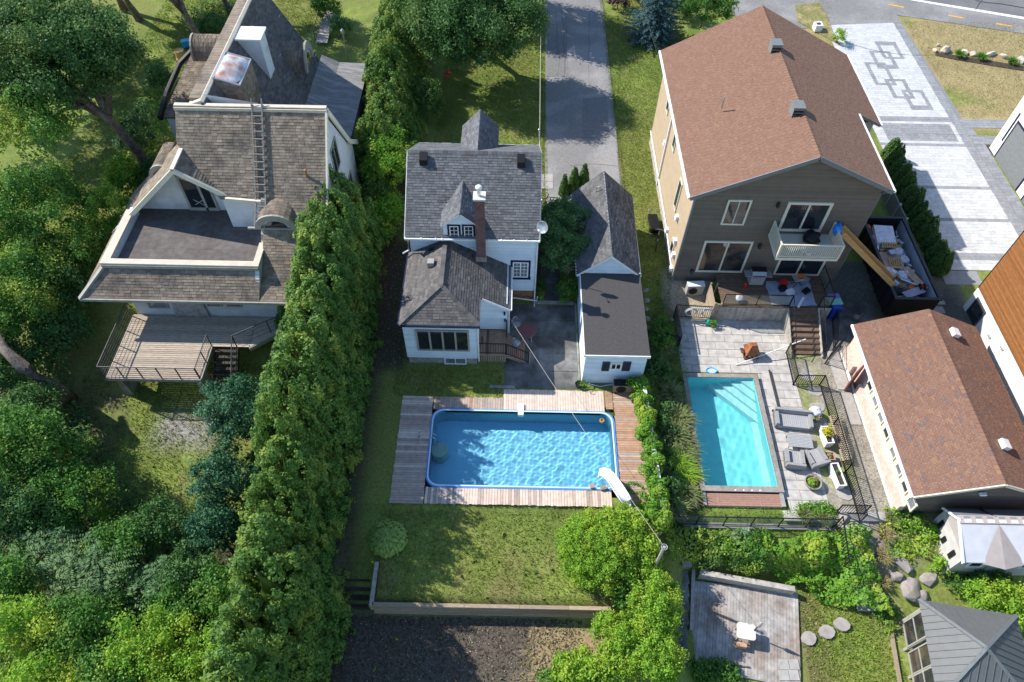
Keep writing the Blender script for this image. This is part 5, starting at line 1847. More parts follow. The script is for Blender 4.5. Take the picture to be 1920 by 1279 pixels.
# ------------------------------------------------------------------ tent-roofed shed and grey pavilion at lower right
S = thing('garden_shed', 'white garden shed with pale tent roof, slate back slope and square roof lights', 'shed', (23.5, 13.6, -1.2))
g0 = -1.4
e1, r1 = .55, 1.45
yA, yB, yR = 12.15, 14.85, 13.9
x0, x1 = 21.25, 26.5
MB().box(x0 + .1, yA + .15, g0, x1, yB - .1, e1).build('body', mat('shed_wall', (.5, .475, .45), .85, .08, 3), S)
MB().ext([(x0 + .1, yA + .2, e1), (x0 + .1, yB - .1, e1), (x0 + .1, yR, r1 - .06)], (x1 - x0 - .2, 0, 0)).build('gable', 'canvas_taupe', S)
MB().ext([(x0, yA, e1), (x1, yA, e1), (x1, yR - .12, r1), (x0, yR - .12, r1)], (0, 0, .04)).build('front_roof', 'canvas_white', S)
MB().ext([(x1, yB, e1), (x0, yB, e1), (x0, yR + .12, r1), (x1, yR + .12, r1)], (0, 0, .04)).build('back_roof', 'canvas_slate', S)
MB().box(x0, yR - .2, r1 - .02, x1, yR + .2, r1 + .05).build('ridge_band', 'canvas_taupe', S)
MB().box((x0 + x1) / 2 - .9, yR + .3, e1 + .3, (x0 + x1) / 2 - .82, yB, e1 + .35).ext([(23.0, yB, e1 + .05), (23.08, yB, e1 + .05), (23.08, yR + .15, r1 + .05), (23.0, yR + .15, r1 + .05)], (0, 0, .03)).build('roof_batten', 'dark_metal', S)
for k in range(9):
    x = x0 + .25 + k * .55
    MB().box(x, yR - .17, r1 + .05, x + .3, yR - .02, r1 + .07).build('roof_light', 'white_plastic', S)
    MB().box(x, yR + .06, r1 + .05, x + .3, yR + .15, r1 + .065).build('roof_light', 'metal_silver', S)
MB().add([(22.2, yA - .04, e1), (24.2, yA - .04, e1), (23.15, yA - .3, e1 + .02), (23.05, yR - .25, r1 + .05)], [(0, 2, 3), (2, 1, 3), (0, 1, 2)]).build('pediment', 'canvas_taupe', S)
window(S, (21.8, yA + .13, -.2), (1, 0, 0), .7, .6, 'white_paint', fw=.06)
window(S, (24.3, yA + .13, -.2), (1, 0, 0), .8, .6, 'white_paint', fw=.06)
MB().box(22.9, yA + .1, g0, 23.9, yA + .14, .4).build('door', 'aluminium_grey', S)
for y, z, h in ((14.3, -.3, 1.0), (13.6, -.5, .7), (12.8, -.3, 1.0)):
    MB().obox((x0 + .06, y, z + .2), (.06, .22, h * .6)).build('vent_slot', 'dark_metal', S)
MB().ext([(x0 - .02, yA - .05, e1 - .05), (x0 - .02, yA - .05, e1 + .1), (x0 - .02, yR, r1 + .1), (x0 - .02, yR, r1 - .05)], (.08, 0, 0)).ext([(x0 - .02, yB + .02, e1 - .05), (x0 - .02, yB + .02, e1 + .1), (x0 - .02, yR, r1 + .1), (x0 - .02, yR, r1 - .05)], (.08, 0, 0)).build('bargeboard', 'white_paint', S)

GZ = thing('pavilion', 'garden pavilion with dark grey standing seam hip roof and glazed left side', 'pavilion', (20.8, 8, -2.2))
za, ze = 2.2, .55
ap = at(1849, 1215, za)
NWc, NEc = at(1722, 1124, ze), at(1906, 1154, ze)
SWc = at(1752, 1279, ze)
dSW = (SWc - NWc)
SWc = NWc + dSW.normalized() * 4.2
SEc = NEc + (SWc - NWc)


def seam_roof(par, a, b, top, step=.3):
    a, b, top = Vector(a), Vector(b), Vector(top)
    n_ = (b - a).cross(top - a).normalized()
    p = MB().ext([a, b, top], -n_ * .06).build('roof_panel', 'standing_seam', par)
    ux = (b - a).normalized()
    L_ = (b - a).length
    tu = (top - a).dot(ux)
    up = ((top - a) - ux * tu)
    k = step / 2
    while k < L_:
        f = k / tu if k < tu else (L_ - k) / (L_ - tu)
        MB().bar(a + ux * k + n_ * .015, a + ux * k + up * f * .99 + n_ * .015, .025, .04, n_).build('seam', 'standing_seam', p)
        k += step


for a, b in ((NEc, NWc), (NWc, SWc), (SWc, SEc), (SEc, NEc)):
    seam_roof(GZ, a, b, ap)
for a in (NEc, NWc, SWc, SEc):
    MB().bar(a + V(0, 0, .03), ap + V(0, 0, .04), .14, .05).build('hip_cap', 'grey_fascia', GZ)
gw = NWc.x + .35
ctr = (NWc + SEc) / 2
fr = MB()
ga, gb = NWc.lerp(ctr, .13), SWc.lerp(ctr, .13)
ga.z = gb.z = -2.2
dv = (gb - ga).normalized()
ux_ = dv
GL = (gb - ga).length
MB().ext([ga, gb, gb + V(2.8, .2, 0), ga + V(2.8, -.1, 0)], (0, 0, .12)).build('floor', 'timber_weathered', GZ)
for k, w in enumerate((1.15, 1.9)):
    st_ = .1 if k == 0 else 1.45
    window(GZ, ga + dv * st_ + V(-.02, 0, .55), dv, w, 2.0, 'grey_trim', 'glass_warm', fw=.06, cols=1 if k == 0 else 2, rows=2, mull=.05)
for k in range(4):
    p = ga + dv * (GL * k / 3)
    MB().box(p.x - .06, p.y - .06, -2.3, p.x + .06, p.y + .06, ze).build('post', 'grey_trim', GZ)
MB().ext([ga + V(-.6, .1, 0), ga + V(-.45, .1, 0), gb + V(-.45, 0, 0), gb + V(-.6, 0, 0)], (0, 0, .3)).build('plinth', 'timber', GZ)

# ------------------------------------------------------------------ dumpster with its load
DP = thing('dumpster', 'long black steel dumpster loaded with renovation debris', 'dumpster', (23.9, 31, -.1))
dx0, dx1, dy0, dy1, dzt = 22.5, 25.15, 27.55, 34.5, 1.6
for bx in ((dx0, dy0, dx0 + .1, dy1), (dx1 - .1, dy0, dx1, dy1), (dx0 + .1, dy0, dx1 - .1, dy0 + .1), (dx0 + .1, dy1 - .1, dx1 - .1, dy1)):
    MB().box(bx[0], bx[1], -.05, bx[2], bx[3], dzt - .1).build('side_plate', 'black_metal', DP)
rm = MB()
rm.box(dx0 - .06, dy0 - .06, dzt - .1, dx0 + .12, dy1 + .06, dzt).box(dx1 - .12, dy0 - .06, dzt - .1, dx1 + .06, dy1 + .06, dzt).box(dx0 + .12, dy0 - .06, dzt - .1, dx1 - .12, dy0 + .12, dzt).box(dx0 + .12, dy1 - .12, dzt - .1, dx1 - .12, dy1 + .06, dzt)
rm.build('top_rail', 'black_metal', DP)
for k in range(9):
    y = dy0 + .3 + k * .8
    MB().box(dx0 - .08, y, -.05, dx0, y + .1, dzt - .1).build('rib', 'black_metal', DP)
    MB().box(dx1, y, -.05, dx1 + .08, y + .1, dzt - .1).build('rib', 'black_metal', DP)
MB().box(dx0 + .1, dy0 + .1, -.02, dx1 - .1, dy1 - .1, .06).build('floor', 'dark_metal', DP)
MB().box(dx0 + .101, dy0 + .101, .06, dx0 + .13, dy1 - .101, 1.45).box(dx1 - .13, dy0 + .101, .06, dx1 - .101, dy1 - .101, 1.45).box(dx0 + .13, dy0 + .101, .06, dx1 - .13, dy0 + .13, 1.45).build('lining', 'drop_cloth', DP)
rg = random.Random(12)


def lump(c, r, sx=1, sy=1, sz=.6, seed=0):
    "crumpled bag: a rough squashed ball"
    q = random.Random(seed)
    mb = MB()
    N_, M_ = 9, 6
    for j in range(M_ + 1):
        t = math.pi * j / M_
        for i in range(N_):
            a = 2 * math.pi * i / N_
            k = r * q.uniform(.75, 1.15)
            mb.v.append((c[0] + sx * k * math.sin(t) * math.cos(a), c[1] + sy * k * math.sin(t) * math.sin(a), c[2] + sz * k * math.cos(t)))
    for j in range(M_):
        for i in range(N_):
            mb.f.append((j * N_ + i, j * N_ + (i + 1) % N_, (j + 1) * N_ + (i + 1) % N_, (j + 1) * N_ + i))
    return mb


# filling below the visible layer
MB().box(dx0 + .14, dy0 + .14, .07, dx1 - .7, dy1 - .3, .75).build('debris_bed', 'cardboard', DP)
for i, (x, y, z, r_, m_, nm, lb) in enumerate((
        (22.85, 34.1, 1.0, .32, 'orange_plastic', 'orange_bag', 'crumpled orange bag in the far left corner of the dumpster'),
        (22.9, 33.2, .95, .33, 'bag_white', 'rubbish_bag', 'white rubbish bag below the orange bag in the dumpster'),
        (24.3, 32.1, .95, .4, 'bag_white', 'rubbish_bag', 'white rubbish bag right of the striped pallet in the dumpster'),
        (24.5, 31.4, .9, .33, 'bag_white', 'rubbish_bag', 'small white rubbish bag near the right wall of the dumpster'),
        (23.2, 30.2, 1.0, .42, 'bag_white', 'rubbish_bag', 'pale crumpled bag beside the wooden chute end'),
        (24.0, 30.0, .95, .45, 'bag_white', 'rubbish_bag', 'wide pale bag under the brown cardboard sheet'),
        (23.3, 28.7, .95, .42, 'bag_black', 'black_bag', 'black rubbish bag at the near end of the dumpster'),
        (24.15, 28.9, 1.0, .27, 'orange_plastic', 'orange_bucket', 'orange bucket lying among grey scraps in the dumpster'))):
    o = lump((x, y, z), r_, seed=i).build(nm, m_, None, True)
    tag(o, lb, 'bucket' if 'bucket' in nm else 'bag', 'bags in the dumpster' if 'bucket' not in nm else None)
mt = thing('wrapped_mattress', 'pale plastic-wrapped slab on top of the load in the dumpster', 'mattress', (23.65, 33.2, 1.1))
MB().obox((23.65, 33.2, 1.2), (1.2, 1.4, .3), rz=-.06, rx=.15).build('slab', 'bag_white', mt)
pt_ = thing('wood_pallet', 'small slatted wood pallet against the wrapped slab in the dumpster', 'pallet', (23.75, 32.4, 1.1))
for k in range(7):
    MB().obox((23.3 + k * .15, 32.35, 1.2), (.08, .42, .04), rx=.3).build('slat', 'lumber', pt_)
MB().obox((23.75, 32.25, 1.14), (1.1, .08, .08), rx=.3).build('stringer', 'timber', pt_)
cb = tag(MB().obox((23.6, 31.2, 1.02), (1.25, 1.5, .05), rz=-.08, rx=-.1).build('cardboard_sheet', 'cardboard'), 'brown cardboard sheet lying in the middle of the dumpster', 'cardboard')
p2_ = thing('slat_bundle', 'row of short pale wood slats on the cardboard sheet', 'wood', (23.65, 31.0, 1.05))
for k in range(6):
    MB().obox((23.35 + k * .14, 30.95, 1.13), (.06, .6, .04), rz=-.15 + .05 * (k % 2)).build('slat', 'lumber', p2_)
tag(MB().obox((23.75, 31.75, 1.12), (.4, .35, .2), rz=.2).build('paint_box', 'metal_silver'), 'grey box on the upper edge of the cardboard sheet', 'box')
for i, (x, y, a, l, m_, nm, lb) in enumerate(((22.95, 32.0, 1.2, 1.3, 'white_paint', 'plank', 'white painted plank leaning along the left wall of the dumpster'),
                                      (24.4, 29.9, -.9, 1.6, 'white_paint', 'plank', 'white painted plank pointing at the red and black reel'),
                                      (22.85, 31.2, 1.3, 1.1, 'lumber', 'plank', 'short raw plank by the left wall near the cardboard'),
                                      (24.45, 29.6, 1.9, 1.9, 'cardboard', 'board', 'wide brown board under the tools at the near end'),
                                      (24.0, 28.4, .4, 1.4, 'drop_cloth', 'board', 'grey board across the near end of the load'),
                                      (23.9, 29.2, -.5, .9, 'metal_silver', 'plank', 'silver strip beside the orange bucket'))):
    tag(MB().obox((x, y, 1.05 + .04 * i), (l, .12 if nm == 'plank' else .5, .04), rz=a).build(nm, m_), lb, 'plank', 'scrap boards in the dumpster')
rl = thing('cable_reel', 'red and black cable reel at the near right of the dumpster', 'reel', (24.55, 28.75, 1.1))
for s in (-.12, .12):
    o = MB().lathe((0, 0, 0), [(.03, -.02), (.22, -.02), (.22, .02), (.03, .02)], 16)
    mt_ = Matrix.Translation((24.55 + s, 28.75, 1.3)) @ Matrix.Rotation(R(90), 4, 'Y')
    o.v = [tuple(mt_ @ Vector(q)) for q in o.v]
    o.build('flange', 'bag_black', rl)
MB().tube((24.45, 28.75, 1.3), (24.65, 28.75, 1.3), .1, 10).build('drum', 'red_plastic', rl)
mat('scrap', (.4, .35, .3), .8, .1, 4, isl=.25, pal=[(0, (.62, .62, .64)), (.35, (.40, .28, .17)), (.55, (.25, .27, .33)), (.75, (.5, .36, .2)), (.9, (.12, .11, .11))])
sc_ = MB()
for k in range(230):
    x, y = rg.uniform(22.75, 24.75), rg.uniform(27.8, 34.2)
    sc_.obox((x, y, rg.uniform(.74, .98)), (rg.uniform(.06, .5), rg.uniform(.04, .22), rg.uniform(.02, .08)), rg.uniform(0, 6.28), rg.uniform(-.4, .4), rg.uniform(-.4, .4))
tag(sc_.build('debris', 'scrap'), kind='stuff')
# chute from balcony to dumpster
CH = thing('debris_chute', 'long wooden trough sloping from the balcony down into the dumpster', 'chute', (20.5, 29.3, 3))
ca, cb_ = at(1578, 434, 5.05), at(1672, 530, 1.75)
dvec = (cb_ - ca).normalized()
sid = dvec.cross(V(0, 0, 1)).normalized()
for s in (-1, 1):
    MB().bar(ca + sid * .3 * s + V(0, 0, .1), cb_ + sid * .3 * s + V(0, 0, .1), .06, .3).build('side_board', 'lumber', CH)
MB().bar(ca - V(0, 0, .05), cb_ - V(0, 0, .05), .6, .04).build('bottom_board', 'lumber', CH)
o = lump(tuple(ca + V(-.2, .15, .0)), .42, .5, .9, 1.0, 44).build('blue_tarp', 'blue_tarp', None, True)
tag(o, 'blue tarp bunched at the top of the wooden trough', 'tarp')

# ------------------------------------------------------------------ right-hand patio and pool
PT = thing('pool_terrace', None, None, (13, 20, PZ))
PT['kind'] = 'structure'
rows_ = []
y, r_ = 14.55, 0
prs = random.Random(8)
slabsrc = {}
while y < 27.3:
    x = 9.85 + (0 if r_ % 2 else -.5)
    h = .56
    while x < 17.6:
        w = 1.12
        x0, x1 = max(x, 9.85), min(x + w, 16.3 if y < 25 else 18.8)
        cx, cy = (x0 + x1) / 2, y + h / 2
        if x1 - x0 > .15 and not (9.4 < cx < 14.2 and y < 23.3 and not (y + h > 23.3 and False)):
            MB().box(x0 + .012, y + .012, PZ - .1, x1 - .012, y + h - .012, PZ + .03 + prs.uniform(-.006, .006)).build('slab', 'patio_slab', PT)
        elif x1 > 14.2 > x0 and y < 23.3:
            MB().box(14.22, y + .012, PZ - .1, x1 - .012, y + h - .012, PZ + .03 + prs.uniform(-.006, .006)).build('slab', 'patio_slab', PT)
        x += w
    y += h
    r_ += 1
MB().box(9.6, 27.28, PZ - .1, 12.4, 27.42, PZ + .08).build('kerb', 'concrete_pale', PT)
for k in range(9):
    x = 17.15 + .35 * math.sin(k * 2.1) * .3
    y = 15.0 + k * 1.05
    pts = [(x + (.42 + .08 * math.sin(3 * a + k)) * math.cos(a), y + (.36 + .07 * math.cos(2 * a + k)) * math.sin(a), PZ - .02) for a in [i * math.pi / 5 for i in range(10)]]
    MB().ext(pts, (0, 0, .06)).build('stepping_stone', 'concrete_pale', PT)
for x0, y0, x1, y1 in ((18.6, 22.5, 19.3, 25.2), (18.7, 20.2, 19.3, 22.3), (17.1, 14.6, 19.0, 15.1)):
    MB().box(x0, y0, PZ - .1, x1, y1, PZ + .05).build('slab', 'concrete_pale', PT)
MB().box(18.2, 25.2, PZ - .1, 22.3, 31, PZ + .03).build('side_walk', 'concrete_dark', PT)

RP = thing('plunge_pool', 'turquoise fibreglass pool with corner steps and weathered wood rim', 'pool', (12, 19.5, -.4))
X0, X1, Y0, Y1 = 10.02, 13.78, 16.25, 22.98
zr_ = -.3
for x0, y0, x1, y1, ax_ in ((9.78, 22.98, 14.05, 23.24, 'x'), (9.78, Y0, 10.02, 22.98, 'y'), (13.78, Y0, 14.05, 22.98, 'y'), (9.78, 15.95, 14.05, Y0, 'x')):
    n = 4 if ax_ == 'x' else 6
    for k in range(n):
        if ax_ == 'x':
            a, b = x0 + (x1 - x0) * k / n, x0 + (x1 - x0) * (k + 1) / n
            MB().box(a, y0, zr_ - .06, b - .008, y1, zr_).build('coping', 'coping', RP)
        else:
            a, b = y0 + (y1 - y0) * k / n, y0 + (y1 - y0) * (k + 1) / n
            MB().box(x0, a, zr_ - .06, x1, b - .008, zr_).build('coping', 'coping', RP)
fb = MB()
fb.box(9.85, 15.2, -1.9, 10.0, 23.15, zr_ - .06).box(13.8, 15.2, -1.9, 13.98, 23.15, zr_ - .06).box(9.85, 15.2, -1.9, 13.98, 15.35, -.75)
fb.build('outer_shell', 'concrete', RP)
sh = MB()
bz = -1.85
sh.add([(X0, Y0, bz), (X1, Y0, bz), (X1, Y1, bz), (X0, Y1, bz)], [(0, 1, 2, 3)])
sh.build('basin_floor', 'fibreglass', RP)
sw = MB()
c4 = [(X0, Y0), (X1, Y0), (X1, Y1), (X0, Y1)]
for i in range(4):
    a, b = c4[i], c4[(i + 1) % 4]
    sw.add([(*a, bz), (*b, bz), (*b, zr_ - .02), (*a, zr_ - .02)], [(0, 3, 2, 1)])
sw.build('basin_wall', 'fibreglass', RP)
for k in range(4):
    l1 = .75 + k * .58
    z = -.55 - k * .25
    MB().ext([(X1 - .005, Y1 - .005, bz), (X1 - l1, Y1 - .005, bz), (X1 - .005, Y1 - l1 * 1.02, bz)], (0, 0, z - bz)).build('corner_step', 'fibreglass_pale', RP)
MB().box(X1 - .35, Y0, bz, X1 - .003, Y1 - 2.4, -1.5).build('bench_ledge', 'fibreglass_pale', RP)
for k in range(4):
    MB().lathe((10.45 + k * .42 + (1.1 if k == 0 else 1.1), 16.02, zr_), [(.04, 0), (.04, .012), (.0, .014)], 10).build('light', 'white_plastic', RP)
for k in range(6):
    MB().box(9.8, 15.22 + k * .118, -.48, 14.0, 15.22 + k * .118 + .11, -.44).build('plank', 'composite', RP)
for x in (10.6, 12.75, 9.8, 13.92):
    MB().box(x, 15.2, -.44, x + .08, 15.93, -.43).build('batten', 'composite', RP)
MB().box(9.8, 15.2, -.75, 14.0, 15.24, -.48).build('bench_front', 'stone_base', RP)


def water(name, x0, y0, x1, y1, z, nx, ny, amp, tint, par, seed, scale):
    xs, ys = np.linspace(x0, x1, nx), np.linspace(y0, y1, ny)
    X, Y = np.meshgrid(xs, ys, indexing='ij')
    rng = np.random.default_rng(seed)
    Z = np.zeros_like(X)
    for k in range(26):
        a = rng.normal(-.5, .9)
        wl = scale * rng.uniform(.55, 2.2)
        Z += amp * wl / scale * np.sin((X * math.cos(a) + Y * math.sin(a)) * 2 * math.pi / wl + rng.uniform(0, 6.28)) / 5
    Z += z
    idx = np.arange(nx * ny).reshape(nx, ny)
    F = np.stack([idx[:-1, :-1], idx[1:, :-1], idx[1:, 1:], idx[:-1, 1:]], -1).reshape(-1, 4)
    org = ORIG[par.name]
    me = bpy.data.meshes.new(name)
    me.from_pydata((np.stack([X, Y, Z], -1).reshape(-1, 3) - np.array(org)).tolist(), [], F.tolist())
    o = bpy.data.objects.new(name, me)
    m = bpy.data.materials.new(name)
    m.use_nodes = True
    nt = m.node_tree
    nt.nodes.clear()
    out = nt.nodes.new('ShaderNodeOutputMaterial')
    g = nt.nodes.new('ShaderNodeBsdfGlass')
    g.inputs['Roughness'].default_value = 0
    g.inputs['IOR'].default_value = 1.33
    g.inputs['Color'].default_value = (*tint, 1)
    nt.links.new(g.outputs[0], out.inputs[0])
    finish(o, m, par, True)
    o.cycles.is_caustics_caster = True
    return o


water('water', -4.18, 15.78, 5.48, 20.26, -.16, 300, 150, .0024, (.96, .99, 1), PL, 5, .34)
water('water', 10.0, 16.23, 13.8, 23.0, -.42, 80, 130, .0025, (.95, 1, 1), RP, 6, .6)
sl.cycles.is_caustics_light = True
for o in list(PL.children) + list(RP.children):
    if o.name.split('.')[0] in ('liner_wall', 'pool_floor', 'basin_floor', 'basin_wall', 'corner_step', 'bench_ledge'):
        o.cycles.is_caustics_receiver = True
def gat(px, py):
    z = 0.
    for _ in range(12):
        p = at(px, py, z)
        z = float(gz(p.x, p.y, False))
    return Vector((p.x, p.y, z))


# ------------------------------------------------------------------ garden walls, steps, small things
RW = thing('retaining_wall', 'low retaining wall of stacked timbers along the front of the lawn', 'wall', (-.7, 10, -1.2))
rg = random.Random(71)
for r_ in range(5):
    x = -6.15
    while x < 4.75:
        w = rg.uniform(2.0, 2.6)
        e = min(x + w, 4.75)
        z = -1.27 + r_ * .225
        MB().box(x + .006, 9.86 - .012 * (4 - r_), z, e - .006, 10.03, z + .21).build('timber', 'timber', RW)
        x = e
for r_ in range(3):
    MB().box(-6.28, 9.88, -.82 + r_ * .225, -6.1, 11.9, -.82 + r_ * .225 + .21).build('timber', 'timber_weathered', RW)
ST = thing('timber_steps', 'dark timber steps between the tall hedge and the lawn', 'steps', (-7, 11.5, -.8))
for k in range(9):
    y = 13.3 - k * .4
    z = -.3 - k * .115
    MB().box(-7.75, y - .09, z - .14, -6.4, y, z).build('riser', 'timber_dark', ST)
    MB().box(-7.72, y, z - .16, -6.42, y + .3, z - .05).build('tread', 'timber_dark', ST)

# clothes line from the house to its pole
pb = at(1220, 1078, -.55)
CP = thing('line_pole', 'weathered wooden clothes line pole rising from the light bushes', 'pole', (pb.x, pb.y, -1.2))
ptop = Vector((pb.x, pb.y, 3.0))
MB().path([(pb.x, pb.y, -1.2), ptop], .085, 9, .07).build('post', 'timber_weathered', CP)
o = MB()
for k in range(14):
    a, b = 2 * math.pi * k / 14, 2 * math.pi * (k + 1) / 14
    o.path([ptop + V(.13 * math.cos(a), .13 * math.sin(a), .02), ptop + V(.13 * math.cos(b), .13 * math.sin(b), .02)], .02, 4)
o.build('pulley', 'galvanised', CP)
ls = Vector((wy(952, 590, 25.2)[0], 25.2, wy(952, 590, 25.2)[1]))
wl_ = thing('clothes_line', 'pale thin clothes line stretched from the white house across the pool to its pole', 'clothes line', ls)
for s in (0,):
    pts = []
    for k in range(13):
        t = k / 12
        p = ls.lerp(ptop, t) + V(0, s, -.9 * t * (1 - t))
        pts.append(p)
    MB().path(pts, .009, 4).build('cord', 'pale_wire', wl_)
# overhead wires
for nm, lb, a, b, sag in (('service_cable', 'overhead cable from the white house gable along the asphalt drive', at(1012, 278, 5.6), at(1016, -80, 6.5), .5),
                          ('utility_wire', 'overhead wire in front of the blue spruce reaching the tan house', at(1203, -20, 8), at(1251, 138, 7.0), .6),
                          ('utility_wire', 'thin overhead wire crossing the paver drive', at(1575, 74, 6), at(1752, 103, 5.2), .4)):
    MBp = MB().path([a.lerp(b, k / 12) - V(0, 0, sag * 4 * (k / 12) * (1 - k / 12)) for k in range(13)], .018 if 'cable' in nm else .012, 4)
    tag(MBp.build(nm, 'pale_wire' if 'cable' in nm else 'wire'), lb, 'cable')
mb_ = MB().path([at(1012, 280, 5.3), at(1011, 245, 5.9)], .035, 6).lathe(at(1011, 245, 5.9), [(.06, 0), (.07, .1), (.02, .14)], 8)
tag(mb_.build('service_mast', 'galvanised'), 'grey service mast at the upper right roof corner of the white house', 'mast')


def heat_pump(name, label, c, w, d, h, top, fm, rz=0):
    t = thing(name, label, 'heat pump', c, rz, None, True)
    MB().box(-w / 2, -d / 2, .12, w / 2, d / 2, h).build('casing', fm, t)
    MB().box(-w / 2 - .01, -d / 2 - .01, h, w / 2 + .01, d / 2 + .01, h + .025).build('lid', top, t)
    for s in (-1, 1):
        MB().box(s * w * .36 - .03, -d / 2 - .03, 0, s * w * .36 + .03, d / 2 + .03, .12).build('foot', 'dark_metal', t)
    g = MB()
    for r in (.08, .15, .22, .27):
        pts = [(-w * .14 + r * math.cos(a), -d / 2 - .02, h * .54 + r * math.sin(a)) for a in np.linspace(0, 2 * math.pi, 17)]
        g.path(pts, .008, 4, cap=False)
    for k in range(6):
        a = math.pi * k / 6
        g.tube((-w * .14 - .27 * math.cos(a), -d / 2 - .02, h * .54 - .27 * math.sin(a)), (-w * .14 + .27 * math.cos(a), -d / 2 - .02, h * .54 + .27 * math.sin(a)), .006, 4)
    g.build('fan_guard', 'dark_metal', t)
    pl = MB()
    pl.ext([(-w * .14 + .28 * math.cos(a), -d / 2 - .012, h * .54 + .28 * math.sin(a)) for a in np.linspace(0, 2 * math.pi, 17)[:-1]], (0, .01, 0)).build('fan_opening', 'black_metal', t)
    return t


heat_pump('heat_pump', 'dark topped heat pump on the deck below the garage window', (6.2, 21.75, .02), 1.15, .42, .75, 'dark_metal', mat('khaki_metal', (.25, .21, .16), .5, .06))
c = at(1305, 552, -.62)
heat_pump('heat_pump', 'white heat pump on gravel beside the tan house wall', (11.3, 29.5, -.6), 1.05, .42, .95, 'white_plastic', 'aluminium_grey', .06)
FP = thing('flower_pot', 'black pot of straggling plant at the garage corner', 'pot', (3.75, 22.0, 0))
MB().lathe((3.75, 21.95, 0), [(.13, 0), (.2, .3), (.22, .32), (.18, .32), (.16, .25)], 14).build('pot', 'black_metal', FP)
rs = np.random.default_rng(3)
leaf_cloud('leaves', np.array([3.95, 21.95, .3]) + rs.normal(0, .14, (90, 3)), np.tile([0, 0, 1.], (90, 1)), .1, 'forest_leaf', FP)
tag(MB().path([(4.3, 21.95, .3), (4.5, 22.0, .15), (5.0, 21.95, .06), (5.5, 22.05, .1), (6.0, 22.0, .3)], .03, 6).build('garden_hose', 'hose'), 'pale hose lying against the garage wall', 'hose')
# patio table and chair
TB = thing('patio_table', 'round maroon patio table on the dark patio behind the white house', 'table', (.87, 25.3, 0), 0, None, True)
MB().lathe((0, 0, .7), [(.04, 0), (.53, 0), (.545, .015), (.53, .035), (.05, .035), (.03, .03)], 32).build('table_top', mat('maroon_paint', (.20, .075, .075), .45, .1, 14), TB)
for k in range(4):
    a = math.pi / 4 + k * math.pi / 2
    MB().path([(.12 * math.cos(a), .12 * math.sin(a), .7), (.3 * math.cos(a), .3 * math.sin(a), .4), (.42 * math.cos(a), .42 * math.sin(a), 0)], .022, 6).build('leg', 'white_plastic', TB)


def iron_chair(label, c, rz):
    t = thing('garden_chair', label, 'chair', c, rz, 'iron garden chairs', True)
    MB().lathe((0, 0, .42), [(.02, 0), (.22, 0), (.23, .02), (.02, .03)], 14).build('seat', 'metal_silver', t)
    for sx in (-1, 1):
        for sy in (-1, 1):
            MB().path([(.15 * sx, .15 * sy, .42), (.2 * sx, .2 * sy, 0)], .014, 5).build('leg', 'metal_silver', t)
    b = MB()
    arch = [(-.22 * math.cos(a), .2, .5 + .45 * math.sin(a)) for a in np.linspace(0, math.pi, 9)]
    b.path([(-.22, .18, .42)] + arch + [(.22, .18, .42)], .016, 5)
    for k in range(5):
        b.tube((-.14 + k * .07, .19, .44), (-.14 + k * .07, .2, .9), .008, 4)
    for k in range(3):
        b.tube((-.2, .2, .55 + k * .12), (.2, .2, .55 + k * .12), .008, 4)
    b.build('backrest', 'metal_silver', t)
    for s in (-1, 1):
        MB().path([(.22 * s, .18, .66), (.25 * s, -.1, .66), (.2 * s, -.15, .42)], .013, 5).build('armrest', 'metal_silver', t)


iron_chair('silver iron garden chair left of the maroon table', (.25, 25.95, .02), .7)
iron_chair('silver iron garden chair half under the porch railing', (.25, 24.55, .02), 2.4)
# pool fittings
SK = thing('skimmer', 'white skimmer box on the far rim of the blue pool', 'skimmer', (.55, 20.4, 0))
MB().box(.38, 20.3, .02, .72, 20.68, .12).build('box', 'white_plastic', SK)
MB().box(.4, 20.0, -.1, .7, 20.32, .1).build('weir', 'white_plastic', SK)
MB().lathe((.55, 20.5, .12), [(.13, 0), (.13, .015), (.02, .02)], 14).build('lid', 'white_paint', SK)
LR = thing('pool_handrail', 'chrome handrail at the left end of the blue pool', 'handrail', (-4.3, 18.3, 0))
for s in (0, .22):
    MB().path([(-4.75, 18.25 + s, 0), (-4.75, 18.25 + s, .6), (-4.65, 18.25 + s, .72), (-4.0, 18.25 + s, .55), (-3.85, 18.25 + s, .3), (-3.82, 18.25 + s, -.5)], .022, 8).build('rail', 'chrome', LR)
for s in (0, .22):
    MB().lathe((-4.75, 18.25 + s, .02), [(.06, 0), (.05, .03), (.025, .04)], 10).build('flange', 'chrome', LR)
PS = thing('pool_step', 'round pale green step standing in the blue pool under the handrail', 'step', (-3.72, 18.0, -.5))
MB().lathe((-3.72, 18.0, -1.4), [(.45, 0), (.45, 1.0), (.43, 1.04), (.02, 1.05)], 24).build('platform', mat('pale_green_plastic', (.3, .5, .42), .5, .05), PS)
FT = thing('pool_return', 'tan bucket-like fitting in the far right corner of the blue pool', 'pool fitting', (4.9, 19.9, -.3))
MB().lathe((4.95, 19.85, -.35), [(.05, 0), (.12, .03), (.13, .28), (.1, .3), (.09, .2)], 12).build('body', 'lumber', FT)
SLD = thing('pool_slide', 'white curved pool slide at the near right corner of the blue pool', 'slide', (4.8, 15.6, 0))
A1 = [at(1122, 889, .25), at(1128, 886, .5), at(1136, 888, .72), at(1146, 897, .85), at(1156, 912, .95), at(1166, 927, 1.05), at(1174, 940, 1.1)]
W_ = .27
vs, fs = [], []
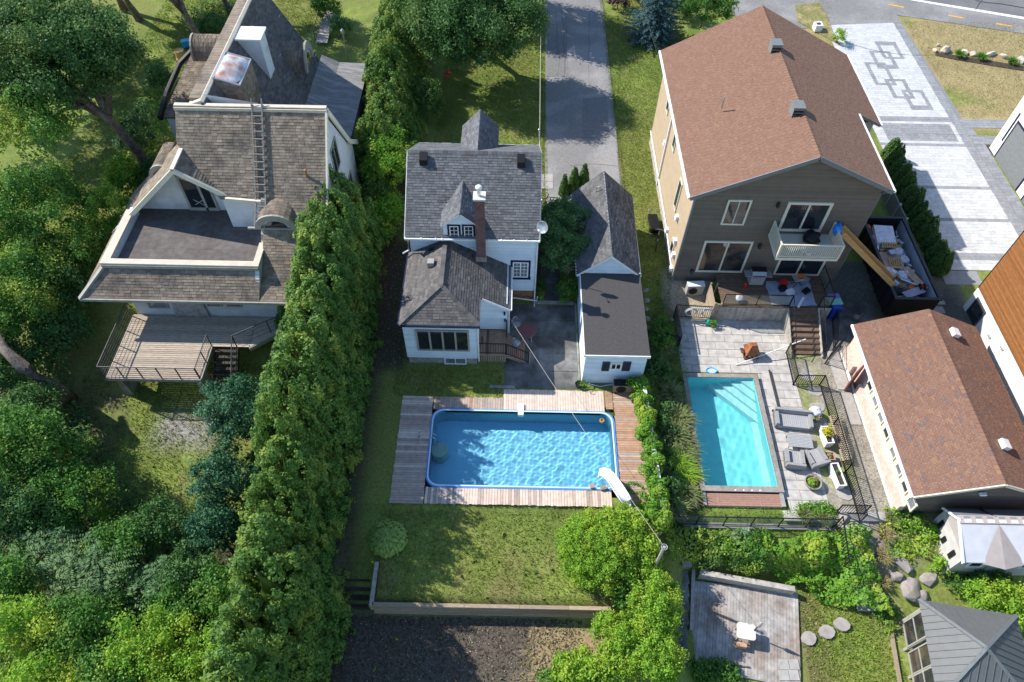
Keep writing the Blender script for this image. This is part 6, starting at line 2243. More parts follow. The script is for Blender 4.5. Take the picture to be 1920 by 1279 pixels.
for i, p in enumerate(A1):
    d = (A1[min(i + 1, 6)] - A1[max(i - 1, 0)])
    d.z = 0
    d.normalize()
    s = Vector((-d.y, d.x, 0))
    for u, hh in ((-1.0, .13), (-.9, .13), (-.75, 0), (.75, 0), (.9, .13), (1.0, .13), (1.0, -.05), (-1.0, -.05)):
        vs.append(p + s * W_ * u + V(0, 0, hh))
for i in range(6):
    for k in range(8):
        fs.append((i * 8 + k, i * 8 + (k + 1) % 8, (i + 1) * 8 + (k + 1) % 8, (i + 1) * 8 + k))
fs += [tuple(range(8))[::-1], tuple(range(48, 56))]
MB().add(vs, fs).build('chute', mat('slide_white', (.8, .8, .8), .35, .03), SLD, True)
e = A1[-1]
for s in (-.25, .25):
    MB().path([e + V(.1, s * .9, .05), e + V(.35, s * .9 - .2, -.5), e + V(.5, s * .9 - .3, -1.1)], .025, 6).build('ladder_rail', 'chrome', SLD)
    MB().path([A1[3] + V(s * .6, s * .9, -.06), A1[3] + V(s * .7, s * .9, -.85)], .03, 6).build('leg', 'chrome', SLD)
for k in range(3):
    q = e + V(.2 + .11 * k, -.06 - .08 * k, -.2 - k * .28)
    MB().bar(q + V(0, -.22, 0), q + V(0, .22, 0), .1, .03).build('rung', 'white_plastic', SLD)
for (px, py, w, m_, lb) in ((1110, 912, .2, 'terracotta', 'small terracotta block on the near pool rim'), (1131, 915, .3, 'coping', 'grey block on the near pool rim beside the slide')):
    c = at(px, py, .1)
    tag(MB().obox((c.x, c.y, .11), (w, .22, .14), .2).build('rim_block', m_), lb, 'block')

# ------------------------------------------------------------------ terrace furniture of the right garden
z0 = PZ + .04


def lounge(name, label, c, w, d, rz, cat, back=.62, seat=.33, group=None):
    t = thing(name, label, cat, (c[0], c[1], z0), rz, group, True)
    MB().box(-w / 2, -d / 2, .06, w / 2, d / 2, seat - .06).build('base', 'wicker_grey', t)
    n = max(3, int(w / .13))
    for k in range(n):
        x = -w / 2 + .16 + k * (w - .32) / n
        MB().box(x, -d / 2, seat - .06, x + (w - .32) / n - .012, d / 2 - .14, seat).build('seat_slat', 'aluminium_grey', t)
    b = MB().ext([(-w / 2, d / 2 - .16, .06), (-w / 2, d / 2, .06), (-w / 2, d / 2 + .06, back), (-w / 2, d / 2 - .08, back)], (w, 0, 0)).build('backrest', 'wicker_grey', t)
    for s in (-1, 1):
        x0_, x1_ = (-w / 2, -w / 2 + .16) if s < 0 else (w / 2 - .16, w / 2)
        MB().box(x0_, -d / 2, .06, x1_, d / 2 - .15, back - .08).build('armrest', 'wicker_grey', t)
    for sx in (-1, 1):
        for sy in (-1, 1):
            MB().box(sx * (w / 2 - .08) - .03, sy * (d / 2 - .08) - .03, 0, sx * (w / 2 - .08) + .03, sy * (d / 2 - .08) + .03, .06).build('foot', 'dark_metal', t)
    return t


lounge('garden_sofa', 'grey woven garden sofa with its back toward the stairs', (15.42, 20.25), 1.95, .95, -.10, 'sofa')
CT = thing('coffee_table', 'low grey slatted coffee table between sofa and armchairs', 'table', (15.5, 18.95, z0), -.08, None, True)
for k in range(9):
    MB().box(-.65, -.4 + k * .09, .3, .65, -.4 + k * .09 + .078, .33).build('slat', 'aluminium_grey', CT)
for s in (-1, 1):
    MB().bar((.6 * s, -.38, .28), (.6 * s, .38, .28), .05, .04).build('frame_bar', 'aluminium_grey', CT)
    for q in (-1, 1):
        MB().box(.6 * s - .025, .36 * q - .025, 0, .6 * s + .025, .36 * q + .025, .28).build('leg', 'aluminium_grey', CT)
lounge('garden_armchair', 'grey woven armchair nearer the turquoise pool', (14.95, 17.85), .95, .95, math.pi - .12, 'armchair', group='woven armchairs')
lounge('garden_armchair', 'grey woven armchair turned askew beside the terracotta pot', (16.1, 17.95), .95, .95, math.pi + .3, 'armchair', group='woven armchairs')


def trough(name, label, c, w, d, h, rz, m, fill='soil', taper=.06):
    t = thing(name, label, 'planter', (c[0], c[1], z0), rz, None, True)
    a = [(-w / 2 + taper, -d / 2 + taper), (w / 2 - taper, -d / 2 + taper), (w / 2 - taper, d / 2 - taper), (-w / 2 + taper, d / 2 - taper)]
    b = [(-w / 2, -d / 2), (w / 2, -d / 2), (w / 2, d / 2), (-w / 2, d / 2)]
    i_ = [(-w / 2 + .05, -d / 2 + .05), (w / 2 - .05, -d / 2 + .05), (w / 2 - .05, d / 2 - .05), (-w / 2 + .05, d / 2 - .05)]
    mb = MB()
    mb.add([(*q, 0) for q in a] + [(*q, h) for q in b] + [(*q, h) for q in i_] + [(*q, h - .1) for q in i_],
           [(3, 2, 1, 0)] + [(k, (k + 1) % 4, 4 + (k + 1) % 4, 4 + k) for k in range(4)] + [(4 + k, 4 + (k + 1) % 4, 8 + (k + 1) % 4, 8 + k) for k in range(4)] + [(8 + k, 8 + (k + 1) % 4, 12 + (k + 1) % 4, 12 + k) for k in range(4)])
    mb.build('trough', m, t)
    MB().box(-w / 2 + .05, -d / 2 + .05, h - .13, w / 2 - .05, d / 2 - .05, h - .1).build('earth', fill, t)
    return t


def sprig(par, c, r, n, m, leaf=.09, h=.25, seed=1):
    q = np.random.default_rng(seed)
    d = q.normal(0, 1, (n, 3))
    d /= np.linalg.norm(d, axis=1, keepdims=True)
    d[:, 2] = np.abs(d[:, 2])
    P = np.array(c) + d * np.array([r, r, h]) * q.uniform(.4, 1, (n, 1)) ** .5
    leaf_cloud('leaves', P, d + np.array([0, 0, .4]), leaf, m, par, rng=q)


t = trough('tall_planter', 'white trough planter with bright yellow shrub beside the coffee table', (16.95, 19.2), .42, 1.05, .6, .08, 'white_paint')
sprig(t, (0, .12, .62), .3, 220, 'gold_leaf', .12, .35, 4)
t = trough('tall_planter', 'long white trough planter with bare soil and a small weed beside the stone bowl', (16.95, 16.9), .42, 1.3, .55, .1, 'white_paint')
sprig(t, (0, .15, .5), .12, 40, 'forest_leaf', .09, .15, 5)
t = trough('square_pot', 'square terracotta pot of drying plants behind the askew armchair', (16.85, 18.05), .52, .48, .38, -.05, 'terracotta')
sprig(t, (0, 0, .32), .18, 60, 'dry_blade', .1, .12, 6)
BW = thing('stone_bowl', 'round grey stone bowl of sedge on the near patio', 'planter', (15.65, 16.55, z0), 0, None, True)
MB().lathe((0, 0, 0), [(.22, 0), (.42, .2), (.45, .34), (.40, .34), (.36, .26)], 22).build('bowl', 'stone_pot', BW, True)
MB().lathe((0, 0, .24), [(.37, 0), (.37, .02), (.01, .05)], 16).build('earth', 'soil', BW)
sprig(BW, (-.05, 0, .28), .26, 130, 'lime_leaf', .11, .2, 7)
sprig(BW, (.1, .1, .28), .2, 60, 'dry_blade', .12, .16, 8)
WP = thing('white_pot', 'white covered pot with withered plant beside the sofa arm', 'pot', (16.75, 20.75, z0), 0, None, True)
o = lump((0, 0, .4), .34, seed=3)
o.build('cover', 'bag_white', WP, True)
MB().lathe((.1, -.35, 0), [(.12, 0), (.18, .24), (.15, .25)], 12).build('pot', 'stone_pot', WP)
sprig(WP, (.1, -.35, .26), .2, 70, 'dry_blade', .12, .2, 9)
WB = thing('low_bench_board', 'long narrow brown-edged plank lying along the turquoise pool', 'plank', (14.62, 22.3, z0))
MB().box(14.5, 21.0, z0, 14.85, 23.65, z0 + .04).build('plank', 'patio_slab', WB)
MB().box(14.85, 20.95, z0, 14.93, 23.7, z0 + .12).build('edge', 'timber_dark', WB)
MB().box(14.5, 20.93, z0, 14.93, 21.0, z0 + .12).build('end_block', 'timber_dark', WB)
NT = thing('pool_net', 'blue leaf skimmer net head on the far edge of the turquoise pool', 'net', (11.55, 23.55, z0))
fr = []
for k in range(16):
    a = 2 * math.pi * k / 16
    fr.append((11.55 + .32 * math.cos(a) * (1 - .1 * abs(math.sin(2 * a))), 23.6 + .2 * math.sin(a), z0 + .05))
MB().path(fr + [fr[0]], .035, 6).build('frame', 'teal_plastic', NT)
MB().ext([(q[0], q[1], z0 + .03) for q in fr], (0, 0, .01)).build('netting', mat('net_pale', (.45, .6, .7), .8, .3, 30), NT)
MB().box(11.5, 23.3, z0, 11.6, 23.42, z0 + .06).build('socket', 'teal_plastic', NT)
tag(MB().path([(13.05, 24.05, z0 + .03), (17.1, 25.35, .35)], .03, 8).build('telescopic_pole', 'white_paint'), 'long white pool pole leaning from the patio onto the deck stairs', 'pole')
# chiminea
CM = thing('chiminea', 'rusty pyramid-roofed outdoor fireplace on the patio', 'fireplace', (14.0, 24.85, z0), .04, None, True)
MB().box(-.42, -.36, 0, .42, .36, .1).build('hearth', 'rust', CM)
MB().ext([(-.36, -.3, .1), (.36, -.3, .1), (.3, -.25, .45), (-.3, -.25, .45)], (0, .55, 0)).build('firebox', 'rust', CM)
MB().box(-.22, -.325, .16, .22, -.29, .38).build('opening', 'black_metal', CM)
MB().box(-.2, -.34, .17, -.05, -.32, .3).box(.05, -.34, .17, .18, -.32, .27).build('log', 'lumber', CM)
hd = MB()
hd.add([(-.42, -.42, .45), (.42, -.42, .45), (.42, .4, .45), (-.42, .4, .45), (-.15, -.12, 1.0), (.15, -.12, 1.0), (.15, .14, 1.0), (-.15, .14, 1.0)],
       [(0, 1, 5, 4), (1, 2, 6, 5), (2, 3, 7, 6), (3, 0, 4, 7), (4, 5, 6, 7), (3, 2, 1, 0)])
hd.build('hood', mat('rust_bright', (.26, .10, .045), .85, .35, 4, b=.3), CM)
MB().box(-.6, -.1, .28, -.42, .25, .32).build('side_shelf', 'rust', CM)
# grill on the rear deck
GR = thing('gas_grill', 'stainless gas grill with closed lid against the tan house wall', 'grill', (14.75, 29.35, DZ), 0, None, True)
MB().box(-.42, -.3, .1, .42, .25, .75).build('cabinet', 'aluminium_grey', GR)
MB().ext([(-.42, -.3, .75), (-.42, -.3, .95), (-.42, -.12, 1.08), (-.42, .2, 1.05), (-.42, .25, .75)], (.84, 0, 0)).build('lid', 'metal_silver', GR)
MB().bar((-.34, -.34, .9), (.34, -.34, .9), .04, .04).build('handle', 'chrome', GR)
MB().box(-.44, -.12, 1.06, .44, .26, 1.12).build('hood_rim', 'black_metal', GR)
for s in (-1, 1):
    MB().box(s * .62 - .19, -.28, .78, s * .62 + .19, .22, .83).build('side_shelf', 'metal_silver', GR)
    for y in (-.25, .2):
        MB().tube((s * .38, y, 0), (s * .38, y, .1), .04, 8).build('caster', 'black_metal', GR)
for k in range(4):
    MB().tube((-.3 + k * .2, -.3, .68), (-.3 + k * .2, -.335, .68), .03, 8).build('knob', 'black_metal', GR)
tag(MB().lathe((14.05, 28.9, DZ), [(.1, 0), (.1, .32), (.05, .4), (.02, .44)], 10).build('fire_extinguisher', 'red_plastic'), 'red extinguisher at the foot of the gas grill', 'extinguisher')
tag(lump((14.05 - .55, 27.85, DZ + .25), .27, seed=9).build('white_bag', 'bag_white', None, True), 'white bag behind the glass railing of the rear deck', 'bag')
DC = thing('drop_cloth', 'large blue-grey drop cloth spread over the rear deck by the stairs', 'drop cloth', (16.8, 28.3, DZ))
rs = random.Random(41)
vs = [(15.4 + i * .3 + rs.uniform(-.05, .05), 27.5 + j * .28 + rs.uniform(-.05, .05), DZ + .015 + rs.uniform(0, .06)) for i in range(10) for j in range(8)]
MB().add(vs, [(i * 8 + j, (i + 1) * 8 + j, (i + 1) * 8 + j + 1, i * 8 + j + 1) for i in range(9) for j in range(7)]).build('cloth', 'drop_cloth', DC, True)
SW = thing('tile_saw', 'orange and black power saw on a folding stand on the rear deck', 'saw', (17.3, 29.2, DZ), .2, None, True)
for s in (-1, 1):
    MB().bar((-.35, .2 * s, 0), (.35, -.2 * s, .6), .03, .03).bar((.35, .2 * s, 0), (-.35, -.2 * s, .6), .03, .03).build('leg', 'bag_black', SW)
MB().box(-.4, -.25, .6, .4, .25, .66).build('table', 'metal_silver', SW)
MB().box(-.1, -.1, .66, .22, .14, .86).build('motor', 'orange_plastic', SW)
MB().tube((0, -.14, .72), (0, -.18, .72), .15, 14).build('blade', 'chrome', SW)
for i, (x, y, m_, lb) in enumerate(((16.45, 29.2, 'red_plastic', 'red tool case on the drop cloth near the patio door'), (16.3, 28.75, 'bag_black', 'black tool case on the drop cloth left of the white box'), (16.7, 28.5, 'bag_white', 'white box in the middle of the drop cloth'), (17.7, 28.6, 'bag_black', 'black tray on the drop cloth near the glass railing'), (17.9, 29.5, 'metal_silver', 'grey bundle beside the power saw'), (17.2, 27.75, 'white_plastic', 'long white strip at the drop cloth edge above the stairs'))):
    sz = (.9, .14, .06) if i == 5 else (.42, .34, .26 - .02 * i)
    tag(MB().obox((x, y, DZ + .06 + sz[2] / 2), sz, .2 * i).build('tool_case' if i != 5 else 'strip', m_), lb, 'tool case' if i != 5 else 'strip', 'tools on the drop cloth')
for i, (x, y) in enumerate(((16.25, 28.45), (16.65, 28.5), (16.55, 28.3))):
    t = thing('bucket', ['white bucket on the balcony, left one', 'white bucket on the balcony, right of the left one', 'white bucket close behind the balcony rail'][i], 'bucket', (x, y, BZ), 0, 'white buckets on the balcony', True)
    MB().lathe((0, 0, 0), [(.13, 0), (.155, .34), (.165, .36), (.14, .36), (.13, .1)], 16).build('pail', 'white_plastic', t, True)
    MB().path([(-.16, 0, .33), (-.12, -.1, .2), (0, -.17, .14), (.12, -.1, .2), (.16, 0, .33)], .006, 4).build('handle', 'galvanised', t)
tag(lump((16.95, 29.45, BZ + .35), .5, sz=.8, seed=15).build('black_bag', 'bag_black', None, True), 'black rubbish bag standing on the balcony by the sliding door', 'bag')
# recycling bin, spare railing, bike and odds and ends
RB = thing('recycling_bin', 'blue wheeled bin with mint and violet items on top right of the rear deck', 'bin', (19.55, 28.0, -.6), .1, None, True)
MB().ext([(-.28, -.35, .05), (.28, -.35, .05), (.28, .35, .05), (-.28, .35, .05)], (0, 0, .95)).build('body', 'blue_plastic', RB)
MB().box(-.42, -.02, 1.0, .42, .48, 1.05).build('lid', 'mint_plastic', RB)
MB().box(-.4, .48, 1.0, .4, .8, 1.1).build('tray', 'violet_plastic', RB)
for s in (-1, 1):
    MB().tube((s * .3, .3, .12), (s * .36, .3, .12), .12, 12).build('wheel', 'bag_black', RB)
SG = thing('spare_gate', 'black metal gate leaning beside the deck stairs', 'gate', (19.2, 26.2, -.6))
a, b = Vector((19.0, 25.3, -.55)), Vector((19.5, 27.5, -.55))
railing(SG, a, b, 1.1, .13)
WC = thing('watering_can', 'grey green watering can on the dark side walk', 'watering can', (21.0, 27.7, -.6), .4, None, True)
MB().lathe((0, 0, 0), [(.16, 0), (.17, .28), (.12, .32), (.1, .3)], 14).build('body', 'stone_pot', WC, True)
MB().path([(.15, 0, .1), (.35, 0, .3), (.42, 0, .42)], .025, 6).build('spout', 'stone_pot', WC)
MB().path([(-.15, 0, .05), (-.28, 0, .2), (-.1, 0, .36)], .015, 6).build('handle', 'stone_pot', WC)
BK = thing('bicycle', 'black bicycle parked beside the cream wall of the tan house', 'bicycle', (9.3, 33.2, 0), 1.35, None, True)
for x in (-.52, .52):
    ring = [(x + .33 * math.cos(a), 0, .33 + .33 * math.sin(a)) for a in np.linspace(0, 2 * math.pi, 19)]
    w = MB().path(ring, .022, 6, cap=False).build('wheel', 'bag_black', BK)
    sp = MB()
    for k in range(8):
        a = k * math.pi / 8
        sp.tube((x - .32 * math.cos(a), 0, .33 - .32 * math.sin(a)), (x + .32 * math.cos(a), 0, .33 + .32 * math.sin(a)), .004, 3)
    sp.build('spokes', 'galvanised', w)
MB().path([(-.52, 0, .33), (-.2, 0, .8), (.38, 0, .85), (0, 0, .3), (-.2, 0, .8)], .02, 6).path([(-.52, 0, .33), (0, 0, .3)], .016, 6).path([(.52, 0, .33), (.38, 0, .85), (.36, 0, .98)], .02, 6).build('frame', 'metal_silver', BK)
MB().obox((-.24, 0, .9), (.26, .14, .06)).build('saddle', 'bag_black', BK)
MB().path([(.3, -.26, .98), (.38, -.1, 1.0), (.38, .1, 1.0), (.3, .26, .98)], .014, 6).build('handlebar', 'metal_silver', BK)
BX = thing('black_cart', 'black covered cart behind the bicycle by the cream wall', 'cart', (9.25, 34.8, 0), .05, None, True)
MB().box(-.3, -.75, .18, .3, .75, .5).build('body', 'bag_black', BX)
MB().tube((-.34, -.4, .14), (-.28, -.4, .14), .14, 12).tube((.28, -.4, .14), (.34, -.4, .14), .14, 12).build('wheel', 'bag_black', BX)
MB().path([(-.25, .75, .4), (-.25, 1.1, .7), (.25, 1.1, .7), (.25, .75, .4)], .02, 6).build('handle', 'galvanised', BX)
for k in range(6):
    c = at(1210 + 3 * (k % 2), 540 + k * 18, 0)
    tag(MB().ext([(c.x + .25 * math.cos(a) * (1 + .1 * math.sin(3 * a)), c.y + .2 * math.sin(a), float(gz(c.x, c.y)) - .02) for a in np.linspace(0, 6.28, 10)[:-1]], (0, 0, .05)).build('stepping_stone', 'concrete'), ['first', 'second', 'third', 'fourth', 'fifth', 'sixth'][k] + ' flat stepping stone from the bicycle in the grass strip beside the garage', 'stepping stone', 'stepping stones beside the garage')

# fences of the right garden
F1 = thing('picket_fence', 'black metal fence closing the corner at the foot of the deck stairs', 'fence', (16.1, 23, PZ))
railing(F1, (16.15, 25.0, PZ), (16.08, 22.75, PZ), 1.0, .12)
railing(F1, (16.08, 22.75, PZ), (17.6, 22.78, PZ), 1.0, .12)
F2 = thing('picket_fence', 'long black metal fence between the patio and the stepping stone path', 'fence', (17.55, 19, PZ))
for k in range(3):
    railing(F2, (17.6 - .01 * k, 22.78 - k * 2.75, PZ), (17.59 - .01 * k, 22.78 - (k + 1) * 2.75, PZ), 1.0, .12)
WS = thing('slat_screen', 'pale wooden slat screen leaning on the long black fence', 'screen', (17.5, 19.3, PZ))
for k in range(24):
    y = 17.9 + k * .115
    MB().obox((17.72, y, z0 + .32), (.5, .085, .025), ry=-.5).build('slat', 'timber', WS)
F3 = thing('small_gate', 'small black gate between the garage strip and the right patio', 'gate', (8.8, 25.3, 0))
railing(F3, (7.85, 25.35, float(gz(7.9, 25.3))), (9.75, 25.3, PZ), 1.0, .13)
F4 = thing('picket_fence', 'black metal fence at the upper left corner of the patio', 'fence', (9.85, 26.5, PZ))
railing(F4, (9.85, 27.6, PZ), (9.85, 25.3, PZ), 1.15, .12)
railing(F4, (9.85, 27.62, PZ), (12.3, 27.5, PZ), 1.15, .12)
F5 = thing('glass_fence', 'clear panel fence with black posts on a concrete kerb below the turquoise pool', 'fence', (12.5, 14.4, -1))
MB().box(7.9, 14.22, -1.3, 16.4, 14.5, -.88).build('kerb', 'concrete_pale', F5)
glass_run(F5, (8.0, 14.36, -.88), (16.3, 14.36, -.88), 6, 1.0)
F6 = thing('stair_railing', 'black handrail beside the stone stairs at the patio corner', 'railing', (17.3, 13.5, PZ))
railing(F6, (16.5, 15.0, PZ), (17.9, 15.0, PZ), 1.0, .13)
railing(F6, (16.35, 14.4, PZ), (16.35, 12.4, -1.2), 1.0, .14)
F7 = thing('picket_fence', 'black fence beside the upper corner of the pool house', 'fence', (18.9, 25.6, PZ))
railing(F7, (18.3, 24.3, PZ), (19.5, 25.6, PZ), 1.1, .12)
HS = thing('hose_reel', 'coiled pale hose hanging on the black fence above the patio', 'hose', (11.2, 27.4, PZ))
for cx, rr_ in ((10.75, .36), (11.75, .36)):
    for q in range(3):
        MB().path([(cx + (rr_ - q * .03) * math.cos(a), 27.42 - q * .03, PZ + .75 + (rr_ - q * .03) * math.sin(a)) for a in np.linspace(0, 6.283, 20)], .022, 5, cap=False).build('coil', 'hose', HS)
MB().path([(10.75, 27.4, PZ + 1.12), (11.75, 27.4, PZ + 1.1)], .05, 6).build('bar', 'hose', HS)
tag(MB().lathe((11.85, 27.1, PZ), [(.16, 0), (.2, .3), (.12, .42), (.05, .5)], 12).build('sprinkler', 'hose_green', None, True), 'green watering pot with weeds under the coiled hose', 'watering pot')
c = Vector((11.95, 26.95, PZ))
leafy('weed', 'leafy weed growing beside the green watering pot', 'plant', c, c + V(.1, 0, .3), (.25, .22, .25), 8, .12, 'vine_leaf', .09, 260, seed=640, tr=.02)

# stone stairs at the patio corner, and those by the dumpster
S1 = thing('stone_stairs', 'stone stairs descending from the patio corner toward the lower garden', 'stairs', (17.6, 13, -1))
for k in range(8):
    y = 14.5 - k * .5
    z = PZ - .02 - k * .16
    MB().box(16.7 + .03 * k, y - .42, z - .16, 18.05 + .02 * k, y + .1, z).build('step', 'concrete_pale', S1)
S2 = thing('slab_steps', 'broad grey stone slab steps between the dumpster and the white house', 'steps', (27, 30, -.3))
for k in range(6):
    MB().box(25.45 + .12 * k, 30.7 - k * .62, -.12 - k * .11, 27.1 + .1 * (k % 2), 31.28 - k * .62, -.02 - k * .11).build('slab', 'paver_dark', S2)
MB().box(27.15, 30.2, -.1, 29.5, 31.35, .02).build('landing', 'paver_dark', S2)
# tan house side fence
F8 = thing('board_fence', 'grey panel fence between the tan house and the low cedar row', 'fence', (25.6, 37, 0))
for k in range(4):
    MB().box(25.5, 34.7 + k * 1.35, -.1, 25.56, 34.7 + k * 1.35 + 1.3, 1.3).build('panel', 'grey_fascia', F8)
for k in range(5):
    MB().box(25.46, 34.6 + k * 1.35, -.1, 25.6, 34.72 + k * 1.35, 1.4).build('post', 'aluminium_grey', F8)

# lower right: silver deck, beam wall, walk
LD_ = thing('silver_deck', 'silvery weathered plank deck in the lower right garden', 'deck', (11.5, 9.5, -2))
dA, dB, dC, dD = at(1303, 1090, -1.95), at(1496, 1112, -1.95), at(1502, 1290, -1.95), at(1290, 1246, -1.95)
N_b = 34
for k in range(N_b):
    p0, p1 = dA.lerp(dB, k / N_b), dA.lerp(dB, (k + .94) / N_b)
    q0, q1 = dD.lerp(dC, k / N_b), dD.lerp(dC, (k + .94) / N_b)
    MB().ext([q0, q1, p1, p0], (0, 0, .035 + .004 * (k % 3))).build('plank', 'deck_silver', LD_)
MB().bar(dD + V(0, -.03, -.08), dC + V(0, -.03, -.08), .05, .22).build('rim_joist', 'timber_weathered', LD_)
for k in range(2):
    for j in range(2):
        c = at(1470 + k * 19, 1246 + j * 20, -1.88)
        MB().box(c.x - .22, c.y - .22, -1.92, c.x + .22, c.y + .22, -1.87).build('tile', 'concrete_pale', LD_)
BWL = thing('beam_wall', 'thick weathered timber wall at the back of the silver deck', 'wall', (11.5, 12, -1.8))
w0, w1 = at(1313, 1072, -1.35), at(1491, 1104, -1.35)
for r_ in range(3):
    MB().bar(w0 + V(0, 0, -.12 - r_ * .22), w1 + V(0, 0, -.12 - r_ * .22), .26, .21).build('timber', 'timber_weathered', BWL)
w2, w3 = at(1301, 1062, -1.5), at(1297, 1180, -1.5)
for r_ in range(3):
    MB().bar(w2 + V(0, 0, -.12 - r_ * .2), w3 + V(0, 0, -.12 - r_ * .2), .16, .19).build('timber', 'timber_weathered', BWL)
PW = thing('stone_walk', 'narrow dark stone walk between bushes and the silver deck', 'path', (8.5, 10, -1.8))
for k in range(9):
    c = at(1281 - k * .6, 1035 + k * 25, -1.75)
    MB().obox((c.x, c.y, float(gz(c.x, c.y)) - .03), (.46, .66, .2), .02 * (k % 3)).build('slab', 'concrete_dark', PW)
CTb = thing('cream_table', 'small cream-topped table with folded parasol pole on the silver deck', 'table', (10.7, 9.6, -1.9), -.15, None, True)
tc_ = at(1399, 1184, -1.2)
CTb.location = (tc_.x, tc_.y, -1.91)
o = [(q[0], q[1], .68) for q in rrect(-.42, -.36, .42, .36, .12, 4)]
MB().ext(o, (0, 0, .07)).build('table_top', 'canvas_cream', CTb)
for sx in (-1, 1):
    for sy in (-1, 1):
        MB().box(sx * .3 - .04, sy * .25 - .04, 0, sx * .3 + .04, sy * .25 + .04, .68).build('leg', 'timber', CTb)
MB().tube((.36, .1, 0), (.36, .1, 1.9), .03, 8).build('pole', 'timber_dark', CTb)
MB().lathe((.36, .1, 1.4), [(.05, 0), (.1, .1), (.06, .5), (.02, .62)], 8).build('parasol', 'canvas_taupe', CTb)
MB().box(-.3, -.62, 0, .1, -.42, .4).build('bench', 'deck_warm', CTb)
tag(MB().path([at(1357, 1250, -1.86), at(1380, 1247, -1.82), at(1406, 1251, -1.86)], .045, 6, .03).build('branch', 'bark'), 'fallen branch on the near part of the silver deck', 'branch')
mat('flagstone', (.33, .30, .265), .9, .15, 3)
for i, (px, py) in enumerate(((1515, 1198), (1549, 1186), (1577, 1172), (1577, 1172))[:3]):
    c = gat(px, py)
    tag(MB().ext([(c.x + .36 * math.cos(a) * (1 + .12 * math.sin(2 * a + i)), c.y + .33 * math.sin(a), c.z - .02) for a in np.linspace(0, 6.28, 11)[:-1]], (0, 0, .16)).build('stepping_stone', 'flagstone'), ['pale stepping stone beside the silver deck corner', 'pale stepping stone in the middle of three on the weedy lawn', 'pale stepping stone nearest the vine mass'][i], 'stepping stone', 'stepping stones of the weedy lawn')


def rock(name, label, c, r, m, seed, group, cat='rock'):
    "angular stone: the hull of points jittered about a flattened ball"
    import bmesh
    q = np.random.default_rng(seed)
    bm = bmesh.new()
    for k in range(26):
        d = q.normal(0, 1, 3)
        d /= np.linalg.norm(d)
        d = np.sign(d) * np.abs(d) ** .75
        bm.verts.new([d[a] * r[a] * q.uniform(.8, 1.08) for a in range(3)])
    res = bmesh.ops.convex_hull(bm, input=bm.verts)
    bmesh.ops.delete(bm, geom=[g for g in res['geom_interior'] if isinstance(g, bmesh.types.BMVert)], context='VERTS')
    bmesh.ops.bevel(bm, geom=list(bm.edges), offset=min(r) * .09, segments=1, affect='EDGES')
    me = bpy.data.meshes.new(name)
    bm.to_mesh(me)
    bm.free()
    o = bpy.data.objects.new(name, me)
    o.location = c
    o.rotation_euler = (q.uniform(-.15, .15), q.uniform(-.15, .15), q.uniform(0, 6))
    finish(o, m)
    tag(o, label, cat, group)


for i, (px, py, r, lb) in enumerate(((1690, 1052, (.75, .45, .18), 'flat grey boulder above the cracked rocks of the rock garden'), (1702, 1098, (.9, .55, .24), 'large grey boulder in the middle of the rock garden'), (1722, 1118, (.55, .35, .25), 'dark-edged boulder against the pavilion roof corner'), (1680, 1082, (.35, .25, .25), 'small grey rock beside the stone stairs'), (1665, 1012, (.4, .3, .25), 'brown rock at the straw grasses'), (1583, 972, (.45, .35, .25), 'rounded rock beside the stair handrail'), (1378, 1012, (.6, .28, .18), 'flat stone under the clear panel fence'), (1372, 1042, (.5, .3, .2), 'pale flat stone above the beam wall'), (1742, 1085, (.6, .4, .12), 'tan flat rock between shed and pavilion'))):
    c = gat(px, py)
    rock('boulder', lb, c + V(0, 0, .05), r, 'rock', 900 + i, 'boulders of the rock garden')
for i, (px, py, r, m) in enumerate(((1752, 97, (.28, .2, .2), 'rock_pale'), (1772, 96, (.75, .35, .38), 'rock_pale'), (1808, 101, (.35, .3, .25), 'rock_pale'), (1822, 104, (.35, .28, .25), 'rock_pale'), (1858, 103, (.65, .25, .25), 'rock_pale'), (1880, 108, (.4, .25, .25), 'rock_pale'), (1912, 116, (.55, .3, .3), 'rock_pale'), (1758, 86, (.2, .15, .12), 'rock_pale'))):
    c = gat(px, py)
    rock('landscape_stone', ['small white stone at the left end of the stone row on the dry lawn', 'large pinkish stone second in the stone row', 'round white stone right of the first grass tuft', 'white stone touching the round white stone', 'long orange-brown stone between the grass tufts', 'pale stone right of the long orange-brown stone', 'grey-white stone at the right edge of the picture', 'tiny stone behind the left end of the stone row'][i], c + V(0, 0, .1), r, m, 930 + i, 'stone row on the dry lawn')
MB().ext([at(1753, 104, .02), at(1790, 112, .02), at(1850, 122, .02), at(1925, 134, .02), at(1925, 126, .02), at(1850, 113, .02), at(1790, 104, .02), at(1756, 98, .02)], (0, 0, .03)).build('planting_strip', 'soil', None, kind='structure')
WU = thing('white_urn', 'white square planter on the grass strip behind the tan house roof', 'planter', at(1531, 56, .1), .1, None, True)
MB().ext([(-.32, -.32, 0), (.32, -.32, 0), (.4, .4, 0), (-.3, .36, 0)], (0, 0, .55)).build('box', 'white_paint', WU)
MB().box(-.18, -.16, .55, .2, .2, .57).build('earth', 'soil', WU)
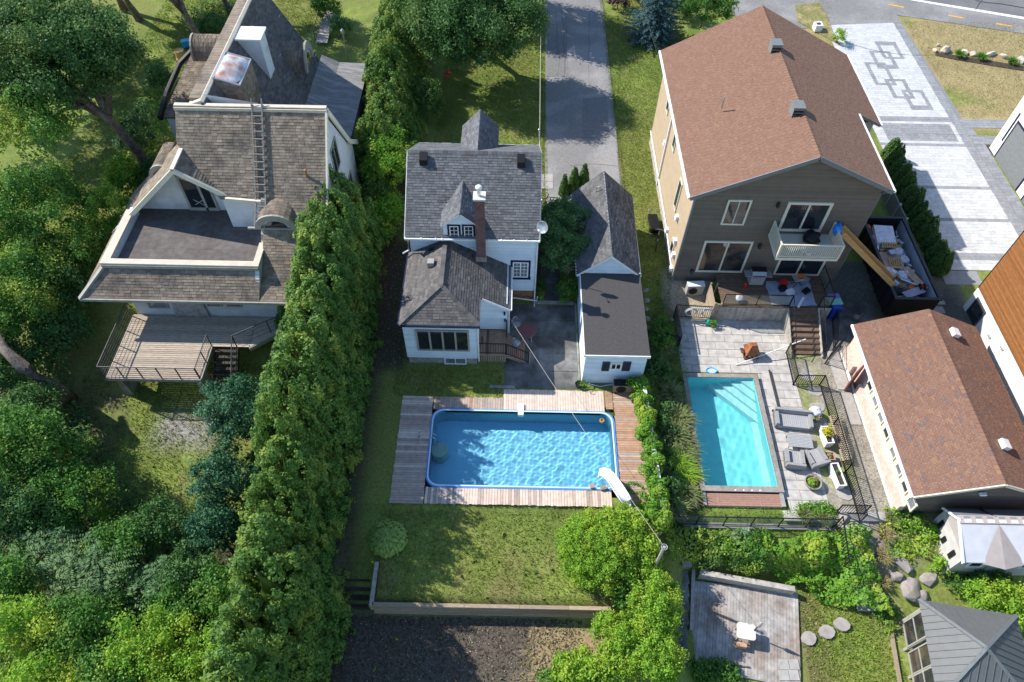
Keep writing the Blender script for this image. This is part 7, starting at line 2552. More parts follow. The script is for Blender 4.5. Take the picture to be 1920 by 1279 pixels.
# top left garden
SPt = at(372, 96, 0)
tag(MB().lathe((SPt.x - 1.0, SPt.y - 1.2, 0), [(.5, 0), (.42, .2), (.4, .75), (.38, .78), (.02, .8)], 12).build('tree_stump', 'lumber', None), 'cut tree stump with pale top below the thick trunk', 'stump')
tag(MB().obox((SPt.x - 1.1, SPt.y + .6, .35), (.7, .5, .5), .4).build('turquoise_crate', 'teal_plastic'), 'turquoise crate beside the thick trunk near the stump', 'crate')
tag(lump((SPt.x + .5, SPt.y + .7, .4), .35, seed=21).build('blue_bag', 'blue_plastic', None, True), 'blue bag behind the thick trunk', 'bag')
BWk = thing('board_walk', 'raised plank walk with black rail behind the slate roof', 'walkway', at(612, 50, 0))
p0, p1 = at(603, 78, .3), at(622, 8, .3)
for k in range(16):
    q = p0.lerp(p1, k / 16)
    MB().obox((q.x, q.y, .3), (1.0, .36, .06), -.06).build('plank', 'timber_weathered', BWk)
railing(BWk, p0 + V(-.5, 0, 0), p1 + V(-.5, 0, 0), 1.0, .5)
LP = thing('lamp_post', 'grey lamp post at the corner of the flat metal roof', 'lamp', at(652, 112, 0))
lb_ = at(652, 112, 0)
MB().tube(lb_, lb_ + V(0, 0, 2.2), .06, 8).build('pole', 'galvanised', LP)
MB().lathe(lb_ + V(0, 0, 2.2), [(.08, 0), (.16, .1), (.16, .35), (.03, .5)], 8).build('lantern', 'galvanised', LP)
FG = thing('front_gate', 'weathered low gate and posts between white house and young cedars', 'gate', (1.9, 36.6, 0))
for x in (1.75, 2.65, 3.7):
    MB().box(x - .06, 35.9, 0, x + .06, 36.02, 1.2).build('post', 'white_paint', FG)
MB().bar((2.65, 35.96, 1.0), (3.7, 35.96, 1.0), .05, .1).bar((2.65, 35.96, .3), (3.7, 35.96, .3), .05, .1).build('rail', 'timber_weathered', FG)
for k in range(8):
    MB().box(2.72 + k * .12, 35.9, .05, 2.82 + k * .12, 35.93, 1.1).build('picket', 'timber_weathered', FG)
MB().path([(1.75, 36.0, 1.15), (2.3, 36.8, .7), (2.9, 37.4, .1)], .03, 6).path([(1.75, 36.0, .3), (2.3, 36.9, .9)], .03, 6).build('brace', 'timber_dark', FG)
# ------------------------------------------------------------------ vegetation
# cedar hedge between the two houses
NH = 17
words_ = ['topmost cedar of the tall hedge, its tip reaching the brown roof', 'second cedar from the tip of the tall hedge beside the stucco house',
          'tall hedge cedar level with the roof terrace of the stucco house', 'tall hedge cedar beside the arched eyebrow dormer', 'hedge cedar level with the eave of the stucco house',
          'hedge cedar opposite the rear window of the white house', 'hedge cedar beside the stairs of the old raised deck', 'hedge cedar level with the far edge of the pine pool deck',
          'hedge cedar opposite the handrail of the blue pool', 'hedge cedar level with the near edge of the pine pool deck', 'hedge cedar beside the round hosta',
          'hedge cedar at the head of the dark timber steps', 'hedge cedar at the foot of the dark timber steps', 'hedge cedar by the end of the timber retaining wall',
          'hedge cedar above the black mulch, second from the picture bottom', 'hedge cedar above the black mulch at the picture bottom', 'hedge cedar cut by the bottom edge of the picture']
rg = random.Random(31)
for k in range(NH):
    y = 31.6 - k * 1.72
    x = -10.5 + k * .05 + rg.uniform(-.25, .25)
    z = float(gz(x, y))
    h = (7.3 if k < 3 else 8.1 if k < 10 else 7.3) + rg.uniform(-.5, .6) - (z if z < 0 else 0) * .6
    cedar_like('tall', 6, words_[k], (x, y, z), h, 2.4 - .03 * k + rg.uniform(-.2, .25), 'cedar_leaf', .12, 135, 'cedars of the tall hedge', 100 + k, .3, .42, .55, rg)
for k in range(11):
    y = 31 - k * 2.4
    x = -12.5 + .06 * k + rg.uniform(-.4, .4)
    z = float(gz(x, y))
    cedar_like('flank', 4, 'shorter hedge cedar on the left flank of the tall hedge, ' + ['beside the curved dormer', 'below the brown eave', 'beside the deck landing', 'behind the deck stairs', 'above the blue-green bush', 'behind the blue-green bush', 'below the blue-green bush', 'facing the shaded lawn', 'above the lime bushes', 'among the lime bushes', 'at the picture bottom'][k],
          (x, y, z), (4.2 if k < 5 else 3.4) + rg.uniform(-.6, .9), 1.7 if k < 5 else 1.4, 'cedar_leaf' if k % 3 else 'cedar_deep', .13, 120, 'cedars of the tall hedge', 140 + k, .2, .25, .6, rg)
nw = ['nearest cedar of the front hedge, beside the grey porch gable', 'second cedar of the front hedge from the white house', 'third cedar of the front hedge from the white house', 'cedar in the middle of the front hedge beside the stucco house wing',
      'cedar of the front hedge by the metal roof', 'far cedar of the front hedge beside the maple', 'front hedge cedar below the picture top', 'front hedge cedar at the picture top', 'front hedge cedar cut by the picture top', 'last front hedge cedar in view']
for k in range(10):
    y = 40.2 + k * 2.15
    x = -9.2 - .04 * k + rg.uniform(-.3, .3)
    cedar_like('front', 4, nw[k], (x, y, 0), 5.0 + rg.uniform(-.5, .9) + .1 * k, 2.35, 'cedar_leaf', .13, 110, 'cedars of the front hedge', 170 + k, .2, .22, .62, rg)
for (px, py, z, r, m, lb) in ((735, 300, 2.2, (1.9, 2.2, 1.6), 'vine_leaf', 'yellow-green vine-covered shrub at the upper left corner of the white house'),
                              (735, 235, 2.0, (1.7, 1.8, 1.6), 'cedar_leaf', 'rounded green shrub between the stucco house gable and the lawn'),
                              (712, 345, 1.0, (1.1, 2.0, 1.0), 'cedar_deep', 'dark low shrub beside the stucco gable wall'),
                              (725, 400, .9, (.9, 2.0, .9), 'vine_leaf', 'low ivy strip along the left side of the white house'),
                              (800, 195, 1.4, (1.2, 1.6, 1.4), 'cedar_deep', 'dark shrub on the lawn side of the front hedge')):
    c = at(px, py, z)
    leafy('shrub', lb, 'shrub', (c.x, c.y, float(gz(c.x, c.y))), c, r, 26, .55, m, .16, 95, tr=.06)

def cover(name, poly, h, dens, leaf, m, seed, label=None, cat=None, kind=None, asp=.75, sc=.9):
    "leaves hugging uneven ground over a polygon given by photograph pixels"
    rng = np.random.default_rng(seed)
    W_ = [gat(*q) for q in poly]
    px_, py_ = np.array([q.x for q in W_]), np.array([q.y for q in W_])
    k = int((px_.max() - px_.min()) * (py_.max() - py_.min()) * dens)
    x, y = rng.uniform(px_.min(), px_.max(), k), rng.uniform(py_.min(), py_.max(), k)
    wx, wy_ = x + .5 * (fbm(x, y, .8, seed) - .5), y + .5 * (fbm(x, y, .8, seed + 5) - .5)
    ins = np.zeros(k, bool)
    j = len(W_) - 1
    for i in range(len(W_)):
        c = ((py_[i] > wy_) != (py_[j] > wy_)) & (wx < (px_[j] - px_[i]) * (wy_ - py_[i]) / (py_[j] - py_[i] + 1e-9) + px_[i])
        ins ^= c
        j = i
    x, y = x[ins], y[ins]
    hh = lambda X, Y: gz(X, Y, False) + h * (fbm(X, Y, sc, seed + 9) * 1.5 - .1) + h * .35 * fbm(X, Y, .35, seed + 13)
    z = hh(x, y)
    e = .1
    nx, ny = (hh(x - e, y) - hh(x + e, y)) / (2 * e), (hh(x, y - e) - hh(x, y + e)) / (2 * e)
    P = np.stack([x, y, z - h * .25 * rng.random(len(x)) ** 2], 1)
    o = leaf_cloud(name, P, np.stack([nx, ny, np.ones(len(x))], 1), leaf, m, asp=asp, jit=.5, rng=rng)
    return tag(o, label, cat, None, kind)


cover('creeping_vine', ((1440, 1035), (1500, 1008), (1560, 1000), (1600, 985), (1628, 1000), (1632, 1060), (1650, 1130), (1660, 1165), (1610, 1150), (1575, 1140), (1520, 1128), (1495, 1100), (1440, 1085)), .75, 330, .15, 'vine_leaf', 801, 'broad mass of bright large-leaved vine covering the terrace slope', 'vine')
cover('undergrowth', ((-60, 640), (120, 660), (150, 760), (240, 900), (330, 1010), (400, 1100), (440, 1290), (-80, 1290)), .7, 60, .2, 'maple_leaf', 802, kind='stuff')
cover('undergrowth', ((185, 500), (205, 380), (240, 260), (275, 190), (312, 175), (318, 250), (300, 300), (255, 380), (215, 480)), .9, 110, .16, 'forest_leaf', 807, kind='stuff')
cover('undergrowth', ((395, 95), (330, 40), (400, 0), (470, -10), (440, 60)), .7, 80, .16, 'maple_leaf', 808, kind='stuff')
cover('undergrowth', ((1245, 990), (1440, 1000), (1430, 1075), (1300, 1055), (1255, 1060)), .75, 230, .13, 'forest_leaf', 803, kind='stuff')
cover('undergrowth', ((1640, 985), (1740, 980), (1760, 1060), (1700, 1040), (1660, 1050)), .4, 170, .11, 'lime_leaf', 804, kind='stuff')
cover('undergrowth', ((1235, 560), (1275, 600), (1285, 700), (1312, 950), (1240, 955), (1215, 700)), .3, 130, .13, 'forest_leaf', 805, kind='stuff', asp=.35)
cover('undergrowth', ((1290, 955), (1570, 950), (1575, 980), (1290, 985)), .2, 160, .1, 'vine_leaf', 806, kind='stuff', asp=.3)
# trees of the west lot
b = at(283, 326, 0)
t1 = leafy('maple_tree', 'big dark maple with forked leaning trunk at the upper left corner', 'tree', b, at(95, 95, 8.5), (4.9, 4.4, 2.8), 90, 1.0, 'maple_leaf', .21, 90,
           trunk=[b, at(262, 290, 1.6), at(232, 255, 3.6), at(205, 225, 5.0), at(165, 195, 6.2), at(120, 170, 7.2)], limbs=12, tr=.42, zlo=-.7)
mb = MB()
mb.path([at(205, 225, 5.0), at(205, 170, 6.5), at(185, 120, 8), at(160, 60, 9)], [.2, .14, .1, .04], 6)
mb.path([at(170, 198, 6.0), at(120, 205, 6.3), at(90, 230, 6.5)], [.13, .09, .04], 6)
mb.build('limb', 'bark', t1, True)
P_, N_ = sphere_pts(*blob_centers(at(55, 235, 6.8), (2.6, 2.2, 1.6), 26, .75, np.random.default_rng(4), -.7), 70, np.random.default_rng(5))
leaf_cloud('lower_crown', P_, N_, .19, 'forest_leaf', t1)
b = gat(128, 752)
leafy('broadleaf_tree', 'large green tree with thick leaning trunk left of the old raised deck', 'tree', b, at(30, 545, 2.0), (2.4, 3.6, 1.7), 66, .85, 'forest_leaf', .18, 75,
      trunk=[b, at(95, 725, .6), at(45, 690, 2.4), at(8, 655, 2.9), at(-10, 620, 3.2)], limbs=0, tr=.55, zlo=-.7)
for i, (px, py, z, r, n, rc, m, lf, lb) in enumerate((
        (60, 400, 2.8, (3.4, 3.4, 2.2), 46, .8, 'forest_leaf', .18, 'bright green tree at the left edge level with the roof terrace'),
        (-10, 690, .6, (1.8, 2.0, 1.3), 24, .7, 'maple_leaf', .17, 'dark green tree at the left edge below the leaning trunk'),
        (120, 625, .3, (1.3, 1.4, .9), 18, .6, 'maple_leaf', .17, 'dark leafy tree beside the corner of the old deck'),
        (40, 850, 1.5, (2.6, 2.2, 2.0), 36, .75, 'forest_leaf', .17, 'leafy tree at the left edge beside the shadow on the lawn'),
        (130, 930, .8, (2.2, 1.5, 1.6), 26, .65, 'forest_leaf', .16, 'rounded green tree below the long trunk shadow'),
        (20, 965, 1.6, (1.8, 1.4, 1.4), 20, .6, 'maple_leaf', .17, 'dark tree at the left edge above the sumac'),
        (300, 985, .8, (1.5, 1.1, 1.3), 18, .55, 'maple_leaf', .15, 'dark small tree in the shade left of the hedge'),
        (360, 1080, .9, (1.4, 1.2, 1.3), 18, .55, 'maple_leaf', .15, 'deep green bush between the sumac and the hedge'),
        (40, 1190, 1.6, (2.0, 1.5, 1.5), 28, .6, 'lime_leaf', .15, 'lime green tree in the lower left corner'),
        (150, 1180, 1.4, (1.8, 1.4, 1.4), 24, .6, 'forest_leaf', .15, 'green tree right of the lower left corner'),
        (290, 1215, 2.0, (1.7, 1.4, 1.6), 26, .55, 'lime_leaf', .14, 'yellow-green tree at the bottom left of the hedge'),
        (400, 1235, 1.6, (1.4, 1.2, 1.6), 22, .5, 'lime_leaf', .14, 'yellow-green bush against the hedge at the picture bottom'),
        (430, 1120, 1.2, (1.2, 1.3, 1.6), 18, .5, 'forest_leaf', .14, 'green bush against the hedge above the lime bushes'),
        (215, 1120, .8, (1.3, 1.0, 1.0), 16, .5, 'maple_leaf', .15, 'dark bush between the sumac and the lime trees'),
        (235, 1020, .6, (1.5, 1.2, 1.2), 20, .55, 'forest_leaf', .15, 'green tree between the sumacs and the shaded lawn'),
        (60, 765, 1.0, (1.4, 1.3, 1.1), 18, .55, 'maple_leaf', .16, 'dark bush below the leaning trunk'),
        (10, 1090, 1.2, (1.6, 1.4, 1.3), 22, .6, 'forest_leaf', .16, 'green tree at the left edge below the sumac'),
        (335, 1150, .9, (1.3, 1.2, 1.2), 20, .55, 'forest_leaf', .15, 'green bush between the small sumac and the lime trees'),
        (215, 1272, 1.4, (1.6, 1.0, 1.3), 22, .55, 'forest_leaf', .15, 'green bush at the picture bottom between the lime trees'),
        (345, 1285, 1.4, (1.5, 1.0, 1.4), 22, .5, 'lime_leaf', .14, 'lime bush at the picture bottom beside the hedge'),
        (95, 940, .8, (1.4, 1.2, 1.0), 18, .55, 'maple_leaf', .16, 'dark bush between the left edge trees'),
        (90, 1275, 1.2, (1.8, 1.0, 1.4), 20, .55, 'lime_leaf', .15, 'lime green bush cut by the picture bottom'))):
    c = at(px, py, z)
    leafy('broadleaf_tree', lb, 'tree', (c.x, c.y, float(gz(c.x, c.y))), c, r, n, rc, m, lf, 85, seed=300 + i, tr=.12, zlo=-.6, group='trees of the wooded corner')
for i, (px, py, z, lb) in enumerate(((95, 1040, 1.2, 'pale sumac with long feathery leaves at the left edge'), (175, 1070, 1.2, 'pale sumac with feathery leaves right of the other sumac'), (300, 1110, .7, 'small sumac in the shade beside the hedge bushes'))):
    c = at(px, py, z)
    g = float(gz(c.x, c.y))
    t = thing('sumac', lb, 'tree', (c.x, c.y, g), 0, 'sumacs of the wooded corner')
    rs = np.random.default_rng(50 + i)
    Ps, Ns, Ts = [], [], []
    for k in range(70):
        a, q = rs.uniform(0, 6.28), rs.random() ** .5 * 1.7
        o_ = np.array([c.x + q * math.cos(a), c.y + q * math.sin(a) * .8, c.z + .8 - q * q * .22 + rs.uniform(-.4, .3)])
        f = rs.uniform(0, 6.28)
        d = np.array([math.cos(f), math.sin(f), -.15])
        s_ = np.array([-d[1], d[0], 0])
        for j in range(9):
            for sg in (-1, 1):
                Ps.append(o_ + d * (.08 + j * .085) + s_ * sg * .11 - np.array([0, 0, .012 * j * j * .5]))
                Ns.append((0, 0, 1))
                Ts.append(s_ * sg + d * .35)
    leaf_cloud('crown', np.array(Ps), np.array(Ns, float), .22, 'sumac_leaf', t, asp=.32, jit=.2, rng=rs, tip=np.array(Ts) * 3)
    MB().path([(c.x, c.y, g), (c.x + .2, c.y, c.z)], .08, 6, .03).build('trunk', 'bark', t)
for i, (px, py, z, r, lb) in enumerate(((452, 770, 2.6, (1.9, 1.6, 2.0), 'blue-green bushy tree below the stairs of the old deck'), (425, 900, 1.6, (1.6, 1.6, 1.6), 'blue-green bush between the shaded lawn and the tall hedge'), (400, 990, .9, (1.2, 1.0, 1.2), 'small blue-green bush below the larger ones beside the hedge'))):
    c = at(px, py, z)
    leafy('bushy_tree', lb, 'tree', (c.x, c.y, float(gz(c.x, c.y))), c, r, 34, .5, 'blue_leaf', .15, 110, seed=340 + i, tr=.1, group='blue-green trees')
for i, (px, py, z, r, m, lb) in enumerate(((258, 245, 2.0, (1.3, 1.8, 1.6), 'sumac_leaf', 'silvery shrub beside the west wing of the stucco house'), (290, 330, 1.4, (1.0, 1.4, 1.2), 'maple_leaf', 'dark shrub behind the west dormer of the stucco house'),
                                           (205, 400, 2.0, (1.1, 1.9, 1.6), 'vine_leaf', 'yellow-green shrub beside the catslide roof'), (165, 470, 1.6, (1.2, 1.6, 1.4), 'forest_leaf', 'green shrub left of the roof terrace parapet'),
                                           (235, 330, 2.0, (.9, 1.2, 1.2), 'vine_leaf', 'light green creeper-covered shrub above the catslide roof'), (130, 540, 1.2, (1.3, 1.2, 1.2), 'maple_leaf', 'dark shrub at the left eave corner of the stucco house'),
                                           (400, 60, 1.2, (1.6, 1.2, 1.2), 'maple_leaf', 'dark shrub between tree trunks left of the tall chimney'), (300, 150, 1.2, (.8, .8, 1.0), 'maple_leaf', 'small dark shrub by the low west roof'),
                                           (640, 50, .9, (.9, .9, .9), 'yew_leaf', 'purple-brown bush beside the board walk'), (610, 15, 1.2, (1.3, 1, 1), 'forest_leaf', 'yellow-green bush behind the dark slate roof'))):
    c = at(px, py, z)
    leafy('shrub', lb, 'shrub', (c.x, c.y, float(gz(c.x, c.y))), c, r, 20, .5, m, .15, 90, seed=360 + i, tr=.06)
for i, (x, y, z, lb) in enumerate(((-41, 54, 8.5, 'unseen tall maple added beyond the left edge for dappled shade, upper one'), (-40, 45, 8, 'unseen tall maple added beyond the left edge for dappled shade, lower one'), (-35, 61, 9, 'unseen tall maple added beyond the upper left corner for dappled shade'), (-37, 50, 9.5, 'unseen tall maple added beyond the left edge for dappled shade, middle one'))):
    leafy('maple_tree', lb, 'tree', (x, y, 0), (x, y, z), (4.2, 4.2, 2.4), 34, 1.0, 'maple_leaf', .24, 34, seed=410 + i, tr=.35, group='unseen maples added for dappled shade')  # out-of-view maples, added to throw dappled shade on the lawn
# trees whose trunks stand in the front garden, crowns above the frame
for i, (base, pts, cc, r, lb) in enumerate((((387, 110), [(372, 70, 2), (350, 30, 4.2), (330, 0, 5.5)], (250, -150, 9.5), (4.6, 4.2, 2.6), 'tree with thick dark trunk beside the low west roof'),
                                            ((262, 38), [(250, 20, 1), (236, 0, 2.2), (228, -30, 4)], (190, -170, 8.5), (3.6, 3.4, 2.4), 'slender tree trunk at the top left lawn'),
                                            ((432, 25), [(425, 8, .8), (415, -10, 2)], (420, -130, 7.5), (3.2, 3.2, 2.2), 'tree trunk cut by the top edge behind the slate roof'))):
    b = at(*base, 0)
    leafy('front_garden_tree', lb, 'tree', b, at(*cc), r, 30, .95, 'maple_leaf', .22, 40, trunk=[b] + [at(*q) for q in pts] + [at(*cc)], seed=400 + i, tr=.36)
mb2 = MB().path([at(350, 30, 4.2), at(310, 20, 5), at(285, 0, 6)], [.14, .1, .06], 6)
# maple over the front lawn
b = at(905, 95, 0)
leafy('lawn_maple', 'big spreading maple over the front lawn at the top of the picture', 'tree', b, at(885, 40, 5.6), (5.2, 3.9, 2.6), 95, .95, 'maple_leaf', .2, 80, seed=420, limbs=12, tr=.35, zlo=-.8)
b = at(800, -60, 0)
leafy('lawn_maple', 'maple behind the spreading one, crown cut by the picture top', 'tree', b, at(860, -170, 8), (5.0, 3.6, 2.6), 40, 1.1, 'maple_leaf', .24, 40, seed=421, tr=.3)
b = at(985, -20, 0)
leafy('lawn_maple', 'maple overhanging the asphalt drive at the picture top', 'tree', b, at(985, -85, 6), (3.4, 3.2, 2.2), 36, .95, 'maple_leaf', .22, 45, seed=422, tr=.3)


def spruce(label, base, h, rad, seed):
    rng = np.random.default_rng(seed)
    t = thing('spruce_tree', label, 'spruce', base)
    Ps, Ns, Ts = [], [], []
    tiers = 15
    for k in range(tiers):
        u = k / tiers
        R0 = rad * (1 - u) ** .85 + .12
        nb = int(10 + 16 * (1 - u))
        for j in range(nb):
            a = 2 * math.pi * (j + rng.random() * .8) / nb
            L_ = R0 * rng.uniform(.75, 1.12)
            d = np.array([math.cos(a), math.sin(a), 0])
            s_ = np.array([-d[1], d[0], 0])
            steps = int(8 + L_ * 16)
            for q in range(steps):
                f = (q + rng.random()) / steps
                o_ = np.array(base) + d * L_ * f + np.array([0, 0, h * (u + .03) + .15 - .32 * L_ * f + .12 * L_ * f * f * 1.6])
                for sg in (-1, 1):
                    w = .26 * L_ * (1 - f) * rng.random()
                    Ps.append(o_ + s_ * sg * w + np.array([0, 0, -.06 * rng.random()]))
                    Ns.append((0, 0, 1))
                    Ts.append(d + s_ * sg * .7)
    leaf_cloud('crown', np.array(Ps), np.array(Ns, float), .2, 'spruce_leaf', t, asp=.42, jit=.45, rng=rng, tip=np.array(Ts) * 2)
    MB().path([base, (base[0], base[1], base[2] + h)], .16, 7, .02).build('trunk', 'bark', t)


spruce('blue spruce beside the asphalt drive', at(1222, 72, 0), 8.0, 2.7, 5)
spruce('second blue spruce behind the nearer one, cut by the picture top', at(1180, -20, 0), 7.0, 2.2, 6)
b = at(1313, 52, 0)
leafy('ornamental_tree', 'small round tree with slim trunk behind the tan house', 'tree', b, at(1330, 8, 2.6), (2.2, 1.7, 1.4), 30, .6, 'forest_leaf', .17, 80, seed=430, tr=.09)
c = at(1285, 15, 1.0)
leafy('shrub', 'dense green shrub between the spruce and the small round tree', 'shrub', (c.x, c.y, 0), c, (1.2, 1.2, 1.0), 16, .5, 'maple_leaf', .16, 80, seed=431, tr=.05)
c = at(1160, 0, .8)
leafy('shrub', 'purple-brown shrub at the top of the asphalt drive', 'shrub', (c.x, c.y, 0), c, (.9, .8, .8), 12, .4, mat('purple_leaf', (.08, .035, .04), .6, .2, isl=.3), .14, 90, seed=432, tr=.05)
# around the white house
c = at(1058, 440, 2.6)
leafy('yew_bush', 'big dark yew between the white house and the garage', 'bush', (c.x, c.y, 0), c, (1.85, 2.5, 1.7), 80, .42, 'yew_leaf', .15, 260, seed=440, tr=.12, asp=.45)
c = at(1068, 545, .7)
leafy('laurel_bush', 'small leafy bush below the dark yew by the garage wall', 'bush', (c.x, c.y, 0), c, (.75, 1.0, .7), 18, .32, 'forest_leaf', .12, 150, seed=441, tr=.05)
c = at(1015, 540, .35)
leafy('shrub', 'low ground shrub beside the plywood foundation', 'shrub', (c.x, c.y, 0), c, (.4, .8, .35), 10, .2, 'forest_leaf', .1, 170, seed=442, tr=.03)
for i, (px, py, h, r, lb) in enumerate(((1056, 366, 2.0, .34, 'slim young cedar, left one of three before the garage'), (1074, 360, 2.3, .5, 'young cedar in the middle of three before the garage'), (1092, 356, 2.4, .5, 'young cedar touching the garage roof corner'))):
    b = at(px, py, 0)
    cedar('young_cedar', lb, 'cedar', b, h, r, 'cedar_deep', .09, 420, 'young cedars before the garage', 450 + i, lump=.12, pw=.8)
# cedar row along the paver drive
N_R = 13
a0, a1 = at(1664, 296, 0), at(1756, 508, 0)
lbs = ['far end cedar of the low row along the paver drive', 'second cedar of the low row from its far end', 'third cedar of the low row from its far end', 'fourth cedar of the low row from its far end', 'fifth cedar of the low row from its far end',
       'sixth cedar of the low row, before its middle', 'middle cedar of the low row along the paver drive', 'cedar just past the middle of the low row', 'cedar of the low row beside the dumpster upper corner',
       'cedar of the low row beside the wrapped slab', 'third last cedar of the low row beside the dumpster', 'second last cedar of the low row beside the dumpster', 'near end cedar of the low row above the stone steps']
for k in range(N_R):
    p = a0.lerp(a1, k / (N_R - 1))
    cedar_like('low row', 4, lbs[k], (p.x, p.y, 0), 1.75 + .25 * math.sin(k * 2.3), .58 + .06 * math.sin(k * 1.7), 'cedar_deep', .09, 330, 'low cedar row by the paver drive', 470 + k, .12, .2, .55, rg)

# vine-grown fence between the pools
VF = thing('vine_fence', 'white rail fence overgrown with bright vines between the two pools', 'fence', (7.2, 18, 0))
fa, fb_ = Vector((7.12, 21.9, 0)), Vector((7.42, 13.6, 0))
for k in range(6):
    p = fa.lerp(fb_, k / 5)
    MB().box(p.x - .05, p.y - .05, -.6, p.x + .05, p.y + .05, .95).build('post', 'white_paint', VF)
for z in (.3, .9):
    MB().bar(fa + V(0, 0, z), fb_ + V(0, 0, z), .05, .14).build('rail', 'white_paint', VF)
MB().bar(fa + V(.1, 0, .98), fb_ + V(.1, 0, .98), .14, .04).build('cap_rail', 'white_paint', VF)
rs = np.random.default_rng(61)
vc, vr = [], []
for k in range(190):
    f = rs.random() ** 1.1
    p = fa.lerp(fb_, f)
    vc.append((p.x - .05 + rs.normal(0, .2), p.y, rs.uniform(.1, 1.15)))
    vr.append(rs.uniform(.16, .32))
P_, N_ = sphere_pts(vc, vr, 260, rs, cull=False)
leaf_cloud('vine', P_, N_ + np.array([0, 0, .5]), .11, 'vine_leaf', VF, rng=rs, asp=.75)
for i, (px, py, rad_) in enumerate(((1216, 790, .35), (1190, 915, .34), (1215, 855, .3))):
    c = at(px, py, .05)
    pts = [(c.x + rad_ * math.cos(a) * (1 + .2 * math.sin(3 * a + i)) - .05, c.y + rad_ * .8 * math.sin(a), .05 + .05 * math.sin(5 * a) ** 2) for a in np.linspace(0, 5.2, 26)]
    t = thing('vine_tendril', ['vine runner reaching onto the deck near the garage', 'curled vine runner on the deck beside the white slide', 'looped vine runner on the deck halfway along the fence'][i], 'vine', (c.x, c.y, 0), 0, 'vine runners on the pool deck')
    MB().path(pts, .012, 4).build('stem', 'timber', t)
    q = np.repeat(np.array(pts), 9, 0) + rs.normal(0, .05, (len(pts) * 9, 3))
    leaf_cloud('leaves', q, np.tile([0, 0, 1.], (len(q), 1)), .09, 'vine_leaf', t, rng=rs)
MB()


def grass_clump(name, label, c, r, h, m, n, seed, group=None, lean=(.25, -.1), w=.05, cat='ornamental grass'):
    rng = np.random.default_rng(seed)
    t = thing(name, label, cat, c, 0, group)
    k = n
    a = rng.uniform(0, 6.28, k)
    L_ = h * rng.uniform(.7, 1.15, k)
    out = rng.uniform(.15, 1.0, k)
    base = np.stack([c[0] + rng.normal(0, r * .18, k), c[1] + rng.normal(0, r * .18, k), np.full(k, c[2])], 1)
    d = np.stack([np.cos(a) * out + lean[0], np.sin(a) * out + lean[1], np.full(k, 1.)], 1)
    d /= np.linalg.norm(d, axis=1, keepdims=True)
    side = np.stack([-np.sin(a), np.cos(a), np.zeros(k)], 1) * w * .5
    mid = base + d * L_[:, None] * .55
    dh = d.copy()
    dh[:, 2] = -.15 * out
    tipp = mid + (dh * .8 + d * .25) * (L_ * .5 * (.5 + out))[:, None]
    vs = np.stack([base - side * .5, base + side * .5, mid + side, mid - side, tipp], 1).reshape(-1, 3) - np.array(c)
    i0 = np.arange(k) * 5
    fs = [(q, q + 1, q + 2, q + 3) for q in i0] + [(q + 3, q + 2, q + 4) for q in i0]
    me = bpy.data.meshes.new('blades')
    me.from_pydata(vs.tolist(), [], [tuple(int(z) for z in f) for f in fs])
    o = bpy.data.objects.new('blades', me)
    finish(o, m, t)
    return t


gl = ['plume grass at the far end of the strip beside the turquoise pool', 'dark green grass clump by the far pool corner', 'soft plume grass beside the upper pool edge', 'wide plume grass beside the wood rim', 'plume grass level with the middle of the turquoise pool',
      'pale plume grass just past the middle of the pool strip', 'bright green grass clump in the lower pool strip', 'bright grass clump near the near pool corner', 'striped grass clump beside the composite bench', 'last grass clump of the strip before the lower fence']
gp = [(1236, 655, 1.0, 'plume_grass'), (1240, 700, .9, 'grass_blade'), (1252, 745, 1.1, 'plume_grass'), (1265, 790, 1.2, 'plume_grass'), (1262, 825, 1.2, 'plume_grass'), (1275, 850, 1.1, 'plume_grass'), (1270, 868, 1.0, 'lime_leaf'), (1278, 892, 1.0, 'lime_leaf'), (1285, 930, .9, 'plume_grass'), (1262, 955, .8, 'plume_grass')]
for i, (px, py, h, m) in enumerate(gp):
    c = gat(px, py)
    grass_clump('ornamental_grass', gl[i], c, .7, h * 1.1, m, 420, 80 + i, 'grass clumps beside the turquoise pool')
for i, (px, py, z, r, m, lb) in enumerate(((1232, 690, .3, (.8, .9, .5), 'maple_leaf', 'dark low shrub at the far end of the grass strip'), (1255, 905, .1, (.7, 1.2, .5), 'maple_leaf', 'dark undergrowth shrub between vine fence and grasses'), (1245, 800, .0, (.6, 1.6, .5), 'maple_leaf', 'dark undergrowth shrub along the vine fence'), (1240, 630, .2, (.7, 1.2, .35), 'forest_leaf', 'low green shrub by the small black gate'))):
    c = at(px, py, z)
    leafy('shrub', lb, 'shrub', (c.x, c.y, float(gz(c.x, c.y))), c, r, 16, .3, m, .12, 140, seed=500 + i, tr=.04)
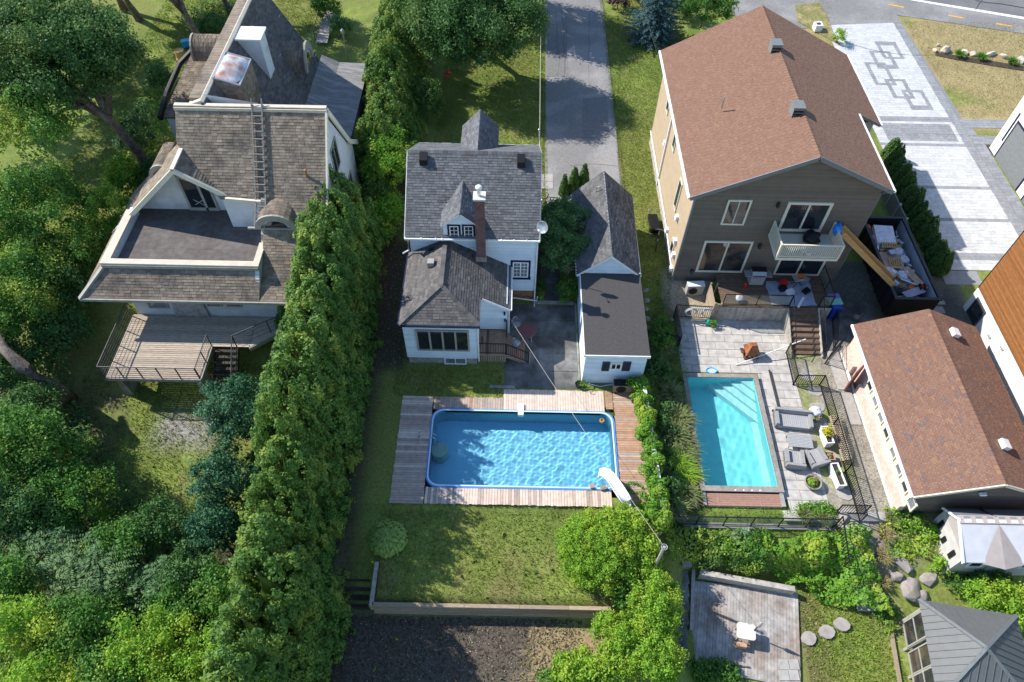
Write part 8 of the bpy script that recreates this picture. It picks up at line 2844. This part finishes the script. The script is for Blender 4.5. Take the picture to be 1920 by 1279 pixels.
# lower middle and right bushes
for i, (px, py, z, r, n, m, lf, lb) in enumerate((
        (1122, 1030, .8, (2.0, 1.9, 1.2), 110, 'lime_leaf', .1, 'large rounded green bush below the pool deck corner'),
        (1160, 985, .9, (1.3, .9, .8), 24, 'lime_leaf', .11, 'yellow-green bush top against the pool deck edge'),
        (1200, 1050, .5, (1.1, 1.5, .9), 30, 'lime_leaf', .12, 'light bush wrapped around the wooden pole'),
        (1230, 960, .4, (.9, 1.2, .9), 26, 'vine_leaf', .11, 'vine-grown bush at the end of the vine fence'),
        (1225, 1130, .6, (1.2, 1.4, 1.1), 34, 'lime_leaf', .12, 'yellow-green bush below the wooden pole'),
        (1170, 1190, .1, (1.5, 1.1, 1.0), 34, 'lime_leaf', .12, 'lime bush right of the dry straw patch'),
        (1230, 1230, .3, (1.2, 1.2, 1.1), 30, 'lime_leaf', .12, 'yellow-green bush beside the plank walk at the bottom'),
        (1090, 1262, -.1, (1.3, .8, .9), 30, 'lime_leaf', .12, 'bright lime bush at the bottom middle of the picture'),
        (1250, 1105, -.2, (.7, 1.0, .8), 18, 'vine_leaf', .11, 'bright bush between the wooden pole and the stone walk'),
        (1252, 1180, -.4, (.6, 1.0, .8), 18, 'lime_leaf', .11, 'narrow yellow-green bush along the stone walk'),
        (1248, 1262, -.5, (.8, .7, .8), 18, 'vine_leaf', .11, 'bright bush at the picture bottom beside the stone walk'),
        (1150, 1255, -.2, (1.0, .8, .9), 22, 'lime_leaf', .11, 'lime bush at the picture bottom between its neighbours'),
        (1040, 1285, -.3, (.9, .6, .7), 16, 'forest_leaf', .11, 'green bush cut by the picture bottom below the straw patch'),
        (1270, 1000, -.7, (.6, .6, .5), 12, 'maple_leaf', .11, 'dark shrub at the head of the stone walk'),
        (1195, 1120, .2, (1.0, .9, .8), 20, 'forest_leaf', .12, 'green bush behind the end of the timber wall'),
        (1400, 1050, -1.2, (1.0, .6, .6), 18, 'forest_leaf', .12, 'green shrub above the weathered wooden wall'),
        (1330, 1035, -1.2, (1.0, .7, .6), 18, 'maple_leaf', .12, 'dark green shrub left of the weathered wooden wall'),
        (1300, 1010, -1.0, (.9, .6, .5), 14, 'maple_leaf', .12, 'dark shrub under the near end of the glass fence'),
        (1330, 1262, -1.9, (1.6, .5, .5), 20, 'forest_leaf', .12, 'low shrub along the front edge of the silver deck'),
        (1525, 958, -.7, (1.0, .3, .3), 16, 'vine_leaf', .12, 'yellow-green border plant below the pool patio'),
        (1672, 968, -.7, (.5, .5, .5), 14, 'lime_leaf', .12, 'small bright shrub at the corner of the pool house'),
        (1735, 1000, -.9, (.9, .6, .5), 18, 'vine_leaf', .13, 'bright shrub before the garden shed'),
        (1692, 990, -.8, (.5, .4, .4), 10, 'forest_leaf', .12, 'small green shrub under the pool house wall'),
        (1765, 1062, -1.0, (.5, .5, .6), 12, 'lime_leaf', .12, 'little lime shrub at the shed corner'),
        (1870, 1120, -1.0, (1.5, .9, .9), 30, 'lime_leaf', .12, 'yellow-green shrub between shed and pavilion'),
        (1850, 1080, -1.2, (1.0, .5, .6), 16, 'maple_leaf', .12, 'dark shrub under the front of the garden shed'),
        (1360, 1030, -1.0, (.8, .5, .5), 16, 'vine_leaf', .12, 'bright shrub between flat stone and beam wall'),
        (1430, 1015, -1.0, (.8, .5, .45), 16, 'lime_leaf', .12, 'light shrub left of the vine mass'),
        (1300, 1040, -1.2, (.6, .5, .5), 12, 'vine_leaf', .12, 'small bright shrub at the corner of the beam wall'),
        (1715, 965, -.7, (.8, .35, .45), 14, 'forest_leaf', .12, 'green shrub along the pool house rear wall'),
        (1800, 1095, -1.3, (.9, .5, .5), 16, 'forest_leaf', .12, 'low shrub under the shed between rocks and pavilion'),
        (1660, 1150, -1.9, (.5, .9, .4), 14, 'forest_leaf', .12, 'green shrub at the foot of the stone stairs'),
        (1918, 1170, -.6, (.8, .9, .8), 18, 'lime_leaf', .13, 'golden green shrub at the right edge by the pavilion'),
        (1695, 1030, -1.1, (.6, .6, .35), 14, 'gold_leaf' if 0 else 'lime_leaf', .08, 'mossy yellow cushion plant on the rock garden'))):
    c = at(px, py, z)
    leafy('bush', lb, 'bush', (c.x, c.y, float(gz(c.x, c.y, False))), c, r, int(n * 1.8) if r[0] > .9 else n, .3 if r[0] > .9 else .2, m, lf, 190, seed=520 + i, tr=.05, asp=.75 if m == 'vine_leaf' else .6)
for i, (px, py, m) in enumerate(((1655, 1005, 'dry_blade'), (1650, 1045, 'dry_blade'), (1648, 1090, 'dry_blade'), (1540, 975, 'plume_grass'), (1505, 968, 'plume_grass'), (1668, 975, 'plume_grass'))):
    grass_clump('straw_grass', ['straw coloured grass at the top of the stone stairs', 'straw coloured grass halfway down the stone stairs', 'straw coloured grass at the foot of the stone stairs', 'arching grass under the patio corner', 'arching grass left of the patio corner', 'arching grass by the pool house corner'][i], gat(px, py), .5, .6, m, 260, 600 + i, 'arching grasses of the terrace')
# hosta
c = gat(728, 1012)
HO = thing('hosta', 'round light green hosta on the shaded lawn beside the timber steps', 'plant', c)
rs = np.random.default_rng(77)
Ps, Ns, Ts = [], [], []
for k in range(330):
    u = (k + .5) / 330
    a = k * 2.39996
    th = math.acos(1 - u * .98)
    d = np.array([math.sin(th) * math.cos(a), math.sin(th) * math.sin(a), math.cos(th)])
    Ps.append(np.array([c.x, c.y, c.z + .1]) + d * np.array([.92, .92, .6]) * rs.uniform(.88, 1.05))
    Ns.append(d + np.array([0, 0, .45]))
    Ts.append(np.array([d[0], d[1], -.5]) * 4)
leaf_cloud('leaves', np.array(Ps), np.array(Ns), .27, 'hosta_leaf', HO, asp=.55, jit=.14, rng=rs, tip=np.array(Ts), sizevar=.15)
c = gat(1395, 1000)
grass_clump('white_flowers', 'small plant with white flowers below the glass fence', c, .3, .35, 'canvas_white', 90, 700, w=.08, cat='flowers')
c = gat(840, 150)
t = tag(leaf_cloud('red_plant', np.array([c.x, c.y, .4]) + rs.normal(0, .22, (60, 3)), np.tile([0, 0, 1.], (60, 1)), .16, 'red_leaf', origin=tuple(c)), 'small red-leaved plant in the shade of the front hedge', 'plant')

for i, (px, py) in enumerate(((1797, 107), (1838, 112), (1895, 120))):
    grass_clump('grass_tuft', ['green grass tuft left in the stone row', 'green grass tuft in the middle of the stone row', 'green grass tuft right in the stone row'][i], gat(px, py), .5, .8, 'forest_leaf', 260, 720 + i, 'grass tufts of the stone row', (0, 0))
c = at(1572, 68, .6)
leafy('shrub', 'small yellow-green shrub at the corner of the paver drive', 'shrub', (c.x, c.y, 0), c, (.5, .6, .6), 12, .28, 'lime_leaf', .14, 110, seed=433, tr=.04)
